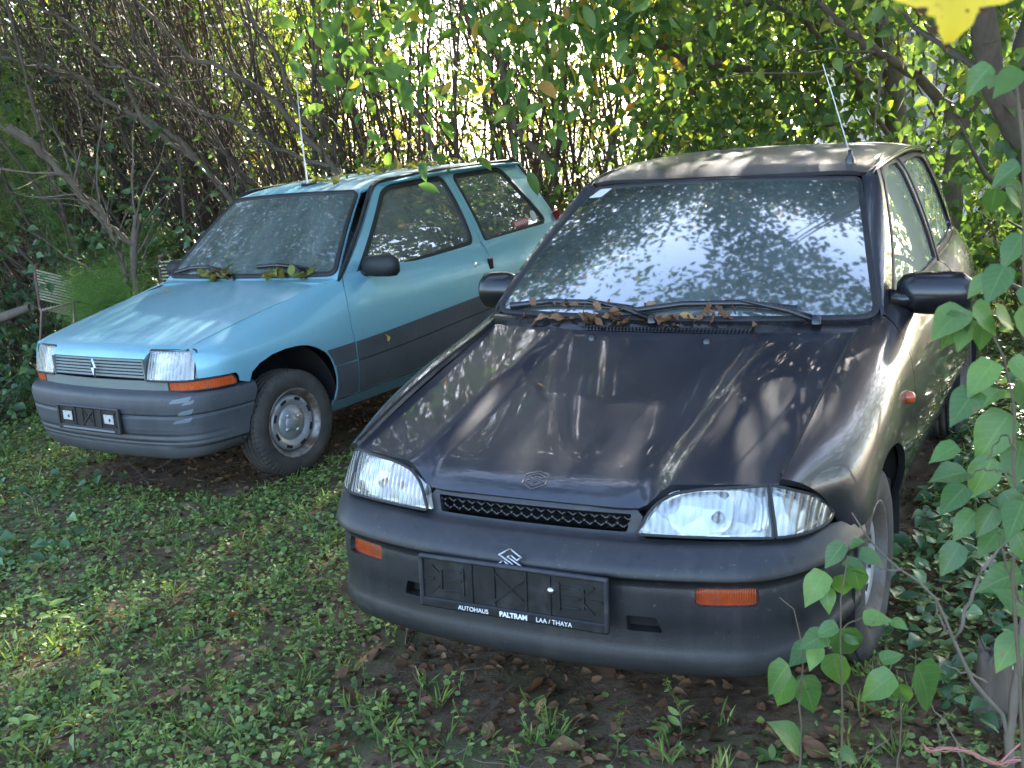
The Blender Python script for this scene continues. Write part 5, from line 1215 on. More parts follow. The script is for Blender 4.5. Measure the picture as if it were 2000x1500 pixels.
zones = [  # x, y, n, h, lean, spread, nleaf, mat, twigs, label, leaf_lo
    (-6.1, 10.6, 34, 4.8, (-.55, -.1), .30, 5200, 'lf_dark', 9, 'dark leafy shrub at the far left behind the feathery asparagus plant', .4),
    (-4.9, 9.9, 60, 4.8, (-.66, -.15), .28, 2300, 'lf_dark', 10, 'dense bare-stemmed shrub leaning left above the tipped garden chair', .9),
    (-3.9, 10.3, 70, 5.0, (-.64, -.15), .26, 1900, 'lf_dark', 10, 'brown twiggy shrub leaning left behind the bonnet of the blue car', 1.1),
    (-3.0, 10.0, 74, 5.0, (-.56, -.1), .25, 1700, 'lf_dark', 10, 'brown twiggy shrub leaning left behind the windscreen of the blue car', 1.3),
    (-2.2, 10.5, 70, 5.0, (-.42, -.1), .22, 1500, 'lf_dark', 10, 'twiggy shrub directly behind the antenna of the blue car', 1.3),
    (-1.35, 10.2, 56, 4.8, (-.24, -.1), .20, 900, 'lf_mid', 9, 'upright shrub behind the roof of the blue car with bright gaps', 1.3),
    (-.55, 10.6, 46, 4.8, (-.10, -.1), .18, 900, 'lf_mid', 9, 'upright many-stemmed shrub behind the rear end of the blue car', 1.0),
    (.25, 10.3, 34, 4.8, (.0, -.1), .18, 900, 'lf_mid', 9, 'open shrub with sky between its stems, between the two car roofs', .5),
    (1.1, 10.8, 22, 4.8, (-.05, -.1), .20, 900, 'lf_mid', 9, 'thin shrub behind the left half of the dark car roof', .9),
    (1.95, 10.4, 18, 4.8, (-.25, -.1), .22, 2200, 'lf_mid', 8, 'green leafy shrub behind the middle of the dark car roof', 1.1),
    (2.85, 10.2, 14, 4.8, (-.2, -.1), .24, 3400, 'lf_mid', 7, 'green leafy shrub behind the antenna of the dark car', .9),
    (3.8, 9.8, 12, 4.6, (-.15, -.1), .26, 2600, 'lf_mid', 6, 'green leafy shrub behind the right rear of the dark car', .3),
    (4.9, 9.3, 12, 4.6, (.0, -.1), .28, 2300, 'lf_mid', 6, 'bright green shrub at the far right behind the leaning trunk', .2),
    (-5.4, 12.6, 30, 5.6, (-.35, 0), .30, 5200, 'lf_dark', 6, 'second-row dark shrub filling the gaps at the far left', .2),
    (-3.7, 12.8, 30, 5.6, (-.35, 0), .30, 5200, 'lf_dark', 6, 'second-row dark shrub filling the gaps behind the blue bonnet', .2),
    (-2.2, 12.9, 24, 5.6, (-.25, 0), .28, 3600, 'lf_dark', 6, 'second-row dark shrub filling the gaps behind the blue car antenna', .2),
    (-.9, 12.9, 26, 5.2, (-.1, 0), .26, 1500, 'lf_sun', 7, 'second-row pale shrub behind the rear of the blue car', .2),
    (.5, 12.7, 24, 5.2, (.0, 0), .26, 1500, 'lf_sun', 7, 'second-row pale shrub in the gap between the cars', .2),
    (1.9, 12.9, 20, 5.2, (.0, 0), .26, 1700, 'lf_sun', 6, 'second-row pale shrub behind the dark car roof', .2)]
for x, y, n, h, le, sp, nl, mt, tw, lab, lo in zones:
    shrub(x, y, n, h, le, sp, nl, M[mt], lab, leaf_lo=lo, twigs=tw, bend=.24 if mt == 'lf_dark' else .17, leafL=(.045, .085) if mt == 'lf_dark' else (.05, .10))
# low leafy undergrowth between the cars and at the left
def bush(x, y, rx, ry, h, n, m, label, group, L=(.05, .09), big=True, name='bush', z0=0., cat='bush'):
    root = empty(name, (x, y, float(gz(x, y)))); tag(root, label, cat, group); ns = max(12, n // 14)
    a = rng.uniform(0, 2*np.pi, ns); r = np.sqrt(rng.random(ns)); P0 = np.stack([rx*.5*r*np.cos(a), ry*.5*r*np.sin(a), np.zeros(ns)], 1); D0 = np.stack([rx*r*np.cos(a), ry*r*np.sin(a), np.full(ns, h*1.2)], 1)
    C = wander(P0, D0, rng.uniform(.6, 1.1, ns) * h, 7, .3); V, F = tubes(C, np.full((ns, 7), .004) * np.linspace(1.2, .5, 7)[None], 4); big_mesh('stems', V, F, M['stem'], None, root)
    si = rng.integers(0, ns, n); ti = rng.integers(1, 7, n); P = C[si, ti] + rng.normal(size=(n, 3)) * .035; P[:, 2] = np.abs(P[:, 2]) + z0
    D = rnd_dir(n, -.7, .35); N_ = rnd_dir(n, .35, 1)
    v, f, t = (big_leaves(P, D, N_, rng.uniform(*L, n), curl=.3, seg=5) if big else leaves(P, D, N_, rng.uniform(*L, n))); big_mesh('foliage', v, f, m, t, root); return root
G2 = 'leafy undergrowth at the foot of the thicket'
bush(-5.3, 8.9, .9, .6, 1.2, 900, M['lf_ivy'], 'blue-green leafy undergrowth left of the tilted garden chair', G2)
bush(-4.3, 9.3, .8, .5, 1.7, 1100, M['lf_ivy'], 'tall blue-green undergrowth behind the tilted garden chair', G2)
bush(-3.5, 9.2, .7, .5, 1.9, 1100, M['lf_ivy'], 'blue-green undergrowth behind the upright garden chair', G2)
bush(-2.7, 9.3, .6, .4, 1.7, 800, M['lf_ivy'], 'blue-green undergrowth beside the blue car windscreen', G2)
bush(-4.9, 7.6, .7, .7, .5, 700, M['lf_ivy'], 'low blue-green ground vines near the left edge beside the blue bonnet', G2, L=(.05, .08))
bush(-4.0, 7.9, .7, .5, .6, 600, M['lf_ivy'], 'low blue-green ground vines along the far side of the blue bonnet', G2, L=(.05, .08))
bush(.45, 9.0, .6, .5, 1.3, 900, M['lf_mid'], 'dark green bush between the blue tail and the dark windscreen', G2, L=(.06, .10))
bush(1.0, 9.4, .6, .5, 1.2, 600, M['lf_mid'], 'dark green bush behind the left pillar of the dark car', G2, L=(.06, .10))
bush(3.7, 7.2, .6, .6, 1.15, 1300, M['lf_mid'], 'green leafy bush touching the rear corner of the dark car', G2, L=(.06, .10))
bush(3.1, 8.0, .6, .5, 1.3, 900, M['lf_mid'], 'green leafy bush behind the tail of the dark car', G2, L=(.06, .10))
bush(2.75, 4.7, .5, .7, .55, 700, M['lf_ivy'], 'low green vines against the sill of the dark car, right of its front wheel', G2, L=(.05, .09))
bush(4.4, 6.3, .7, .8, 1.1, 900, M['lf_mid'], 'green leafy bush at the right edge beyond the wing mirror', G2, L=(.05, .09))
# far sunlit trees and hedge behind the gaps
def far_tree(x, y, h, r, n, m, label, L=(.16, .30)):
    root = empty('far_tree', (x, y, float(gz(x, y)))); tag(root, label, 'tree', 'sunlit trees beyond the thicket')
    C = wander(np.zeros((1, 3)), np.array([[0, 0, 1.]]), h * .7, 8, .12); V, F = tubes(C, np.linspace(.16, .04, 8)[None], 8); big_mesh('trunk', V, F, M['bark2'], None, root)
    k = n // 14; c = rnd_dir(k) * (rng.random(k) ** .4)[:, None] * np.array([r, r, h * .42]) + np.array([0, 0, h * .60]); P = (c[:, None] + rng.normal(size=(k, 14, 3)) * .28).reshape(-1, 3)
    v, f, t = leaves(P, rnd_dir(len(P), -.8, .4), rnd_dir(len(P), 0, 1), rng.uniform(*L, len(P))); big_mesh('crown', v, f, m, t, root)
far_tree(-12.5, 19, 7.0, 3.4, 7000, M['lf_mid'], 'tall green tree far behind the thicket at the left')
far_tree(-8.2, 20, 6.6, 3.2, 7000, M['lf_mid'], 'green tree far behind the left-leaning stems')
far_tree(-4.6, 21, 5.4, 2.6, 4200, M['lf_sun'], 'yellow-green sunlit tree glimpsed behind the blue car')
far_tree(7.6, 19, 6.6, 3.0, 6500, M['lf_sun'], 'yellow-green sunlit tree behind the right of the dark car')
far_tree(11.2, 17, 6.5, 2.8, 5200, M['lf_sun'], 'sunlit tree beyond the white shed')
for _x, _y, _l in ((7.6, 3.6, 'leafy tree beside the cars, beyond the right edge, mirrored in the dark wing'), (8.6, 7.4, 'leafy tree further back beyond the right edge of the picture'), (6.8, -.2, 'leafy tree right of the camera, mirrored in the car flanks')): far_tree(_x, _y, 5.4, 2.2, 4200, M['lf_mid'], _l, (.10, .18))
far_tree(4.8, 22, 5.6, 2.4, 2600, M['lf_sun'], 'sunlit tree glimpsed above the dark car roof')

# ------------------------------------------------------------------ trees whose boughs hang over the cars
def limb(pts, r0, r1, k=22, wob=.02):
    P = np.array(pts, float); K = np.concatenate([[0], np.cumsum(np.linalg.norm(np.diff(P, axis=0), axis=1))]); t = np.linspace(0, K[-1], k)
    C = herm(K, P, t) + rng.normal(size=(k, 3)) * wob * .5; return C, np.linspace(r0, r1, k) * (1 + .06 * rng.normal(size=k))
def tree(name, label, loc, limbs, group, bark, crown=None, cat='tree', seg=9):
    root = empty(name, loc); tag(root, label, cat, group); o = np.array(loc); parts = []; mains = []
    for pts, r0, r1 in limbs:
        C, Rd = limb(np.array(pts, float) - o, r0, r1); mains.append((C, Rd)); parts.append(tubes(C[None], Rd[None], seg))
    tw = []
    for C, Rd in mains:
        m = 9; i = rng.integers(4, len(C) - 1, m); Ct = wander(C[i], unit(C[i] - C[i-1]) + .8 * rnd_dir(m), rng.uniform(.4, 1.2, m), 7, .3); tw.append(Ct); parts.append(tubes(Ct, (Rd[i] * .35)[:, None] * np.linspace(1, .2, 7)[None], 5))
    V, F, T = join(parts); big_mesh('trunk', V, F, bark, T, root)
    if crown is not None:
        v, f, t = crown(o, np.concatenate(tw)); big_mesh('crown', v, f[0] if isinstance(f, tuple) else f, crown.mat, t, root)
    return root
def cloud(mat_, centres, per=10, rad=.16, L=(.05, .09), dz=(-1, -.1), big=True, seg=4, wr=.5, kind='oval', curl=.3):
    def fn(o, tw):
        c = np.array(centres) - o; n = len(c); P = (c[:, None] + rng.normal(size=(n, per, 3)) * rad).reshape(-1, 3)
        D = rnd_dir(len(P), *dz); N_ = rnd_dir(len(P), .2, 1)
        return big_leaves(P, D, N_, rng.uniform(*L, len(P)), wr=wr, kind=kind, curl=curl, seg=seg) if big else leaves(P, D, N_, rng.uniform(*L, len(P)), wr=wr)
    fn.mat = mat_; return fn
def rect_cloud(n, x, y, z, holes=(), thr=-.55):
    P = np.stack([rng.uniform(*x, n), rng.uniform(*y, n), rng.uniform(*z, n)], 1)
    k = np.ones(n, bool)
    for hx, hy, hr in holes: k &= np.hypot(P[:, 0] - hx, (P[:, 1] - hy)) > hr * (.8 + .4 * rng.random(n))
    v = np.sin(P[:, 0] * 2.1 + 1) * np.sin(P[:, 1] * 1.7 + .5) + .6 * np.sin(P[:, 0] * 4.3) * np.cos(P[:, 1] * 3.9)
    return P[k & (v > thr)]
def px_cloud(n, x0, x1, y0, y1, Y0, Y1):
    out = []
    for _ in range(n): out.append(at(rng.uniform(x0, x1), rng.uniform(y0, y1), rng.uniform(Y0, Y1)))
    return np.array(out)
GT = 'trees standing over the cars'
# tree at the right: pale trunk with boughs crossing the top of the picture
c1 = np.concatenate([px_cloud(100, 1230, 1700, -150, 50, 6.4, 8.2), px_cloud(120, 1440, 1700, 40, 330, 6.9, 8.4), px_cloud(60, 1250, 1500, 120, 300, 7.2, 8.8), px_cloud(50, 1760, 1980, 380, 560, 6.4, 7.6)])
tree('broadleaf_tree', 'broadleaf tree with pale trunk behind the dark car, right of its antenna', tuple(at(1752, 700, 8.0) * np.array([1, 1, 0])),
     [([at(1752, 690, 8.0), at(1748, 420, 8.0), at(1752, 200, 8.0), at(1700, -60, 7.8), at(1690, -400, 7.6)], .085, .05),
      ([at(1700, 300, 8.2), at(1600, 230, 8.0), at(1500, 140, 7.8), at(1380, 125, 7.6), at(1225, 62, 7.3)], .045, .024),
      ([at(1740, 190, 8.0), at(1640, 120, 7.6), at(1560, 30, 7.2), at(1450, 5, 7.0), at(1380, 60, 6.9), at(1360, 130, 6.9)], .030, .008),
      ([at(1690, 200, 8.0), at(1610, 60, 7.8), at(1560, -60, 7.5), at(1500, -300, 7.2)], .05, .03)], GT, M['bark2'], cloud(M['lf_mid'], c1, 11, .17, (.06, .10), kind='heart', wr=.7))
c2 = np.concatenate([px_cloud(60, 1880, 2080, 20, 330, 5.4, 7.0), px_cloud(40, 1760, 2000, -160, 40, 5.2, 6.6)])
tree('broadleaf_tree', 'brown forked trunk nearer the right edge, beneath the yellow maple leaf', tuple(at(1862, 800, 7.2) * np.array([1, 1, 0])),
     [([at(1850, 800, 7.2), at(1858, 400, 7.2), at(1880, 250, 7.1), at(1930, 130, 7.0), at(1945, -60, 6.9), at(1960, -350, 6.6)], .075, .04),
      ([at(1870, 270, 7.1), at(1830, 190, 7.0), at(1770, 130, 6.8), at(1680, 80, 6.6), at(1600, 5, 6.4)], .040, .018)], GT, M['bark2'], cloud(M['lf_mid'], c2, 10, .17, (.06, .10), kind='heart', wr=.7))
c3 = np.concatenate([rect_cloud(3400, (-1.8, 5.0), (3.0, 6.8), (3.8, 5.0), holes=((-.85, 4.95, 1.0), (-.2, 4.8, .6), (1.2, 2.2, .8), (.2, 3.3, .5)), thr=-.25), rect_cloud(1100, (-1.6, 6.5), (6.4, 9.8), (4.3, 6.6), holes=((.6, 6.9, .4),))])
tree('broadleaf_tree', 'thick dark trunk leaning in from the right edge of the picture', tuple(at(2120, 900, 5.6) * np.array([1, 1, 0])),
     [([at(2120, 900, 5.6), at(2050, 440, 5.6), at(1995, 290, 5.5), at(1955, 215, 5.4), at(1925, 60, 5.2), at(1880, -300, 4.8), at(1700, -700, 4.4)], .085, .04),
      ([at(1975, 240, 5.5), at(2010, 60, 5.4), at(2050, -200, 5.2), at(2100, -700, 4.8)], .06, .04),
      ([at(1880, -300, 4.8), (1.6, 3.2, 4.6), (.3, 2.6, 4.9), (-.9, 2.0, 5.0)], .03, .01), ([at(2050, -200, 5.2), (3.2, 4.0, 4.2), (3.0, 2.4, 4.5), (2.4, 1.4, 4.6)], .03, .01)],
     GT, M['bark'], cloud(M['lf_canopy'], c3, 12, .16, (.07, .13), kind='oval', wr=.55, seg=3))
# box elder at the left with sprays hanging into the top centre
c4 = np.concatenate([px_cloud(14, 640, 830, -60, 110, 6.0, 7.4), px_cloud(6, 670, 760, 60, 150, 6.2, 7.4), px_cloud(32, 820, 1260, -100, 110, 5.8, 7.4), px_cloud(12, 1000, 1120, 100, 240, 6.2, 7.6), px_cloud(26, 1050, 1400, -80, 100, 6.0, 7.6), px_cloud(3, 800, 860, 210, 280, 6.4, 7.)])
c5 = np.concatenate([rect_cloud(420, (-5.5, -.3), (3.2, 8.8), (3.9, 5.4), holes=((-2.2, 5.2, .9), (-1.0, 6.8, .6), (-3.4, 6.9, .8))), rect_cloud(420, (-6.5, -1.2), (7.2, 9.8), (4.4, 6.2))])
tree('box_elder', 'box elder whose pale green leaf sprays hang into the top centre', (-5.6, 8.0, float(gz(-5.6, 8.0)) - .05),
     [([(-5.6, 8.0, -.2), (-5.5, 7.9, 1.5), (-5.2, 7.6, 3.2), (-4.4, 7.2, 4.4), (-2.8, 6.8, 4.9), (-1.0, 6.6, 4.6), (.4, 6.5, 4.0)], .13, .02), ([(-5.2, 7.6, 3.2), (-5.0, 6.2, 4.3), (-3.6, 5.0, 4.9), (-1.8, 4.4, 5.0)], .08, .02)], GT, M['bark'],
     cloud(M['lf_pale'], np.concatenate([c4, c5]), 9, .17, (.08, .15), kind='oval', wr=.48, seg=5))

# tall trees behind the thicket, crowns reaching over the cars above the picture
def canopy_tree(x, y, h, x0, x1, y0, y1, z0, z1, n, label, holes=()):
    root = empty('canopy_tree', (x, y, float(gz(x, y)))); tag(root, label, 'tree', GT); parts = []
    C, Rd = limb([(0, 0, -.1), (.1, 0, h * .4), (-.05, -.2, h)], .14, .06, 20, .03); parts.append(tubes(C[None], Rd[None], 9))
    e = np.stack([rng.uniform(x0, x1, 26) - x, rng.uniform(y0, y1, 26) - y, rng.uniform(z0, z1, 26)], 1)
    for q in e: i = rng.integers(9, 18); L_, r_ = limb([C[i], (C[i] + q) / 2 + np.array([0, 0, .5]), q], .04, .006, 12, .03); parts.append(tubes(L_[None], r_[None], 5))
    V, F, T = join(parts); big_mesh('trunk', V, F, M['bark'], T, root)
    c = rect_cloud(n, (x0, x1), (y0, y1), (z0, z1), holes) - np.array([x, y, 0]); P = (c[:, None] + rng.normal(size=(len(c), 12, 3)) * .2).reshape(-1, 3)
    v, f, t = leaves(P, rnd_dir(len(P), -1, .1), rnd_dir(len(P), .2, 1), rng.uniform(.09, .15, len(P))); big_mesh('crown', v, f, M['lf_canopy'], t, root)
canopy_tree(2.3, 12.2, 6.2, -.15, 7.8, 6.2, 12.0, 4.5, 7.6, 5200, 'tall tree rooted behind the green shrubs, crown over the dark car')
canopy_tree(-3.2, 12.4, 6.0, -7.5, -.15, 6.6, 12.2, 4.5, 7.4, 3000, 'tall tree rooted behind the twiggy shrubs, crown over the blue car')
# long arching boughs in front of the left thicket
c0_ = at(600, 640, 9.3)
tree('arching_shrub', 'long pale arching boughs sweeping up left across the dark twigs', (c0_[0], 9.3, float(gz(c0_[0], 9.3))),
     [([c0_, at(700, 380, 9.3), at(647, 322, 9.3), at(588, 259, 9.3), at(539, 203, 9.2), at(490, 165, 9.2), at(430, 130, 9.1), at(378, 115, 9.1), at(332, 60, 9.), at(266, 10, 9.), at(200, -60, 8.9)], .040, .014),
      ([c0_, at(400, 330, 9.4), at(280, 224, 9.3), at(245, 154, 9.3), at(182, 84, 9.2), at(120, 40, 9.2), at(20, 0, 9.1)], .035, .012),
      ([at(400, 330, 9.4), at(320, 250, 9.3), at(210, 196, 9.3), at(150, 150, 9.2), at(70, 130, 9.2), at(-20, 106, 9.1)], .028, .014),
      ([c0_, at(650, 300, 9.4), at(567, 196, 9.3), at(546, 115, 9.3), at(504, 63, 9.2), at(480, 0, 9.2), at(450, -80, 9.1)], .035, .015),
      ([at(647, 322, 9.3), at(560, 300, 9.2), at(470, 240, 9.1), at(380, 215, 9.1), at(300, 165, 9.0), at(190, 120, 9.)], .022, .006),
      ([at(860, 330, 9.6), at(800, 200, 9.5), at(720, 120, 9.4), at(640, 60, 9.3), at(600, -40, 9.3)], .03, .012),
      ([at(1090, 330, 9.6), at(1000, 230, 9.5), at(980, 120, 9.4), at(905, 20, 9.3), at(890, -60, 9.3)], .032, .02)], GT, M['bark2'])
# ------------------------------------------------------------------ wall, fence, shed at the back
def build_back():
    mb = MB(); a = at(-40, 400, 13.2); b = at(190, 400, 13.2)
    box(mb, ((a[0] - 4 + b[0]) / 2, 13.2, .9), (b[0] - a[0] + 4, .2, 2.3), 0, .01)
    o = mb.build('wall', plain('mauve_grey_render', (.20, .18, .19), .9, var=.2, vs=4, dirt=(.10, .09, .085), ds=3)); tag(o, 'mauve-grey rendered wall glimpsed behind the wire fence at left', 'wall')
    root = empty('wire_fence', (-7.4, 12.4, 0)); tag(root, 'dark wire mesh fence in front of the grey wall at left', 'fence')
    n = 34; C = []
    for k in range(n):
        for s in (-1, 1): x0 = -2.4 + k * .14; C.append([[x0, 0, .05], [x0 + s * 1.5, 0, 1.75]])
    V, F = tubes(np.array(C), np.full((len(C), 2), .0035), 3); big_mesh('wire_mesh', V, F, M['under'], None, root)
    for x in (-2.2, .0, 2.2):
        m_ = MB(); tube(m_, [(x, .03, -.1), (x, .03, 1.85)], .03, 8); m_.build('post', M['bark'], root)
    c = at(1885, 330, 14.0); sh = empty('garden_shed', (c[0], 14.0, float(gz(c[0], 14)))); tag(sh, 'white corrugated shed glimpsed between the trunks at right', 'shed')
    wm = plain('white_painted_sheet_metal', (.62, .64, .70), .5, var=.08, dirt=(.4, .38, .36), ds=5, dl=(.5, .8)); m_ = MB()
    xs = np.linspace(-1.1, 2.6, 150); z0, z1 = 0, 2.35
    v = [(x, .02 * math.sin(x * 42), z) for z in (z0, z1) for x in xs]; m_.add(v, [(i, i+1, i+151, i+150) for i in range(149)], 0)
    ys = np.linspace(0, 2.5, 60); v = [(-1.1 + .02 * math.sin(y * 42), y, z) for z in (z0, z1) for y in ys]; m_.add(v, [(i+1, i, i+60, i+61) for i in range(59)], 0)
    v = [(2.6, y, z) for z in (z0, z1) for y in ys]; m_.add(v, [(i, i+1, i+61, i+60) for i in range(59)], 0); m_.build('wall', wm, sh)
    m_ = MB(); box(m_, (.75, 1.2, 2.44), (4.1, 2.9, .08), 0, .02, Matrix.Rotation(R(4), 4, 'X')); m_.build('roof', wm, sh)
build_back()
# ------------------------------------------------------------------ ground cover
def gat(px, py):
    o = np.array([0, 0, CAM_H]); p = at(px, py, 1.0) - o
    s = -o[2] / p[2]
    for _ in range(6):
        q = o + p * s; s = (float(gz(q[0], q[1])) - o[2]) / p[2]
    return o + p * s
def scatter(n, x0, x1, y0, y1): return np.stack([rng.uniform(x0, x1, n), y0 + (y1 - y0) * rng.random(n) ** 1.35], 1)
def patchy(P, s=1., ph=0.): return .5 + .5 * np.sin(P[:, 0] * 2.2 * s + ph + 1.3 * np.sin(P[:, 1] * 1.7 * s)) * np.cos(P[:, 1] * 2.6 * s + ph * .7 + np.sin(P[:, 0] * 3.1 * s))
def under_car(P, car, mx=.0, my=.0):
    loc = np.array(car.location); c, s = math.cos(-car.rotation_euler[2]), math.sin(-car.rotation_euler[2])
    d = P - loc[:2]; x = c * d[:, 0] - s * d[:, 1]; y = s * d[:, 0] + c * d[:, 1]
    return (np.abs(x) < .74 - mx) & (y > .12 + my) & (y < 3.6)
def bare(P):
    """worn soil: under the cars and a track in front of the dark car"""
    d = np.hypot((P[:, 0] - .05) / 1.15, (P[:, 1] - 2.8) / .75); return np.clip(1.15 - d, 0, 1) * .75
def on_ground(P, dz=0.): return np.column_stack([P, gz(P[:, 0], P[:, 1]) + dz])
def build_ground_cover():
    def keep(P, dens):
        k = rng.random(len(P)) < dens; k &= ~under_car(P, car_s, .03, .10) & ~under_car(P, car_r, .03, .10); return P[k]
    area = (-5.6, 4.2, 1.9, 9.6)
    # creeping round leaves
    P = scatter(100000, *area); P = keep(P, (.10 + .72 * patchy(P, 1.3, .4) + .2 * (P[:, 0] < -.6)) * (1 - .4 * (P[:, 0] > -.7) * (P[:, 1] < 3.9)) * (1 - bare(P)) * np.clip(1.0 - .30 * (P[:, 0] > .2) * (P[:, 1] < 3.4), 0, 1)); n = len(P)
    B = on_ground(np.repeat(P, 3, 0) + rng.normal(size=(n * 3, 2)) * .018, .0); B[:, 2] += rng.uniform(.004, .04, n * 3)
    V1 = leaves(B, rnd_dir(n * 3, -.1, .5), rnd_dir(n * 3, .55, 1), rng.uniform(.010, .027, n * 3), wr=.8, droop=.15)
    tag(big_mesh('ground_cover', V1[0], V1[1], M['lf_ground'], V1[2]), kind='stuff')
    # feathery small weeds, denser at lower left
    P = scatter(16000, *area); P = keep(P, np.clip(.25 + .5 * patchy(P, 1.7, 2.) + .45 * (P[:, 0] < -.3) * (P[:, 1] < 4.2), 0, 1) * .8 * (1 - bare(P)))
    n = len(P); k = 9; h = rng.uniform(.02, .085, n) * (1 + .6 * (P[:, 1] < 3.6) * (P[:, 0] < 0)); C = wander(on_ground(P), np.array([[0, 0, 1.]]) + .45 * rnd_dir(n), h, 5, .25)
    tv, tf = tubes(C, np.full((n, 5), .0011), 3)
    ti = rng.integers(1, 5, (n, k)); B = C[np.arange(n)[:, None], ti].reshape(-1, 3)
    V2 = leaves(B, rnd_dir(n * k, -.1, .8), rnd_dir(n * k, .3, 1), rng.uniform(.008, .022, n * k), wr=.45); o = join([(tv, tf), V2])
    tag(big_mesh('small_weeds', o[0], o[1], M['lf_ground'], np.concatenate([np.full(len(tv), .6), V2[2] * .5 + .5])), kind='stuff')
    # broad rosette leaves
    P = scatter(3800, *area); P = keep(P, (.15 + .7 * patchy(P, .9, 4.)) * (1 - .7 * bare(P))); n = len(P); k = 6
    az = rng.uniform(0, 2*np.pi, (n, k)); sz = rng.uniform(.022, .06, (n, 1)) * rng.uniform(.7, 1.2, (n, k)); D = np.stack([np.cos(az), np.sin(az), rng.uniform(.15, .9, (n, k))], -1).reshape(-1, 3)
    V3 = big_leaves(np.repeat(on_ground(P, .004), k, 0), D, unit(np.array([[0, 0, 1.]]) + .3 * rnd_dir(n * k)), sz.ravel(), wr=.42, kind='oval', curl=.45, seg=4)
    tag(big_mesh('rosette_weeds', V3[0], V3[1], M['lf_ground'], V3[2]), kind='stuff')
    # vines of larger bluish leaves right of the dark car and at the far left
    a = scatter(2600, 1.0, 4.4, 2.4, 7.5); b = scatter(2200, -5.6, -2.0, 4.6, 9.0); P = np.concatenate([a, b]); P = keep(P, np.clip(.15 + .8 * patchy(P, 1.1, 1.), 0, 1)); P = np.concatenate([P, keep(scatter(2600, 1.05, 3.4, 2.6, 5.6), np.ones(2600))]); n = len(P)
    B = on_ground(P, .0); B[:, 2] += rng.uniform(.01, .10, n); V4 = big_leaves(B, rnd_dir(n, -.3, .3), unit(np.array([[0, -.2, 1.]]) + .55 * rnd_dir(n)), rng.uniform(.035, .075, n), wr=.75, curl=.3, seg=5)
    tag(big_mesh('ground_vines', V4[0], V4[1], M['lf_ivy'], V4[2]), kind='stuff')
    # grass
    P = scatter(3600, *area); P = keep(P, .3 + .6 * (patchy(P, .8, 3.) > .5)); n = len(P); k = 8; Q = np.repeat(P, k, 0) + rng.normal(size=(n * k, 2)) * .008
    L_ = rng.uniform(.02, .085, n * k); D = unit(np.array([[0, 0, 1.]]) + .7 * rnd_dir(n * k)); V5 = leaves(on_ground(Q), D, rnd_dir(n * k, -.2, .4), L_, wr=.06, fold=.1, droop=.35)
    tag(big_mesh('grass', V5[0], V5[1], M['lf_ground'], V5[2] * .5 + .5), kind='stuff')
    # crumbled litter, twigs and soil clods
    P = scatter(52000, *area); P = P[rng.random(len(P)) < .3 + .5 * patchy(P, 1.5, 5.) + .5 * bare(P)]; n = len(P)
    V6 = leaves(on_ground(P, .010), rnd_dir(n, -.1, .4), rnd_dir(n, .2, 1), rng.uniform(.010, .042, n), wr=.6, fold=.5, droop=.4)
    tag(big_mesh('leaf_litter', V6[0], V6[1], M['lf_dry'], V6[2] ** 1.5 * .8), kind='stuff')
    P = scatter(900, *area); n = len(P); C = wander(on_ground(P, .006), rnd_dir(n, -.05, .12), rng.uniform(.04, .26, n), 6, .3); C[:, :, 2] = np.maximum(C[:, :, 2], gz(C[:, :, 0], C[:, :, 1]) + .002)
    v, f = tubes(C, np.full((n, 6), .0018) * rng.uniform(.5, 2., (n, 1)), 4); tag(big_mesh('twig_litter', v, f, M['twig']), kind='stuff')
build_ground_cover()

# ------------------------------------------------------------------ single leaves, lying one by one
def leaf_proto(kind, L, mat_, seg=9):
    """crumpled leaf mesh with a stalk; kind: 'oval' or 'maple'"""
    s = np.linspace(0, 1, seg); w = np.interp(s, [0, .15, .35, .5, .7, .88, 1], [.05, .62, 1, .9, .6, .25, 0] if kind == 'oval' else [.1, .9, .6, 1, .45, .5, 0])
    V = []; t = rng.random(3) * 6; cur = rng.uniform(.5, 1.2)
    for j, sj in enumerate(s):
        for q in (-1, -.5, 0, .5, 1):
            hw = L * .36 * w[j]; z = L * (.10 * cur * abs(q) ** 1.5 * w[j] + .07 * math.sin(sj * 5 + t[0]) + .045 * math.sin(q * 3 + sj * 9 + t[1]) * (abs(q) > .3))
            V.append([hw * q * (1 - .15 * cur * abs(q)), L * (sj - .5), z])
    F = [[j*5+i, j*5+i+1, (j+1)*5+i+1, (j+1)*5+i] for j in range(seg-1) for i in range(4)]
    V = np.array(V); V[:, 2] -= V[:, 2].min() - .001
    mb = MB(); mb.add(V, F, 0, t=np.full(len(V), .5)); b = V[2]
    tube(mb, [b, b + np.array([.01 * L, -.18 * L, .03 * L]), b + np.array([.05 * L, -.38 * L, .02 * L])], .0009, 4, t=.4)
    return mb
def leaf_mesh(kind, L, mat_, tint):
    mb = leaf_proto(kind, L, mat_); o = mb.build('fallen_leaf', mat_); me = o.data; COL.objects.unlink(o); bpy.data.objects.remove(o)
    if 'tint' in me.attributes: me.attributes.remove(me.attributes['tint'])
    at_ = me.attributes.new('tint', 'FLOAT', 'POINT'); at_.data.foreach_set('value', np.full(len(me.vertices), tint, 'f')); return me
DRY = [leaf_mesh('maple' if k % 3 == 0 else 'oval', .055, M['lf_dry'], t) for k, t in enumerate((.25, .45, .6, .72, .85, .95, .35, .55))]
WILT = [leaf_mesh('maple' if k % 2 else 'oval', .06, M['lf_wilt'], t) for k, t in enumerate((.2, .45, .6, .75, .9))]
YEL = leaf_mesh('oval', .05, M['lf_dry'], 1.0)
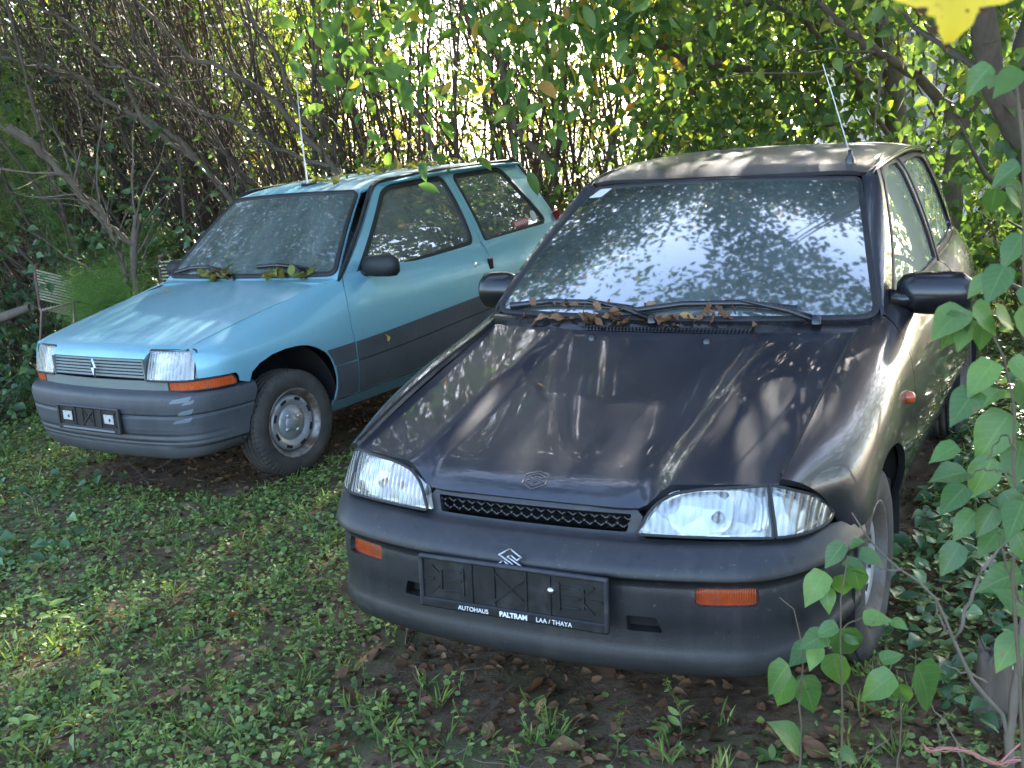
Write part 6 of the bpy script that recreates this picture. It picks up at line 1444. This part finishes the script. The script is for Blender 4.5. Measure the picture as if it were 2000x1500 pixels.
def put_leaf(me, p, s, label, group, rot=None, name='fallen_leaf'):
    o = bpy.data.objects.new(name, me); COL.objects.link(o); o.location = p; o.scale = (s, s, s)
    o.rotation_euler = rot if rot is not None else (rng.normal() * .35, rng.normal() * .35, rng.uniform(0, 6.28)); tag(o, label, 'leaf', group); return o
from mathutils import Euler
def car_m(c): return Matrix.Translation(c.location) @ Euler(c.rotation_euler, 'YXZ').to_matrix().to_4x4()
MS, MR = car_m(car_s), car_m(car_r)
def onto(Mx, p, dz=.004): return Mx @ Vector((float(p[0]), float(p[1]), float(p[2]) + dz))
for k in range(46):                                        # dark car, between bonnet and windscreen
    x = float(np.clip(rng.choice([-.42, -.30, -.18, .02, .12, .20], p=[.15, .2, .3, .1, .15, .1]) + rng.normal() * .06, -.6, .6)); b = float(rng.uniform(.05, 1.0))
    p = S_COWL([x * .62 / .66], [b])[0]; p[2] += .006 + .03 * abs(rng.normal()) * (k % 3 == 0)
    put_leaf(DRY[rng.integers(0, 8)], onto(MS, p), rng.uniform(.5, 1.05), 'crumpled brown leaf caught between bonnet and windscreen of the dark car', 'dry leaves in the scuttle of the dark car', (rng.normal() * .8, rng.normal() * .8, rng.uniform(0, 6.28)))
for k in range(18):
    a = float(rng.choice([-.36, -.30, -.04, .02, .15, .20, .30]) + rng.normal() * .02); p = S_WS([a], [.045])[0] + np.array([0, -.004, .008])
    put_leaf(DRY[rng.integers(0, 8)], onto(MS, p), rng.uniform(.4, .8), 'curled orange-brown leaf resting on a wiper of the dark car', 'dry leaves along the wipers of the dark car', (rng.normal() * .9, rng.normal() * .9, rng.uniform(0, 6.28)))
put_leaf(DRY[4], onto(MS, S_HS([-.235], [.66])[0]), .62, 'small tan leaf lying alone on the middle of the dark bonnet', None)
put_leaf(DRY[5], onto(MS, S_RS([-.02], [2.75])[0]), .9, 'yellowish leaf lying on the crest of the dark car roof', None)
put_leaf(DRY[3], onto(MS, S_RS([-.36], [2.35])[0]), .5, 'tiny orange-brown leaf on the left shoulder of the dark car roof', None)
for k in range(34):
    x = float(rng.choice([-.28, -.16, -.08, .20, .36, .48, .56]) + rng.normal() * .035); p = R_SC([x * .62 / .7], [rng.uniform(.2, 1.)])[0]; p[2] += .01 + .02 * abs(rng.normal())
    put_leaf(WILT[rng.integers(0, 5)] if k % 5 else DRY[2], onto(MR, p), rng.uniform(.9, 1.7), 'wilted green leaf heaped at the foot of the blue car windscreen', 'wilted leaves at the windscreen foot of the blue car', (rng.normal() * .6, rng.normal() * .6, rng.uniform(0, 6.28)))
for k in range(46):
    x = float(np.clip(rng.normal() * .12 + .12, -.4, .5)); y = float(rng.uniform(1.68, 2.9)); p = R_RS([x], [y])[0]; p[2] += .003
    put_leaf(WILT[rng.integers(0, 5)], onto(MR, p), rng.uniform(.9, 1.8), 'wilted green leaf lying on the dusty roof of the blue car', 'wilted leaves on the roof of the blue car', (rng.normal() * .4, rng.normal() * .4, rng.uniform(0, 6.28)))
put_leaf(DRY[5], onto(MR, (-.38, .86, R_HS([-.38], [.86])[0][2])), .8, 'small shrivelled leaf on the far side of the blue bonnet', None)
put_leaf(YEL, onto(MR, (.804, 1.36, .548), 0), .95, 'small yellow leaf stuck to the grey cladding of the blue car door', None, (1.35, .25, 2.4))
big_dry = [(318,1380,1.7,.6),(300,1385,1.5,.5),(335,1370,1.5,.7),(370,1185,1.2,.75),(462,1210,1.5,.85),(508,1282,1.5,.85),(75,1115,1.4,1.),(92,1200,1.6,.7),(365,1355,1.0,.6),(430,1350,.9,.55),(500,1398,1.3,.6),(610,1285,1.3,.6),
    (665,1325,1.4,.5),(735,1285,1.5,.5),(690,1370,1.3,.5),(870,1375,1.3,.45),(1050,1350,1.9,.5),(1080,1360,1.6,.45),(1110,1470,1.8,.55),(1190,1310,2.6,.45),(1060,1390,1.2,.95),(1290,1480,1.3,.4),(1375,1425,1.1,.55),(1810,1212,2.0,.55),(1790,1228,1.6,.5),
    (140,940,1.5,.55),(180,965,1.2,.5),(205,960,1.1,.6),(45,930,1.4,.7),(660,970,1.2,.7),(560,990,1.0,.65),(650,1075,1.4,.5),(700,1085,1.2,.55),(600,1120,1.2,.55),(240,1120,1.1,.6),(120,1195,1.3,.55),(1640,1450,1.9,.5),(1700,1400,1.5,.55),(1600,1480,1.7,.5),(1850,1420,1.4,.5),(1500,1420,1.0,.5),(530,1410,1.2,.6),(820,1440,1.2,.5),(955,1440,1.3,.45),(30,1440,1.6,.6),(100,1475,1.3,.6),(400,1480,1.3,.6),(650,1480,1.5,.45),(700,920,1.3,.6),(720,830,1.2,.6),(745,1020,1.2,.6)]
for px, py, s, t in big_dry:
    p = gat(px, py); me = DRY[int(np.argmin([abs(t - q) for q in (.25, .45, .6, .72, .85, .95, .35, .55)]))]
    put_leaf(me, (p[0], p[1], p[2] + .008), s * .95, 'curled brown leaf lying on the weedy ground', 'large dry leaves on the ground')

for k in range(75):
    P_ = np.array([[rng.uniform(-2.6, 2.0), rng.uniform(2.45, 5.2)]]); 
    if under_car(P_, car_s, .1, .15)[0] or under_car(P_, car_r, .1, .15)[0]: continue
    put_leaf(DRY[rng.integers(0, 8)], (P_[0, 0], P_[0, 1], float(gz(P_[0, 0], P_[0, 1])) + .016), rng.uniform(.6, 1.15), 'curled brown leaf lying on the weedy ground', 'large dry leaves on the ground')

# ------------------------------------------------------------------ upright weeds with pale seed heads
def weed(p, h, k, tall=True):
    root = empty('weed', tuple(p)); C = wander(np.zeros((1, 3)), np.array([[rng.normal() * .15, rng.normal() * .15, 1.]]), h, 12, .14)
    V, F = tubes(C, np.linspace(.0024, .0008, 12)[None], 4); big_mesh('stem', V, F, M['stem'], None, root)
    i = rng.integers(1, 10, k); B = C[0, i]; v, f, t = big_leaves(B, rnd_dir(k, 0, .6), rnd_dir(k, .3, 1), h * rng.uniform(.12, .28, k) * (1.25 - i / 11), wr=.38, kind='oval', seg=5); big_mesh('leaves', v, f, M['lf_ground'], t * .4 + .55, root)
    m = 40; j = rng.integers(7, 12, m); v, f, t = leaves(C[0, j] + rng.normal(size=(m, 3)) * .004, rnd_dir(m, 0, 1), rnd_dir(m), rng.uniform(.005, .011, m), wr=.7); big_mesh('seed_head', v, f, M['lf_wilt'], t * .5, root); return root
wp = [(40,1270,.22,12),(115,1240,.26,14),(205,1370,.24,12),(240,1280,.28,14),(70,1420,.26,14),(150,1480,.22,12),(30,1490,.30,14),(330,1460,.16,10),(1335,1440,.20,12),(1065,1460,.13,9),(820,1400,.15,9),(1205,1480,.12,8),(300,1180,.14,9),(430,1160,.15,9),(715,1420,.12,8),(560,1350,.10,8)]
WL = ["upright weed at the left edge, uppermost of the corner weeds", 'second upright weed from the left edge, beside a curled brown leaf', 'upright weed left of the three clustered brown leaves, further from the camera', 'upright weed just left of the three clustered brown leaves', 'tall weed near the lower left corner, the second row up', 'weed at the bottom edge, right of the tallest corner weed', 'tallest weed in the lower left corner', 'low weed directly below the three clustered brown leaves', '', '', 'small weed among bare soil left of the number plate, at the bottom', 'small weed at the bottom edge below the number plate', 'thin weed in the middle of the left lawn', "thin weed between the left lawn and the dark bumper's left corner", 'small weed at the bottom, left of centre below the dark bumper', 'small weed on the soil between the clustered leaves and the dark bumper']
for k, (px, py, h, n_) in enumerate(wp):
    o = weed(gat(px, py), h, n_)
    if px == 1335: tag(o, 'slender upright weed standing alone on the bare soil before the dark bumper', 'weed')
    elif px == 1065: tag(o, 'short upright weed with pale tip below the number plate holder', 'weed')
    else: tag(o, WL[k], 'weed', 'upright weeds in the foreground')

# ------------------------------------------------------------------ foreground lilac shoots, placed leaf by leaf
def leaf_set(parent, specs, Y, mat_, name='leaves', wr=.78, dY=.10):
    P, D, N_, L_ = [], [], [], []
    for (bx, by, tx, ty) in specs:
        y0 = Y + rng.uniform(-dY, dY); b = at(bx, by, y0); t = at(tx, ty, y0 + rng.uniform(-.05, .03)); d = t - b; v = np.array([0, 0, CAM_H]) - b
        n_ = unit(unit(v[None])[0] * rng.uniform(.5, 1.) + np.array([rng.normal() * .25, -.1, .75])[None])[0]; P.append(b); D.append(d); N_.append(n_); L_.append(np.linalg.norm(d) * rng.uniform(.80, 1.0))
    o = np.array(parent.location); P = np.array(P) - o
    v, f, t = big_leaves(P, np.array(D), np.array(N_), np.array(L_), wr=.68, kind='heart', curl=.22, fold=.20, seg=14); ob = big_mesh(name, v, f, mat_, t, parent); n = len(specs)
    for nm, val in (('lu', np.tile([-1, -.55, 0, .55, 1], n * 15)), ('lv', np.tile(np.repeat(np.linspace(0, 1, 15), 5), n))): a_ = ob.data.attributes.new(nm, 'FLOAT', 'POINT'); a_.data.foreach_set('value', val.astype('f'))
    return ob
def shoots(parent, curves, mat_, name='stems'):
    o = np.array(parent.location); parts = []
    for pts, r0, r1 in curves: C, Rd = limb(np.array(pts) - o, r0, r1, 16, .004); parts.append(tubes(C[None], Rd[None], 6))
    V, F, T = join(parts); return big_mesh(name, V, F, mat_, T, parent)
YA = 2.15
g0 = at(1600, 1600, YA); sp = empty('lilac_shoot', (g0[0], YA, float(gz(g0[0], YA)))); tag(sp, 'low leafy lilac shoot in front of the right corner of the dark bumper', 'shrub')
leaf_set(sp, [(1648,1062,1601,1116),(1660,1066,1694,1052),(1678,1080,1733,1098),(1644,1122,1650,1182),(1612,1118,1564,1190),(1614,1148,1620,1203),(1668,1108,1682,1168),(1650,1095,1700,1120),
    (1636,1222,1584,1242),(1642,1228,1672,1298),(1592,1258,1540,1298),(1628,1276,1642,1354),(1540,1298,1493,1358),(1598,1262,1578,1318),(1685,1208,1748,1208),(1742,1212,1780,1230),(1650,1240,1690,1262),
    (1566,1322,1602,1408),(1543,1312,1508,1388),(1586,1330,1536,1344),(1612,1240,1560,1262),(1746,1318,1672,1368),(1756,1335,1776,1392),(1790,1300,1842,1402),(1640,1468,1696,1490),(1560,1460,1505,1395),(1720,1290,1770,1275)], YA, M['lf_lilac'])
shoots(sp, [([(g0[0]-.03, YA, -.05), at(1562, 1440, YA), at(1566, 1290, YA), at(1562, 1225, YA), at(1545, 1182, YA), at(1524, 1168, YA)], .0030, .0012), ([(g0[0]+.03, YA, -.05), at(1645, 1420, YA), at(1642, 1280, YA), at(1640, 1180, YA), at(1655, 1085, YA)], .0032, .0014),
    ([at(1625,1265,YA), at(1600,1258,YA), at(1590,1260,YA)], .0014, .001), ([(g0[0]+.12, YA, -.05), at(1760, 1420, YA), at(1752, 1310, YA)], .0026, .0014), ([at(1640,1230,YA), at(1690,1206,YA), at(1742,1212,YA)], .0016, .001)], M['stem'])
YB = 1.62
g1 = at(2010, 1700, YB); rb = empty('lilac_bush', (g1[0], YB, float(gz(g1[0], YB)))); tag(rb, 'tall lilac bush with large heart-shaped leaves along the right edge', 'shrub')
leaf_set(rb, [(1882,602,1814,662),(1900,598,1966,664),(1880,612,1831,692),(1888,622,1872,694),(1920,628,1918,700),(1945,612,1990,640),(1942,706,1876,788),(1972,808,1896,908),(1996,862,1974,954),(1940,895,1884,988),(1888,922,1815,932),(1886,950,1832,1004),
    (1992,322,1910,372),(1944,368,1934,434),(1970,374,1986,436),(1966,360,2012,408),(1936,128,1866,198),(1994,740,2030,820),(1960,960,2010,1040),(1905,1000,1850,1062),(1955,1032,1902,1090),(1995,1118,1884,1152),(2004,1190,1948,1150),(1985,1040,2020,1110),(1950,760,1905,800),(1998,560,2040,620),(1870,870,1812,900),(2000,980,1960,1060),(1962,520,1925,592),(1992,600,2040,680),(1905,762,1850,832),(1975,700,2032,762),(1942,990,1900,1062),(1875,1062,1832,1132),(1990,1240,1938,1312),(1930,540,1880,585),(1998,460,1950,520)], YB, M['lf_lilac'])
yl = leaf_set(rb, [(1992,136,1932,192),(1960,150,1925,165)], YB, M['lf_pale'], 'yellowing_leaves')
shoots(rb, [([(g1[0], YB, -.05), at(1990, 1300, YB), at(1978, 1080, YB), at(1986, 880, YB), at(1968, 720, YB), at(1905, 600, YB)], .0055, .0016), ([(g1[0]+.03, YB, -.05), at(2004, 1250, YB), at(2010, 900, YB), at(2005, 600, YB), at(2000, 320, YB), at(1985, 140, YB)], .0075, .0022),
    ([at(1986,880,YB), at(1960,850,YB), at(1935,890,YB)], .002, .0012), ([at(1984,930,YB), at(1930,915,YB), at(1888,925,YB)], .002, .0012), ([at(2003,430,YB), at(1985,370,YB), at(1945,366,YB)], .002, .0012), ([at(2000,1180,YB), at(1975,1130,YB), at(1950,1040,YB)], .0025, .0012)], M['stem'])
YC = 2.3
g2 = at(1950, 1640, YC); db = empty('bare_branches', (g2[0], YC, float(gz(g2[0], YC)))); tag(db, 'bare grey twigs arching up from the stump at the lower right', 'branch')
shoots(db, [([(g2[0], YC, -.03), at(1962, 1405, YC), at(1900, 1330, YC), at(1866, 1260, YC), at(1820, 1160, YC), at(1760, 1112, YC), at(1700, 1055, YC), at(1665, 1002, YC)], .0065, .0018), ([(g2[0]+.02, YC, -.03), at(1975, 1410, YC), at(2010, 1150, YC+.05), at(2030, 900, YC+.1)], .011, .008),
    ([at(1866,1250,YC), at(1900,1160,YC), at(1925,1105,YC), at(1990,1035,YC)], .0048, .0028), ([at(1850,1235,YC), at(1830,1190,YC), at(1828,1165,YC)], .003, .0015), ([at(1930,1330,YC), at(1850,1300,YC), at(1775,1282,YC)], .0028, .0012), ([at(1760,1112,YC), at(1725,1112,YC), at(1710,1104,YC)], .0028, .0012),
    ([(g2[0]-.1, YC, -.03), at(1880, 1500, YC), at(1830, 1390, YC), at(1770, 1340, YC)], .003, .0015)], M['twig'])
# split stump
def stump(x, y, r, h, label, tilt=0.):
    root = empty('stump', (x, y, float(gz(x, y)) - .05), (0, tilt, 0)); tag(root, label, 'stump'); mb = MB(); n = 40; th = np.linspace(0, 2*np.pi, n, endpoint=False); rows = []
    for z in np.linspace(0, 1, 9): rr = r * (1.25 - .35 * z + .05 * np.sin(th * 5 + z * 3) + .03 * np.sin(th * 13)); rows.append(np.stack([rr * np.cos(th), rr * np.sin(th), np.full(n, h * z) + (z > .9) * r * (.5 * np.sin(th * 3) + .5 * rng.random(n))], 1))
    f = [(a*n+b, a*n+(b+1)%n, (a+1)*n+(b+1)%n, (a+1)*n+b) for a in range(8) for b in range(n)]; V = np.concatenate(rows); top = V[-n:].copy(); top[:, :2] *= .55; top[:, 2] = h * .96 + r * .5 * rng.random(n)
    V = np.concatenate([V, top, [[0, 0, h * .93]]]); f += [(8*n+b, 8*n+(b+1)%n, 9*n+(b+1)%n, 9*n+b) for b in range(n)] + [(9*n+b, 9*n+(b+1)%n, 10*n) for b in range(n)]
    mb.add(V, f, 0); mb.build('trunk', M['bark'], root); sp_ = MB()
    for k in range(14): a = rng.uniform(0, 6.28); q = r * rng.uniform(.2, .8); b = np.array([q * math.cos(a), q * math.sin(a), h * .9]); tube(sp_, [b, b + np.array([rng.normal() * .01, rng.normal() * .01, rng.uniform(.3, .9) * r * 1.6])], [r * .16, .001], 5)
    sp_.build('splinters', M['twig'], root); return root
q = at(1942, 1262, 2.5); stump(q[0], 2.5, .040, q[2] - float(gz(q[0], 2.5)) + .03, 'splintered brown stump at the lower right corner beside the bare twigs')
q = gat(4, 790); stump(q[0] - .06, q[1], .085, .42, 'dark old stump cut by the left edge beside the blue car')
# pink twine
mb = MB(); T_ = [(1803,1455),(1818,1466),(1850,1462),(1890,1468),(1930,1486),(1955,1492),(1985,1484),(2040,1490)]
pts = np.array([at(a, b, 2.05 + .01 * k) for k, (a, b) in enumerate(T_)]); pp = herm(np.arange(len(pts)), pts, np.linspace(0, len(pts) - 1, 50)); tube(mb, pp, .0022, 6)
for k in range(3): tube(mb, pp + np.array([0, .003 * k, .0035]) * np.sin(np.linspace(0, 26, 50) + 2 * k)[:, None], .0012, 5)
pts = np.array([at(a, b, 2.1) for a, b in [(1955,1488),(1975,1468),(2000,1446),(2050,1400)]]); tube(mb, pts, .0022, 6)
tag(mb.build('twine', plain('faded_pink_twine', (.40, .16, .13), .8, var=.3, vs=120)), 'frayed faded pink twine tied round the twigs at the lower right', 'twine')
# yellow maple leaf hanging close to the camera
def maple_leaf():
    YM = .78; ol = [(1716,-30),(1750,2),(1782,16),(1806,34),(1818,34),(1822,58),(1836,82),(1849,99),(1858,84),(1880,64),(1900,48),(1908,28),(1926,12),(1958,9),(1992,-8),(2044,-58),(1986,-78),(2006,-150),(1936,-118),(1900,-128),(1872,-178),(1842,-116),(1800,-118),(1742,-156),(1758,-84),(1694,-62)]
    o = at(1860, -30, YM); root = empty('maple_leaf', tuple(o)); tag(root, 'yellow maple leaf with brown spots hanging close at the top right', 'leaf')
    def S(a, b):
        a = np.atleast_1d(a); b = np.atleast_1d(b); P = np.array([at(x * 1000, y * 1000, YM) for x, y in zip(a, b)]) - o
        P[:, 1] += .25 * (P[:, 0] ** 2) / .06 * .4 + .004 * np.sin(P[:, 0] * 90) + .004 * np.sin(P[:, 2] * 70); return P
    mb = MB(); panel(mb, S, np.array(ol) / 1000., step=.012, rim=0, sg=1)
    m, nt, N, L = mat('yellow_spotted_leaf'); p = pr(N); n1 = noise(nt, 22, 3, .5); n2 = noise(nt, 160, 4)
    c = mixc(nt, ramp(nt, n1.outputs['Fac'], [(.63, gray(0)), (.67, gray(1))]).outputs[0], (.86, .66, .045), (.30, .12, .02)); c = mixc(nt, ramp(nt, n2.outputs['Fac'], [(.66, gray(0)), (.72, gray(.8))]).outputs[0], c, (.5, .22, .03))
    L.new(c, p.inputs['Base Color']); p.inputs['Roughness'].default_value = .5; tl = N.new('ShaderNodeBsdfTranslucent'); L.new(c, tl.inputs[0]); mx = N.new('ShaderNodeMixShader'); mx.inputs[0].default_value = .55
    L.new(p.outputs[0], mx.inputs[1]); L.new(tl.outputs[0], mx.inputs[2]); L.new(mx.outputs[0], N['Material Output'].inputs[0]); mb.build('blade', m, root)
    for x, y, r in ((1814, 60, 11), (1794, 24, 10), (1846, 90, 8), (1920, 20, 8), (1886, 22, 4)):
        mb = MB(); panel(mb, S, [((x + r * math.cos(a) * (1 + .25 * math.sin(3 * a + x))) / 1000, (y + r * .9 * math.sin(a) * (1 + .2 * math.cos(2 * a))) / 1000) for a in np.linspace(0, 2 * math.pi, 14, endpoint=False)], step=.01, rim=0, off=-.0012); mb.build('brown_spot', M['lf_dry'], root)
    mb = MB()
    for x, y in ((1849, 96), (1740, -10), (1990, -10), (1800, -110), (1940, -110), (1870, -170)): tube(mb, [S([1.86], [-.06])[0] + np.array([0, -.001, 0]), S([x / 1000.], [y / 1000.])[0] + np.array([0, -.001, 0])], [.0011, .0004], 5)
    tube(mb, [S([1.86], [-.06])[0], S([1.87], [-.2])[0] + np.array([0, .01, 0]), S([1.9], [-.34])[0] + np.array([0, .02, 0])], .0011, 5); mb.build('veins', M['lf_wilt'], root)
maple_leaf()

# ------------------------------------------------------------------ left side: garden chairs, pruned tree, asparagus fern
def garden_chair(loc, rot, label):
    root = empty('garden_chair', loc, rot); tag(root, label, 'chair', 'cream slatted garden chairs'); fm = M['ch_frame']
    for s in (-1, 1):
        mb = MB(); tube(mb, [(s*.22, .22, 0), (s*.22, .20, .40), (s*.22, .235, .46)], .011, 8); mb.build('leg', fm, root); mb = MB(); tube(mb, [(s*.22, -.22, 0), (s*.22, -.21, .42)], .011, 8); mb.build('leg', fm, root)
    mb = MB(); tube(mb, [(-.22,-.22,.42),(.22,-.22,.42)], .010, 8); tube(mb, [(-.22,-.22,.42),(-.22,.2,.41)], .010, 8); tube(mb, [(.22,-.22,.42),(.22,.2,.41)], .010, 8); mb.build('seat_frame', fm, root)
    mb = MB(); tube(mb, [(-.22,.22,.42),(-.22,.30,.80),(-.205,.31,.85),(-.16,.315,.875),(.16,.315,.875),(.205,.31,.85),(.22,.30,.80),(.22,.22,.42)], .012, 8); mb.build('back_frame', fm, root)
    mb = MB()
    for k in range(11): z = .53 + k * .0275; y = .22 + (z - .42) * .21; box(mb, (0, y, z), (.43, .008, .014), 0, .002)
    mb.build('backrest', M['ch_slat'], root); mb = MB()
    for k in range(12): box(mb, (0, -.20 + k * .036, .425), (.43, .018, .008), 0, .002)
    mb.build('seat', M['ch_slat'], root); return root
M['ch_frame'] = plain('brown_lacquered_tube', (.22, .13, .11), .4, metal=.3, var=.3); M['ch_slat'] = plain('cream_plastic_slats', (.78, .70, .53), .6, var=.15, dirt=(.3, .26, .17), ds=12, dl=(.5, .8))
p = at(352, 490, 8.75); garden_chair((p[0], 8.75, p[2] - .90), (0, 0, R(8)), 'cream slatted garden chair standing upright beside the blue windscreen')
p = at(112, 566, 8.6); eu = (R(-10), R(20), R(60)); w_ = Vector(p) - Euler(eu).to_matrix() @ Vector((0, .27, .66)); _ch = garden_chair(tuple(w_), eu, 'cream slatted garden chair tipped over in the ferns left of the blue bonnet'); _ch.scale = (.85, .85, .85); _ch.location = Vector(p) - Euler(eu).to_matrix() @ (Vector((0, .27, .66)) * .85)
b0 = at(276, 680, 8.3)
def pruned():
    root_l = (b0[0], 8.3, float(gz(b0[0], 8.3)))
    o = tree('pruned_tree', 'pruned dead sapling with a long sloping branch beyond the blue bonnet', root_l, [([b0 - np.array([0, 0, .35]), at(274, 600, 8.3), at(262, 520, 8.3), at(264, 470, 8.3), at(268, 418, 8.3)], .034, .026), ([at(262, 475, 8.3), at(225, 450, 8.25), at(180, 400, 8.2), at(110, 325, 8.1), at(60, 275, 8.0), at(20, 242, 7.95)], .022, .030), ([at(250, 560, 8.3), at(235, 500, 8.2), at(190, 420, 8.1), at(150, 380, 8.0)], .020, .008)], 'pruned trees', M['bark2']); return o
pruned()
def fern():
    c = at(200, 640, 9.2); root = empty('asparagus_fern', (c[0], 9.1, float(gz(c[0], 9.1)))); tag(root, 'tall feathery light green asparagus plant left of the blue car', 'plant'); o = np.array(root.location)
    blobs = [(175, 610, 45, 40), (235, 560, 60, 50), (200, 600, 55, 45), (280, 600, 45, 40), (160, 560, 40, 40), (140, 470, 35, 60), (60, 330, 50, 80), (40, 230, 50, 70), (20, 160, 45, 50), (150, 350, 45, 45), (100, 400, 30, 50), (300, 470, 35, 40), (250, 640, 60, 40), (120, 620, 40, 30), (230, 500, 55, 40), (330, 520, 30, 40), (10, 420, 25, 60)]
    P = []; C = []
    for x, y, rx, ry in blobs:
        Yb = rng.uniform(8.2, 8.6) if (x > 150 and y > 540) else rng.uniform(9.1, 9.6); cc = at(x, y, Yb); k = int(rx * ry / 1.5); r_ = rng.normal(size=(k, 3)) * .55; q = np.array([rx, (rx + ry) / 2, ry]) / CAM_F * Yb; P.append(cc + r_ * q)
        for _ in range(5): C.append(herm([0, 1, 2], np.array([o + np.array([rng.normal() * .15, rng.normal() * .1, 0]), (o + cc) / 2 + np.array([rng.normal() * .1, 0, .25]), cc + rng.normal(size=3) * .12]), np.linspace(0, 2, 9)))
    P = np.concatenate(P); n = len(P); P = np.repeat(P, 7, 0) + rng.normal(size=(n * 7, 3)) * .018; m = len(P)
    v, f, t = leaves(P - o, rnd_dir(m, -.4, .6), rnd_dir(m), rng.uniform(.012, .034, m), wr=.07, fold=0, droop=.1); big_mesh('fronds', v, f, M['lf_fern'], t, root)
    C = np.array(C) - o; V, F = tubes(C, np.full((len(C), 9), .0028), 4); big_mesh('stems', V, F, M['stem'], None, root)
fern()
mb = MB(); tube(mb, [gat(-10, 690) + np.array([0, 0, .04]), gat(25, 692) + np.array([0, 0, .09]), gat(52, 712) + np.array([0, 0, .03])], [.010, .009, .007], 7); tag(mb.build('stick', plain('bleached_wood', (.42, .38, .34), .8, var=.2)), 'pale bleached stick on the ground at the left edge', 'stick')
mb = MB(); tube(mb, [at(-60, 640, 8.6), at(10, 618, 8.6), at(60, 600, 8.5)], [.045, .04, .03], 9); tag(mb.build('log', M['bark2']), 'grey fallen branch lying in the vines at the left edge', 'log')
fr = plain('fallen_orange_fruit', (.50, .24, .04), .4, var=.3, dirt=(.2, .08, .03), ds=30)
for k, (px, py) in enumerate([(30, 735), (46, 738), (22, 748), (52, 728), (38, 752)]):
    mb = MB(); th = np.linspace(-math.pi/2, math.pi/2, 9); lathe(mb, [(.022 * math.sin(t) * .92, .024 * math.cos(t)) for t in th], 14, axis='z'); tube(mb, [(0, 0, .019), (.004, 0, .03)], .0016, 5)
    o = mb.build('fallen_fruit', fr); q = gat(px, py); o.location = (q[0], q[1], q[2] + .02); tag(o, 'small orange windfall fruit lying left of the blue bumper', 'fruit', 'windfall fruit at the left edge')
